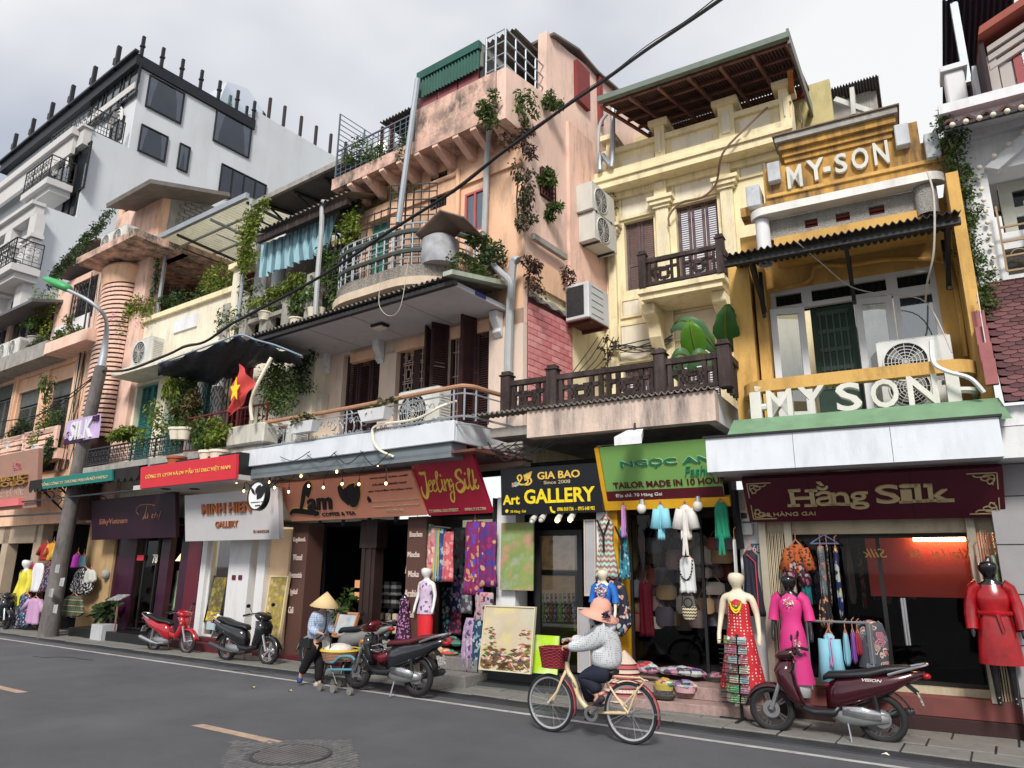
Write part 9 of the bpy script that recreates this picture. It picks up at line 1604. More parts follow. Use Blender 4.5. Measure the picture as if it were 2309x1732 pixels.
HG=[('N',500,660,745,920,'or','shirt','orange tiger striped blouse top in the stack of three',1),('N',520,790,700,960,'bk','shirt','black patterned blouse below the orange one',1),('N',620,935,790,1200,'te','tank','teal silk camisole behind the magenta tunic',0),('N',800,680,900,1130,'s1','scarf','grey and orange paisley scarf on the blue hanger',0),('N',880,680,940,1200,'s2','scarf','black white patterned scarf on the blue hanger',0),('N',940,700,1045,1320,'s3','drape','navy scarf with yellow flowers hanging in the glass front',0),('N',805,1120,945,1400,'s4','drape','black scarf with orange diamonds low behind the hangers',0),('N',825,1450,1010,1750,(.22,.48,.60),'shirt','light blue satin robe first on the low rack',2),('N',860,1470,1000,1760,(.42,.01,.20),'tank','magenta embroidered slip in front of the blue robe',0),('N',1020,1450,1110,1740,(.20,.42,.52),'drape','second blue satin robe on the low rack',0),('N',1090,1440,1170,1720,(.18,.06,.30),'drape','purple robe on the low rack',0),('N',1130,1450,1210,1650,(.25,.02,.04),'drape','dark red robe at the end of the low rack',0),('O',885,745,960,1150,(.55,.30,.28),'scarf','folded pink silk in a plastic sleeve by the right gate',0),('O',950,760,1060,1440,'s5','scarf','white silk with red sprigs by the right gate',0),('O',1030,770,1135,1200,'s6','scarf','black silk with white flowers by the right gate',0),('O',1080,760,1190,1150,(.36,.46,.32),'scarf','pale sage silk by the right gate',0)]
FM.update(**{'or':PF('tiger_orange',(.40,.09,.02),'floral',[(.03,.02,.02)],22),'bk':FM['fl1'],'te':M('teal_silk',(.01,.12,.13),.5,var=.3,scale=20,bump=0),'s1':PF('sc1',(.12,.15,.17),'paisley',[(.5,.2,.12),(.03,.03,.03)],12),'s2':PF('sc2',(.02,.02,.02),'floral',[(.5,.5,.5)],30),'s3':PF('sc3',(.01,.02,.10),'floral',[(.45,.42,.12),(.35,.4,.4)],9),'s4':PF('sc4',(.015,.012,.015),'floral',[(.45,.22,.12)],14),'s5':PF('sc5',(.55,.52,.52),'floral',[(.5,.1,.12),(.45,.3,.35)],22),'s6':PF('sc6',(.01,.01,.015),'floral',[(.5,.48,.55)],12)})
for k,x0,y0,x1,y1,c,st,lb,sl in HG:gM(lb,MS,k,x0,y0,x1,y1,-.05 if y0<1400 else-.2,FMc(c),st,sleeves=sl)
r=random.Random(8)
for i in range(10):
 c_=((.25,.03,.05),(.05,.10,.20),(.30,.18,.10),(.12,.02,.12),(.28,.26,.22))[i%5];x=620+i*105;gM(ORD[i]+' dim garment from the left hanging behind the black shop glass',MS,'N',x,700+60*(i%2),x+120,1150+40*(i%3),1.3,PF('dim_silk_%d'%(i%5),c_,'floral',[(.3,.25,.2)],16),('dress','drape','tank')[i%3],group='garments hanging behind the black shop glass')
a,b=pe(MS,'N',740,655,-.06),pe(MS,'N',995,655,-.06);m=MB();m.tu([a,((a[0]+b[0])/2,-.06,a[2]+.11),b,a],.01,5);solo('wire_hanger',m,M('hanger_blue',(.15,.17,.3),.4),'blue wire hanger holding the long scarves','hanger',MS,a)
m=MB();a,b=pe(MS,'N',930,1350,-.2),pe(MS,'N',1180,1345,-.2);m.tu([(a[0]-.3,-.2,a[2]),(b[0]+.1,-.2,a[2])],.015,6);[m.tu([(x,-.2,.42),(x,-.2,a[2])],.015,6)for x in(a[0]-.3,b[0]+.1)];solo('clothes_rack',m,ALU,'low chrome rack carrying blue and purple robes','clothes rack',MS,(a[0],-.2,.42))
hP('crumpled pink cloth on the cream sill',MS,'T',930,1040,1130,1150,.15,[M('pink_rag',(.5,.28,.30),.8)],40,None,21,'cloth','cloth_heap',.06)
p=WO;g0=gnd('S',1200,1200);c0=pe(WO,'S',1090,235,g0.y);c1=pe(WO,'S',1310,965,g0.y);t=T('postcard_rack','wire rack of colourful postcards on a black stand at the kerb','rack',WO,(g0.x,g0.y,.04));zt,zb=c0[2],c1[2];ux0,ux1=pe(WO,'S',1090,600,g0.y)[0],pe(WO,'S',1290,600,g0.y)[0]
m=MB();m.tu([(g0.x,g0.y,.04),(g0.x,g0.y,zt)],.02,8);m.box(g0.x-.28,g0.x+.28,g0.y-.02,g0.y+.02,.04,.07);m.box(g0.x-.02,g0.x+.02,g0.y-.25,g0.y+.25,.04,.07);m.Bd('stand',BLACKM,t);r=random.Random(4)
for j in range(7):
 z0=zb+(zt-zb)*j/7;z1=z0+(zt-zb)/7*.82
 for i,(u0,u1,ya,yb_)in enumerate(((ux0,(ux0+ux1)/2-.01,g0.y-.12,g0.y-.12),((ux0+ux1)/2+.01,ux1,g0.y-.12,g0.y-.12),(ux0-.1,ux0-.01,g0.y+.05,g0.y-.1))):
  q=MB();q.add([(u0,ya-.03,z0),(u1,yb_-.03,z0),(u1,yb_,z1),(u0,ya,z1)],[(0,1,2,3)]);h_=r.random();q.Bd('postcard',M('postcard_%d'%r.randrange(9),(.4+.4*r.random(),.35+.4*r.random(),.2+.4*r.random()),.5,pat='blend',pc=[(r.random()*.6,r.random()*.6,r.random()*.4),(.75,.72,.6)],ps=14,bump=0),t)
 q=MB();q.box(ux0-.1,ux1+.01,g0.y-.18,g0.y-.165,z0,z0+.012);q.box(ux0-.1,ux1+.01,g0.y-.18,g0.y-.165,z0+.05,z0+.058);q.Bd('wire_shelf',BLACKM,t)
 # ---------------------------------------------------------------- motorbikes
TY=M('tyre_rubber',(.018,.018,.02),.75,var=.2);CHR=M('chrome',(.55,.56,.58),.2,metal=.9,var=.1,bump=0);BP2=M('black_plastic',(.012,.012,.014),.35,spec=.5,var=.15,bump=0);SEATM=M('black_vinyl',(.012,.013,.016),.45,spec=.5,bump=.1)
def wheel(t,x,r,w_,rimc,spokes=5,wire=0):
 m=MB();m.grid([[Vector((x+(r-.045+.045*cos(q))*cos(a),w_*sin(q),r+(r-.045+.045*cos(q))*sin(a)))for q in[i*pi/4 for i in range(8)]]for a in[j*pi/14 for j in range(29)]],True);o=m.Bd('wheel',TY,t,smooth='all')
 m=MB();ri=r-.085;m.la([(r-.06,-w_*.6),(r-.06,w_*.6),(ri,w_*.5),(ri,-w_*.5),(r-.06,-w_*.6)],26,(x,0,r),1);m.Bd('rim',rimc,o,smooth=True);m=MB();n=wire or spokes
 for i in range(n):
  a=2*pi*i/n
  if wire:s=.02 if i%2 else-.02;m.tu([(x+.03*cos(a+1),s,r+.03*sin(a+1)),(x+ri*cos(a),0,r+ri*sin(a))],.0022,3,False)
  else:
   for da in(-.12,.12):m.bar((x+.03*cos(a),0,r+.03*sin(a)),(x+ri*cos(a+da),0,r+ri*sin(a+da)),.018,.02)
 m.la([(0,-.06),(.04,-.06),(.045,.06),(0,.06)],12,(x,0,r),1);m.Bd('spokes',CHR if wire else rimc,o,kind='stuff');m=MB();m.la([(.05,.05),(.105,.05),(.105,.056),(.05,.056)],20,(x,0,r),1);m.Bd('brake_disc',CHR,o);return o
def rg(x,z,hy,hz,n=14,p=2.6,ax=0):
 out=[]
 for i in range(n):
  a=2*pi*i/n;c,s=cos(a),sin(a);y=hy*(abs(c)**(2/p))*(1 if c>0 else-1);q=hz*(abs(s)**(2/p))*(1 if s>0 else-1);out.append(Vector((x,y,z+q))if ax==0 else Vector((x+q,y,z)))
 return out
def scooter(label,cR,cF,paint,rimc=BP2,kind='scooter',lean=0,plate=True,seat2=None):
 v=cF-cR;wb=v.length;t=T('motorbike',label,'motorbike',WO,(0,0,0),'motorbikes parked along the kerb');s=wb/1.27;t.location=(cR.x,cR.y,.025);t.rotation_euler=(radians(lean),0,atan2(v.y,v.x));t.scale=(s,s,s);cub=kind=='cub';r=.30 if cub else .285;w_=.035 if cub else .05
 wheel(t,0,r,w_,rimc,wire=28 if cub else 0);wheel(t,1.27,r,w_,rimc,wire=28 if cub else 0,spokes=6 if cub else 5);A=lambda nm,m,mt,**k:m.Bd(nm,mt,t,**k)
 m=MB();[m.tu([(1.27,y,r),(1.14,y,.62),(1.03,y*.6,.86)],[.026,.028,.03],8)for y in(-.08,.08)];A('front_fork',m,CHR,smooth=True)
 m=MB();rows=[]
 for i in range(11):a=radians(10+15*i);R_=r+.04;rows.append([Vector((1.27+R_*cos(a)*(1+.0),y,r+R_*sin(a)-abs(y)**2*9))for y in(-.075,-.04,0,.04,.075)])
 m.grid(rows);A('front_fender',m,paint,smooth='all',solid=.012)
 m=MB();sec=[(.34,.90,.13,.06),(.44,.97,.18,.09),(.60,1.05,.20 if not cub else .15,.12 if not cub else .075),(.76,1.08,.20 if not cub else .13,.13 if not cub else .09),(.88,1.04,.17,.12)]if kind!='sport' else[(.40,.93,.08,.05),(.55,1.0,.13,.07),(.70,1.03,.15,.09),(.84,1.0,.12,.09)]
 m.loft([rg(x,z,hy,hx,ax=1)for z,x,hy,hx in sec]);A('leg_shield',m,paint,smooth='all')
 m=MB();m.loft([rg(x,z,hy,hx,ax=1)for z,x,hy,hx in((.885,1.05,.11,.10),(.93,1.06,.17,.13),(.99,1.01,.19,.13),(1.04,.94,.12,.06),(1.06,.92,.05,.03))]);A('handlebar_cover',m,paint if kind!='sport' else M('dark_red_paint',(.12,.005,.012),.2,coat=.8,bump=0),smooth='all')
 m=MB();m.loft([rg(x,.0,hy,hz)for x,hy,hz in((-.02,.11,.055),(.03,.09,.045),(.05,.03,.02))]);m.xf(Matrix.Translation((1.11,0,.93))@Matrix.Rotation(-.35,4,'Y'));A('headlight',m,M('headlight_glass',(.45,.47,.5),.08,spec=.9,bump=0),smooth='all')
 for y in(-1,1):m=MB();m.loft([rg(x,.74,.022,.03)for x in(1.06,1.11,1.13)]);m.xf(Matrix.Translation((0,y*.12,0)));A('indicator',m,M('amber',(.5,.16,.02),.2),smooth='all')
 m=MB();m.tu([(.84,-.34,1.0),(.93,-.18,1.03),(.95,0,1.02),(.93,.18,1.03),(.84,.34,1.0)],.012,6);A('handlebar',m,BP2,smooth=True);m=MB();[m.tu([(.88,y*.24,1.02),(.82,y*.37,.99)],.021,8)for y in(-1,1)];A('grip',m,TY,smooth=True);m=MB();[m.tu([(.95,y*.2,1.01),(.93,y*.3,.985),(.90,y*.36,.975)],.007,5)for y in(-1,1)];A('brake_lever',m,CHR)
 for y in(-1,1):m=MB();m.tu([(.93,y*.22,1.03),(.92,y*.3,1.16)],.006,5);m.sF((.92,y*.34,1.19),.055,10,6,(.3,1.1,.75));A('mirror',m,BP2,smooth=True)
 m=MB();fl=((.98,.36,.12,.05),(.75,.30,.15,.05),(.52,.31,.14,.06),(.42,.38,.12,.10))if not cub else((1.0,.52,.04,.05),(.8,.42,.05,.06),(.5,.45,.06,.07),(.38,.52,.08,.08));m.loft([rg(x,z,hy,hz)for x,z,hy,hz in fl]);A('floorboard',m,BP2 if not cub else paint,smooth='all')
 m=MB();bd_=((.60,.47,.09,.16),(.46,.52,.15,.20),(.2,.60,.17,.17 if not cub else .12),(-.12,.69,.155,.12),(-.35,.78,.10,.065),(-.52,.83,.05,.03));m.loft([rg(x,z,hy,hz)for x,z,hy,hz in bd_]);A('rear_body',m,paint,smooth='all')
 m=MB();m.loft([rg(x,z,hy,hz)for x,z,hy,hz in((.62,.70,.07,.03),(.55,.74,.11,.045),(.3,.765,.135,.045),(.1,.79,.14,.055),(-.1,.85,.13,.05),(-.33,.885,.10,.035),(-.38,.885,.06,.02))]);A('seat',m,seat2 or SEATM,smooth='all')
 m=MB();m.tu(sP([(-.12,.15,.80),(-.35,.14,.88),(-.52,.08,.93),(-.56,0,.94),(-.52,-.08,.93),(-.35,-.14,.88),(-.12,-.15,.80)],3),.017,7);A('grab_rail',m,CHR if rimc is not BP2 else M('silver_rail',(.4,.4,.42),.3,metal=.6),smooth=True)
 m=MB();m.loft([rg(x,.80,hy,hz)for x,hy,hz in((-.50,.07,.035),(-.56,.05,.03),(-.58,.02,.01))]);A('tail_light',m,M('tail_red',(.35,.01,.01),.2),smooth='all')
 m=MB();m.loft([rg(x,z,hy,hz)for x,z,hy,hz in((.55,.30,.07,.07),(.42,.28,.12,.10),(.22,.28,.13,.10),(.02,.29,.11,.075),(-.08,.29,.08,.05))]);m.xf(Matrix.Translation((0,.03,0)));A('engine',m,M('cast_silver',(.30,.31,.32),.35,metal=.5,var=.2),smooth='all');m=MB();m.loft([rg(x,z,hy,hz)for x,z,hy,hz in((.42,.36,.03,.05),(.2,.35,.04,.07),(.0,.33,.03,.05))]);m.xf(Matrix.Translation((0,.15,0)));A('engine_cover',m,CHR,smooth='all')
 m=MB();m.tu([(.5,-.1,.24),(.3,-.15,.22),(.12,-.17,.25),(-.32,-.19,.36)],[.018,.02,.045,.055],10);m.tu([(-.32,-.19,.36),(-.36,-.19,.37)],[.04,.03],10);A('exhaust',m,CHR if cub else M('dark_steel',(.10,.10,.11),.3,metal=.6),smooth=True);m=MB();[m.tu([(.02,y,r),(-.02+.08,y,.58)],.028,8)for y in(-.12,.12)];A('shock',m,CHR if cub else BP2)
 m=MB();rows=[]
 for i in range(9):a=radians(70+11*i);R_=r+.05;rows.append([Vector((R_*cos(a)-.02*i/8,y,r+R_*sin(a)))for y in(-.07,0,.07)])
 m.grid(rows);A('rear_fender',m,BP2,smooth='all',solid=.012)
 if plate:m=MB();m.add([(-.47,-.09,.48),(-.47,.09,.48),(-.42,.09,.62),(-.42,-.09,.62),(-.455,-.09,.475),(-.455,.09,.475),(-.405,.09,.615),(-.405,-.09,.615)],[(0,1,2,3),(7,6,5,4),(0,4,5,1),(2,6,7,3),(1,5,6,2),(3,7,4,0)]);A('number_plate',m,M('plate_print',(.6,.6,.58),.5,pat='blend',pc=[(.03,.03,.03)],ps=38,bump=0));m=MB();m.bar((-.3,0,.7),(-.42,0,.6),.05);A('plate_holder',m,BP2)
 m=MB();m.tu([(.38,.1,.24),(.34,.24,.0)],.012,6);A('side_stand',m,CHR)
 if kind=='sport':
  m=MB()
  for y in(-.09,.09):m.tu([(.92,y,.62),(.75,y*1.3,.60),(.60,y,.66),(.72,y,.72),(.9,y,.68)],.008,5)
  for i in range(4):m.tu([(.88-i*.08,-.11,.62),(.88-i*.08,.11,.62)],.007,5)
  A('luggage_rack',m,CHR);m=MB();m.loft([rg(x,z,hy,hz)for x,z,hy,hz in((.9,.52,.06,.06),(.72,.50,.10,.08),(.55,.55,.08,.08))]);A('centre_cowl',m,M('dark_red_paint',(0,0,0)),smooth='all')
 return t
WNR=M('wine_metallic',(.045,.003,.009),.22,metal=.3,coat=1,bump=0,var=.05);RDP=M('red_bike_paint',(.36,.008,.02),.22,coat=1,bump=0,var=.05);BKP=M('black_bike_paint',(.012,.013,.016),.2,coat=1,bump=0,var=.05);SLV=M('silver_rim',(.50,.51,.53),.25,metal=.6,bump=0)
def brand(t,s,x0,x1,z0,z1,y,mt):m=MB();vs,fs,rim=gL(s,.03,.3);m.add([(x0+(x1-x0)*(v[0]if y<0 else 1-v[0]),y,z0+(z1-z0)*v[1])for v in vs],fs);m.Bd('badge',mt,t)
t=scooter('wine red scooter with chrome grab rail parked before the maroon silk shop',gnd('T',735,1395,.03),gnd('S',1530,1270,.03),WNR,M('dark_rim',(.10,.10,.11),.35,metal=.5));brand(t,'VISION',-.05,.17,.71,.745,.158,SWH)
scooter('black step through motorbike with dark red cowl and front rack beside the woman',gnd('K',1000,1560,.03),gnd('K',545,1500,.03),BKP,M('dark_rim',(0,0,0)),'sport',seat2=M('maroon_seat',(.09,.015,.02),.45))
t=scooter('glossy black scooter with silver wheels before the white gallery',gnd('R',515,520,.03),gnd('R',955,565,.03),BKP,SLV);brand(t,'SH',.0,.12,.63,.67,-.158,SWH)
scooter('small bright red underbone motorbike with wire wheels before shop 78',gnd('Q',1625,415,.03),gnd('Q',1975,448,.03),RDP,SLV,'cub')
a=gnd('R',1415,620,.03);scooter('grey old motorbike mostly hidden behind the walking woman',a+Vector((1.25,.12,0)),a,M('grey_bike',(.20,.20,.20),.4),SLV,'cub');a=gnd('I',40,1462,.03);scooter('dark scooter cut off by the left edge of the street view',a+Vector((-1.2,.1,0)),a,BKP,BP2)
# ---------------------------------------------------------------- bicycle and rider
YB_=7.72;FP=lambda x,y,d=0:Vector(pe(WO,'P',x,y,YB_+d));f_=FP(418,1128);r_=FP(1250,1225);rf=f_.z+.0;t=T('bicycle','cream city bicycle with red mudguards and wicker basket being ridden','bicycle',WO,((f_.x+r_.x)/2,YB_,0));CRM=M('cream_frame',(.66,.52,.32),.3,coat=.6,bump=0,var=.04);RDM2=M('mudguard_red',(.34,.05,.07),.3,coat=.5,bump=0)
rr=(f_.z+r_.z)/2;f_.z=r_.z=rr
for c,st in((f_,0),(r_,1)):
 m=MB();m.grid([[Vector((c.x+(rr-.02+.02*cos(q))*cos(a),YB_+.02*sin(q),rr+(rr-.02+.02*cos(q))*sin(a)))for q in[i*pi/3 for i in range(6)]]for a in[j*pi/22 for j in range(45)]],True);o=m.Bd('wheel',TY,t,smooth='all');m=MB();m.la([(rr-.036,-.013),(rr-.036,.013),(rr-.055,.009),(rr-.055,-.009),(rr-.036,-.013)],44,(c.x,YB_,rr),1);m.la([(0,-.05),(.035 if st else .02,-.05),(.035 if st else .02,.05),(0,.05)],12,(c.x,YB_,rr),1);m.Bd('rim',SLV,o,smooth=True);m=MB()
 for i in range(32):a=2*pi*i/32;s=.025 if i%2 else-.025;b=a+(.5 if i%4<2 else-.5);m.tu([(c.x+.02*cos(b),YB_+s,rr+.02*sin(b)),(c.x+(rr-.05)*cos(a),YB_,rr+(rr-.05)*sin(a))],.0016,3,False)
 m.Bd('spokes',CHR,o,kind='stuff');m=MB();rows=[]
 for i in range(15):a=radians((-22 if st else 60-80)+(10 if st else 6)*i);R_=rr+.025;rows.append([(c.x+R_*cos(a),YB_+y,rr+R_*sin(a)-6*y*y)for y in(-.028,0,.028)])
 m.grid(rows);m.Bd('mudguard',RDM2,t,smooth='all',solid=.004)
bb=FP(870,1230);st=FP(580,720);m=MB();m.tu(sP([tuple(v)for v in(FP(590,700),FP(600,790),FP(660,900),FP(715,1060),FP(780,1160),bb)],5),.03,10);m.tu([bb,(r_.x,YB_-.05,rr)],.014,8);m.tu([bb,(r_.x,YB_+.05,rr)],.014,8);top=FP(985,880);m.tu([bb+Vector((0,0,.0)),top],.02,8)
for s in(-.05,.05):m.tu([top,FP(1100,1060,s),(r_.x,YB_+s,rr)],.012,8);m.tu([tuple(v)for v in(FP(585,790),FP(545,870,s),FP(490,1010,s),Vector((f_.x,YB_+s,rr)))],[.02,.017,.014,.012],8)
m.Bd('frame',CRM,t,smooth=True);bdb=MB();vs,fs,rim=gL('Vélo belle',0,.3);p0=FP(640,850);p1=FP(705,960);ax_=(p1-p0);up_=Vector((ax_.z,0,-ax_.x)).normalized()*-.035;bdb.add([p0+ax_*v[0]-up_*v[1]+Vector((0,-.034,0))for v in vs],fs);bdb.Bd('frame_script',SBK,t)
m=MB();hs_=FP(630,560);m.tu([FP(600,720),FP(625,600),hs_],.014,8);m.tu(sP([tuple(v)for v in(FP(540,470,-.24),FP(600,470,-.2),FP(640,540,-.05),FP(640,540,.05),FP(600,470,.22),FP(545,470,.26))],4),.011,7);m.Bd('handlebar',CHR,t,smooth=True);m=MB();ct=FP(1115,850);
for s in(-.07,.07):m.tu([tuple(v)for v in(FP(1085,850,s),FP(1360,870,s),FP(1400,900,s),FP(1380,930,s),FP(1180,1150,s))],.009,6);m.tu([FP(1100,880,s),FP(1000,930,s)],.008,6);m.tu([FP(1330,960,s),(r_.x,YB_+s,rr)],.008,6)
for i in range(4):m.tu([FP(1130+70*i,855,-.07),FP(1130+70*i,855,.07)],.007,5)
m.tu([FP(1370,885,-.07),FP(1430,900,0),FP(1370,885,.07)],.009,6);m.Bd('luggage_rack',CRM,t,smooth=True);m=MB();m.la([(.05,-.07),(.085,-.07),(.085,-.06),(.05,-.06)],20,(bb.x,YB_,bb.z),1);pd=FP(935,1150,-.12);m.bar((bb.x,YB_-.08,bb.z),pd,.02);m.bar((bb.x,YB_+.08,bb.z),FP(830,1290,.12),.02);m.Bd('crank',CHR,t)
for p in(pd,FP(830,1295,.12)):m=MB();m.box(p.x-.045,p.x+.045,p.y-.05,p.y+.03,p.z-.012,p.z+.012);m.Bd('pedal',BP2,t)
m=MB();s0=FP(1000,800);m.loft([[Vector((s0.x+x,YB_+hy*cos(q),s0.z+.03*sin(q)+.0))for q in[i*pi/5 for i in range(10)]]for x,hy in((-.14,.02),(-.08,.03),(.02,.07),(.1,.1),(.13,.07))]);m.Bd('saddle',SEATM,t,smooth='all');m=MB();m.bar(FP(985,900),s0,.025);m.bar((r_.x-.02,YB_-.06,rr),FP(1610,1255,-.1),.012);m.Bd('seat_post',CHR,t)
a,b,c,d=FP(340,545),FP(600,560),FP(565,760),FP(365,780);tb=T('wicker_basket','deep red wicker basket mounted on the handlebar of the bicycle','basket',WO,((a.x+b.x)/2,YB_,c.z));m=MB();zt,zb=(a.z+b.z)/2,c.z;cx=(a.x+b.x)/2;W0_,W1_=(b.x-a.x)/2*.98,(c.x-d.x)/2
for j in range(13):
 f=j/12;z=zb+(zt-zb)*f;hw=W1_+(W0_-W1_)*f;pts=[]
 for i in range(57):q=2*pi*i/56;cq,sq_=cos(q),sin(q);x=hw*abs(cq)**.6*(1 if cq>0 else-1);y=.15*(.85+.15*f)*abs(sq_)**.6*(1 if sq_>0 else-1);k=1+.035*(1 if(i//2+j)%2 else-1);pts.append((cx+x*k,YB_-.0+y*k,z))
 m.tu(pts,.0105,4,False)
m.Bd('weave',M('wicker_red',(.22,.025,.035),.6,var=.2),tb,kind='stuff');m=MB();m.box(cx-W1_*.9,cx+W1_*.9,YB_-.12,YB_+.12,zb,zb+.01);m.Bd('basket_bottom',M('wicker_red',(0,0,0)),tb)
SKN=M('skin',(.48,.28,.20),.6,bump=0,var=.05);t=T('person','cyclist in a dotted white hooded jacket, pink sun hat and dark trousers','person',WO,(FP(1000,800).x,YB_,0));NV2=M('navy_trousers',(.010,.013,.028),.8,var=.3,bump=.1,bs=30);JK=M('dotted_white_jacket',(.60,.62,.65),.8,pat='dots',pc=[(.12,.13,.16)],ps=42,var=.06,bump=.06,bs=25)
hip,ch,nk,hd=FP(1000,790),FP(995,460),FP(960,300),FP(915,235)
J=[(hip,.12),(FP(1000,620),.11),(ch,(.14,.1)),(nk,.055),(FP(935,262),.075),(hd,.105),(hd+Vector((.01,0,.07)),.085)];E=[(0,1),(1,2),(2,3),(3,4),(4,5),(5,6)]
for s,el,wr,kn,an,to in((-1,(790,520),(600,545),(740,870),(920,1060),(885,1130)),(1,(800,500),(600,470),(770,880),(850,1180),(790,1230))):
 dy=s*.17;n=len(J);J+=[(FP(960,400,dy),.055),(FP(*el,s*.22),.04),(FP(*wr,s*.22),.026),(FP(wr[0]-35,wr[1]+5,s*.22),.028)];E+=[(2,n),(n,n+1),(n+1,n+2),(n+2,n+3)]
 for q in range(4):k=len(J);w3=FP(wr[0]-52,wr[1]+2,s*.22+(-.03+.02*q));J+=[(w3,.0095),(w3+Vector((-.012,0,-.028)),.009),(w3+Vector((.008,0,-.04)),.008)];E+=[(n+3,k),(k,k+1),(k+1,k+2)]
 k=len(J);w3=FP(wr[0]-35,wr[1]+10,s*.16);J+=[(w3,.011),(w3+Vector((-.02,0,-.02)),.009)];E+=[(n+3,k),(k,k+1)]
 n=len(J);J+=[(FP(960,800,s*.09),.08),(FP(*kn,s*.12),.065),(FP(*an,s*.12),.038),(FP(to[0],to[1],s*.12),.034)];E+=[(0,n),(n,n+1),(n+1,n+2),(n+2,n+3)]
skin('body',J,E,t,SKN)
skin('jacket',[(FP(1000,800),(.22,.2)),(FP(1003,600),(.2,.19)),(FP(1000,450),(.19,.2)),(FP(975,350),(.10,.10)),(FP(950,400,-.17),.12),(FP(810,515,-.21),.095),(FP(690,540,-.22),.07),(FP(600,548,-.22),.055),(FP(950,400,.17),.12),(FP(800,500,.21),.09),(FP(640,470,.22),.06)],[(0,1),(1,2),(2,3),(2,4),(4,5),(5,6),(6,7),(2,8),(8,9),(9,10)],t,JK,2);skin('hood',[(FP(985,310),.07),(FP(1050,335),.075),(FP(1095,360),.05)],[(0,1),(1,2)],t,JK,2)
for s,kn,an in((-1,(740,870),(915,1040)),(1,(775,885),(850,1140))):skin('trouser_leg',[(hip+Vector((0,s*.05,-.02)),.13),(FP(960,810,s*.09),.125),(FP(*kn,s*.12),.095),(FP(an[0]-30,(kn[1]+an[1])/2,s*.12),.085),(FP(an[0],an[1]-5,s*.12),.08)],[(0,1),(1,2),(2,3),(3,4)],t,NV2,2)
for s,a,b in((-1,(980,1060),(870,1150)),(1,(850,1210),(800,1240))):skin('shoe',[(FP(*a,s*.12),.05),(FP((a[0]+b[0])/2,(a[1]+b[1])/2+5,s*.12),.042),(FP(*b,s*.12),.03)],[(0,1),(1,2)],t,BP2 if s>0 else M('black_pink_shoe',(.03,.025,.03),.6),2)
skin('sock',[(FP(940,1010,-.12),.045),(FP(955,1060,-.12),.05)],[(0,1)],t,M('pink_sock',(.62,.30,.26),.8),2)
PK_=M('pink_hat',(.66,.33,.25),.75,bump=.1,bs=80);hc=FP(935,185);m=MB();m.la([(.0,.155),(.06,.15),(.095,.12),(.115,.05),(.12,.0),(.17,-.02),(.235,-.06)],24);m.xf(Matrix.Translation(hc)@Matrix.Rotation(.28,4,'Y'));m.Bd('sun_hat',PK_,t,smooth='all',solid=.008);m=MB();lS(m,FP(1000,215,-.16),(.04,.03,.04),40,.05,0,3);m.Bd('hat_bow',M('navy_bow',(.02,.02,.05),.7),t)
m=MB();m.sF(hd+Vector((-.065,0,-.05)),.07,10,8,(.7,.8,.75));m.Bd('face_mask',M('mask_blue',(.45,.55,.62),.7,bump=0),t,smooth='all');m=MB();m.sF(hd+Vector((.03,0,0)),.11,12,8,(.85,.8,1));m.Bd('hair',M('black_hair',(.01,.008,.008),.5),t,smooth='all')
for s in(-1,1):m=MB();m.sF(hd+Vector((-.098,s*.033,.015)),.011,6,5);m.Bd('eye',SBK,t)
# ---------------------------------------------------------------- woman in conical hat with stroller
g0=gnd('R',1480,790,.01);YW=g0.y;KP=lambda x,y,d=0:Vector(pe(WO,'K',x,y,YW+d));t=T('person','woman in a conical hat, white mask and blue checked shirt pushing a cart','person',WO,(g0.x,YW,0));hd=KP(322,878);nk=KP(292,915);ch=KP(270,980);hip=KP(235,1150);CK=M('blue_check',(.50,.56,.66),.8,pat='plaid',pc=[(.26,.34,.50),(.2,.28,.46)],ps=30,var=.06,bump=.05);BT=M('black_trousers',(.008,.008,.01),.85,var=.3,bump=.08,bs=30)
J=[(hip,.11),(KP(250,1070),.10),(ch,(.13,.1)),(nk,.05),(KP(305,900),.06),(hd,.085),(hd+Vector((-.01,0,.06)),.07)];E=[(0,1),(1,2),(2,3),(3,4),(4,5),(5,6)]
for s,sh,el,wr in((-1,(235,970),(205,1060),(275,1090)),(1,(310,960),(345,1040),(378,1092))):
 n=len(J);dy=s*.17;J+=[(KP(*sh,dy),.05),(KP(*el,dy),.038),(KP(*wr,dy),.024),(KP(wr[0]+14,wr[1]+4,dy),.028)];E+=[(2,n),(n,n+1),(n+1,n+2),(n+2,n+3)]
 for q in range(4):k=len(J);w3=KP(wr[0]+22,wr[1]+4,dy-.03+.02*q);J+=[(w3,.0095),(w3+Vector((.02,0,-.015)),.009),(w3+Vector((.012,0,-.035)),.008)];E+=[(n+3,k),(k,k+1),(k+1,k+2)]
 k=len(J);w3=KP(wr[0]+14,wr[1]-4,dy-s*.04);J+=[(w3,.011),(w3+Vector((.03,0,0)),.009)];E+=[(n+3,k),(k,k+1)]
for s,kn,an,to in((-1,(180,1290),(125,1400),(118,1455)),(1,(270,1310),(262,1440),(275,1470))):n=len(J);dy=s*.08;J+=[(KP(232,1180,dy),.075),(KP(*kn,dy),.055),(KP(*an,dy),.035),(KP(*to,dy),.03)];E+=[(0,n),(n,n+1),(n+1,n+2),(n+2,n+3)]
skin('body',J,E,t,SKN);skin('shirt',[(KP(245,1160),(.18,.16)),(KP(250,1060),(.17,.15)),(ch,(.17,.16)),(KP(285,930),(.08,.08)),(KP(235,975,-.15),.11),(KP(200,1060,-.18),.08),(KP(262,1086,-.17),.055),(KP(310,965,.15),.11),(KP(345,1040,.18),.08),(KP(372,1085,.17),.042)],[(0,1),(1,2),(2,3),(2,4),(4,5),(5,6),(2,7),(7,8),(8,9)],t,CK,2)
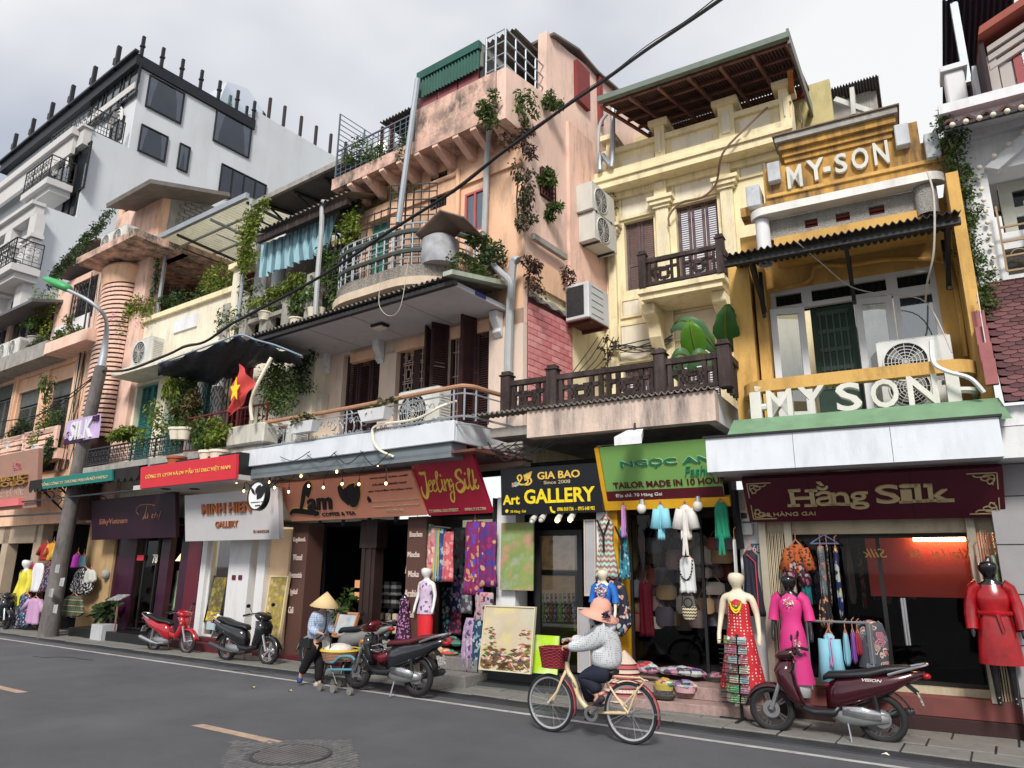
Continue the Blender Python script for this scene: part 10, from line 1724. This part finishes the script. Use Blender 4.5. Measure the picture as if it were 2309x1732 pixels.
for s,kn,an in((-1,(180,1290),(130,1390)),(1,(270,1310),(258,1455))):skin('trouser_leg',[(hip,.14),(KP(232,1190,s*.08),.12),(KP(*kn,s*.08),.085),(KP(*an,s*.08),.07)],[(0,1),(1,2),(2,3)],t,BT,2)
for s,a,b,mt in((-1,(115,1410),(122,1465),M('blue_shoe',(.02,.06,.2),.6)),(1,(262,1462),(232,1482),M('pale_sandal',(.5,.42,.4),.7))):skin('shoe',[(KP(*a,s*.08),.05),(KP(*b,s*.08),.045)],[(0,1)],t,mt,2)
m=MB();hx=KP(312,862);m.la([(.005,.17),(.11,.07),(.24,-.055)],28);m.xf(Matrix.Translation(hx)@Matrix.Rotation(.12,4,'Y'));m.Bd('conical_hat',M('palm_hat',(.62,.46,.24),.75,var=.12,bump=.1,bs=70),t,smooth='all',solid=.006);m=MB();m.sF(hd+Vector((.045,-.02,-.035)),.062,10,8,(.75,.85,.8));m.Bd('face_mask',M('mask_white',(.66,.66,.66),.8,bump=0),t,smooth='all');m=MB();m.sF(hd+Vector((-.02,0,.01)),.092,10,8,(.85,.8,1));m.Bd('hair',M('black_hair',(0,0,0)),t,smooth='all')
for s in(-1,1):m=MB();m.sF(hd+Vector((.078,s*.03-.01,.02)),.01,6,5);m.Bd('eye',SBK,t)
m=MB();m.tu(sP([tuple(v)for v in(KP(318,930,-.1),KP(320,990,-.17),KP(300,1080,-.18),KP(245,1130,-.17))],4),.014,5);m.box(KP(190,1150).x,KP(268,1150).x,YW-.2,YW-.13,KP(200,1185).z,KP(200,1120).z);m.Bd('shoulder_bag',M('black_bag_cloth',(.012,.012,.014),.7),t);m=MB();m.tu([KP(300,900,-.09),KP(320,915,-.05)],.01,5);m.Bd('chin_strap',M('violet_strap',(.12,.03,.2),.7),t)
t=T('stroller_cart','old baby stroller frame with pale blue bars used as a vending cart','cart',WO,(KP(420,1500).x,YW,0));BLU=M('pale_blue_bar',(.10,.28,.36),.5,var=.2);m=MB()
for s in(-.2,.2):m.tu([KP(305,1100,s),KP(360,1110,s),KP(330,1290,s),KP(275,1480,s)],.012,6);m.tu([KP(350,1330,s),KP(395,1470,s)],.012,6);m.tu([KP(500,1330,s),KP(505,1480,s)],.012,6);m.tu([KP(360,1400,s),KP(500,1400,s)],.01,6);m.tu([KP(430,1400,s),KP(470,1290,s)],.01,6)
m.tu([KP(305,1100,-.2),KP(305,1100,.2)],.014,6);m.Bd('frame',BP2,t);m=MB()
for s in(-.22,.22):m.tu(sP([tuple(v)for v in(KP(315,1300,s),KP(370,1305,s),KP(420,1265,s),KP(500,1262,s),KP(530,1290,s))],3),.02,7);m.tu([KP(330,1360,s),KP(510,1360,s)],.016,6)
m.tu([KP(520,1280,-.22),KP(520,1280,.22)],.018,6);m.Bd('blue_bar',BLU,t,smooth=True)
for x,y in((272,1488),(370,1503),(418,1490),(495,1500)):
 for s in(-.22,.22)if x!=418 else(.2,):c=KP(x,1500,s);m=MB();m.la([(0,-.02),(.055,-.02),(.055,.02),(0,.02)],14,(c.x,c.y,.056),1);m.Bd('wheel',M('worn_wheel',(.16,.15,.14),.7,var=.3),t,smooth=True)
c=KP(422,1250);tb=T('vendor_basket','round bamboo basket with white cloth riding on the stroller cart','basket',WO,(c.x,YW,KP(420,1285).z));z0,z1=KP(420,1285).z,KP(420,1215).z;R_=(KP(520,1220).x-KP(322,1220).x)/2;m=MB();m.la([(0,z0),(R_*.82,z0),(R_,z1)],24,(c.x,YW,0));[m.tu([(c.x+R_*(.84+.16*j/6)*cos(q),YW+R_*(.84+.16*j/6)*sin(q),z0+(z1-z0)*j/6)for q in[i*pi/14 for i in range(29)]],.008,4,False)for j in range(7)];m.Bd('basket',M('bamboo_brown',(.30,.16,.10),.7,var=.2),tb);m=MB();m.la([(R_,-.01),(R_+.02,.0),(R_+.0,.03),(R_-.03,.02)],24,(c.x,YW,z1));m.Bd('rim',M('rim_yellow',(.55,.38,.05),.6),tb);m=MB();m.sF((c.x-.04,YW,z1+.0),R_*.78,14,8,(1,1,.45));m.Bd('white_cloth',M('bundle_cloth',(.66,.60,.56),.85,bump=.3,bs=12),tb,smooth='all')
r=random.Random(77)
for i in range(9):x0=1180+110*i;cA('street_wire',ORD[i]+' of the slack black wires from the left strung above the gallery and silk signs',[pe(CL,'U',x0,40+r.uniform(-60,60),-.75),pe(CL,'U',x0+300,180+r.uniform(-40,120),-.8),pe(CL,'U',x0+700,20+r.uniform(-60,90),-.85)],.009,WIRE,CL,group='slack wires above the gallery',n=4,sm=4)
# ---------------------------------------------------------------- street lamp and overhead cables
g0=gnd('Q',505,268,.03);YL=g0.y;LP=lambda k,x,y,d=0:Vector(pe(WO,k,x,y,YL+d));t=T('street_lamp','leaning concrete lamp post with a green lamp head on a curved arm','street lamp',WO,(g0.x,YL,0));b=LP('Q',505,268);b.z=0;m=MB();c=LP('I',450,960);d=LP('E',790,1060);m.tu([b,c,LP('I',610,130),d],[.24,.195,.175,.155],14);m.Bd('concrete_post',M('lamp_concrete',(.17,.155,.15),.9,var=.3,scale=2,dirt=1,dirtcol=(.035,.03,.03),bump=.2,dz=.3),t,smooth=True)
m=MB();m.tu(sP([tuple(v)for v in(d,LP('E',820,880),LP('E',830,720,-.2),LP('E',790,630,-.5),LP('E',680,540,-.8),LP('E',530,465,-1.1))],5),[.12-.07*min(1,i/10)for i in range(26)],10);m.Bd('curved_arm',GALV,t,smooth=True);m=MB();a,b2=LP('E',535,455,-1.1),LP('E',350,370,-1.4);v=b2-a;u=v.normalized();w_=Vector((0,1,.0));n_=u.cross(w_)
m.loft([[a+v*f+w_*(W3*cos(q))+n_*(H3*sin(q))for q in[i*pi/8 for i in range(16)]]for f,W3,H3 in((-.02,.06,.06),(.05,.14,.11),(.4,.2,.13),(.8,.17,.09),(1,.05,.03))]);m.Bd('lamp_head',M('lamp_green',(.06,.36,.12),.4,var=.1),t,smooth='all');m=MB();m.loft([[a+v*f+w_*(W3*cos(q))+n_*(H3*sin(q))-Vector((0,0,.07))for q in[i*pi/8 for i in range(16)]]for f,W3,H3 in((.3,.02,.02),(.4,.15,.07),(.75,.14,.06),(.92,.03,.03))]);m.Bd('lens',M('lamp_lens',(.35,.36,.36),.2),t,smooth='all')
ms=MB();
for i,(x,y)in enumerate(((445,1000),(480,1100),(400,1180),(430,1300))):c=LP('I',x,y,-.2);ms.add([(c.x-.12,c.y-.05,c.z-.1),(c.x+.1,c.y-.05,c.z-.12),(c.x+.12,c.y-.05,c.z+.1),(c.x-.1,c.y-.05,c.z+.08)],[(0,1,2,3)])
ms.Bd('torn_posters',M('torn_paper',(.42,.42,.42),.9,var=.3,dirt=1,dirtcol=(.1,.1,.1),dscale=5),t,kind='stuff')
OH=[('C',1900,-250,4.2),('C',1540,0,4.9),('C',1160,255,5.8),('C',850,480,6.6),('C',540,690,7.2),('C',280,880,7.6),('C',0,1085,8.0),('B',1600,1350,8.3),('F',1110,0,8.5),('F',560,360,8.7),('F',0,660,8.8),('E',1800,730,8.9),('E',1600,865,8.9),('E',1440,905,9.0),('E',1300,970,9.0),('E',1000,1085,9.1),('E',800,1095,YL)]
P_=[tuple(pe(WO,k,x,y,Y))for k,x,y,Y in OH];m=MB();PP=sP(P_,5);m.tu(PP,[.015+.016*min(1,i/40)for i in range(len(PP))],8);m.tu([(a,b,c+.035+.01*sin(i*.8))for i,(a,b,c)in enumerate(PP)],.005,4);solo('overhead_cable',m,WIRE,'thick black overhead cable with a thin companion crossing the whole street','cable',WO,P_[-1],smooth=True)
for i,(y2,lb)in enumerate(((1240,'thin cable from the lamp post down to the tan cafe sign'),(1560,'second thin cable from the lamp post to the far left house'))):cA('cable',lb,[tuple(LP('E',790,1090)),tuple(LP('E',400,1400 if i else 1380,.1)),tuple(LP('E',-60,1640 if not i else 1500,.1))],.016,WIRE)
for i in range(4):cA('fascia_wire',ORD[i]+' slack wire from the left looping below the white canopy fascia',[pe(OR,'J',770+200*i,100-15*i,-1.4),pe(OR,'J',870+200*i,130+12*i,-1.42),pe(OR,'J',990+200*i,60,-1.4)],.008,WIRE,OR,group='slack wires on the white fascia',n=4,sm=4)
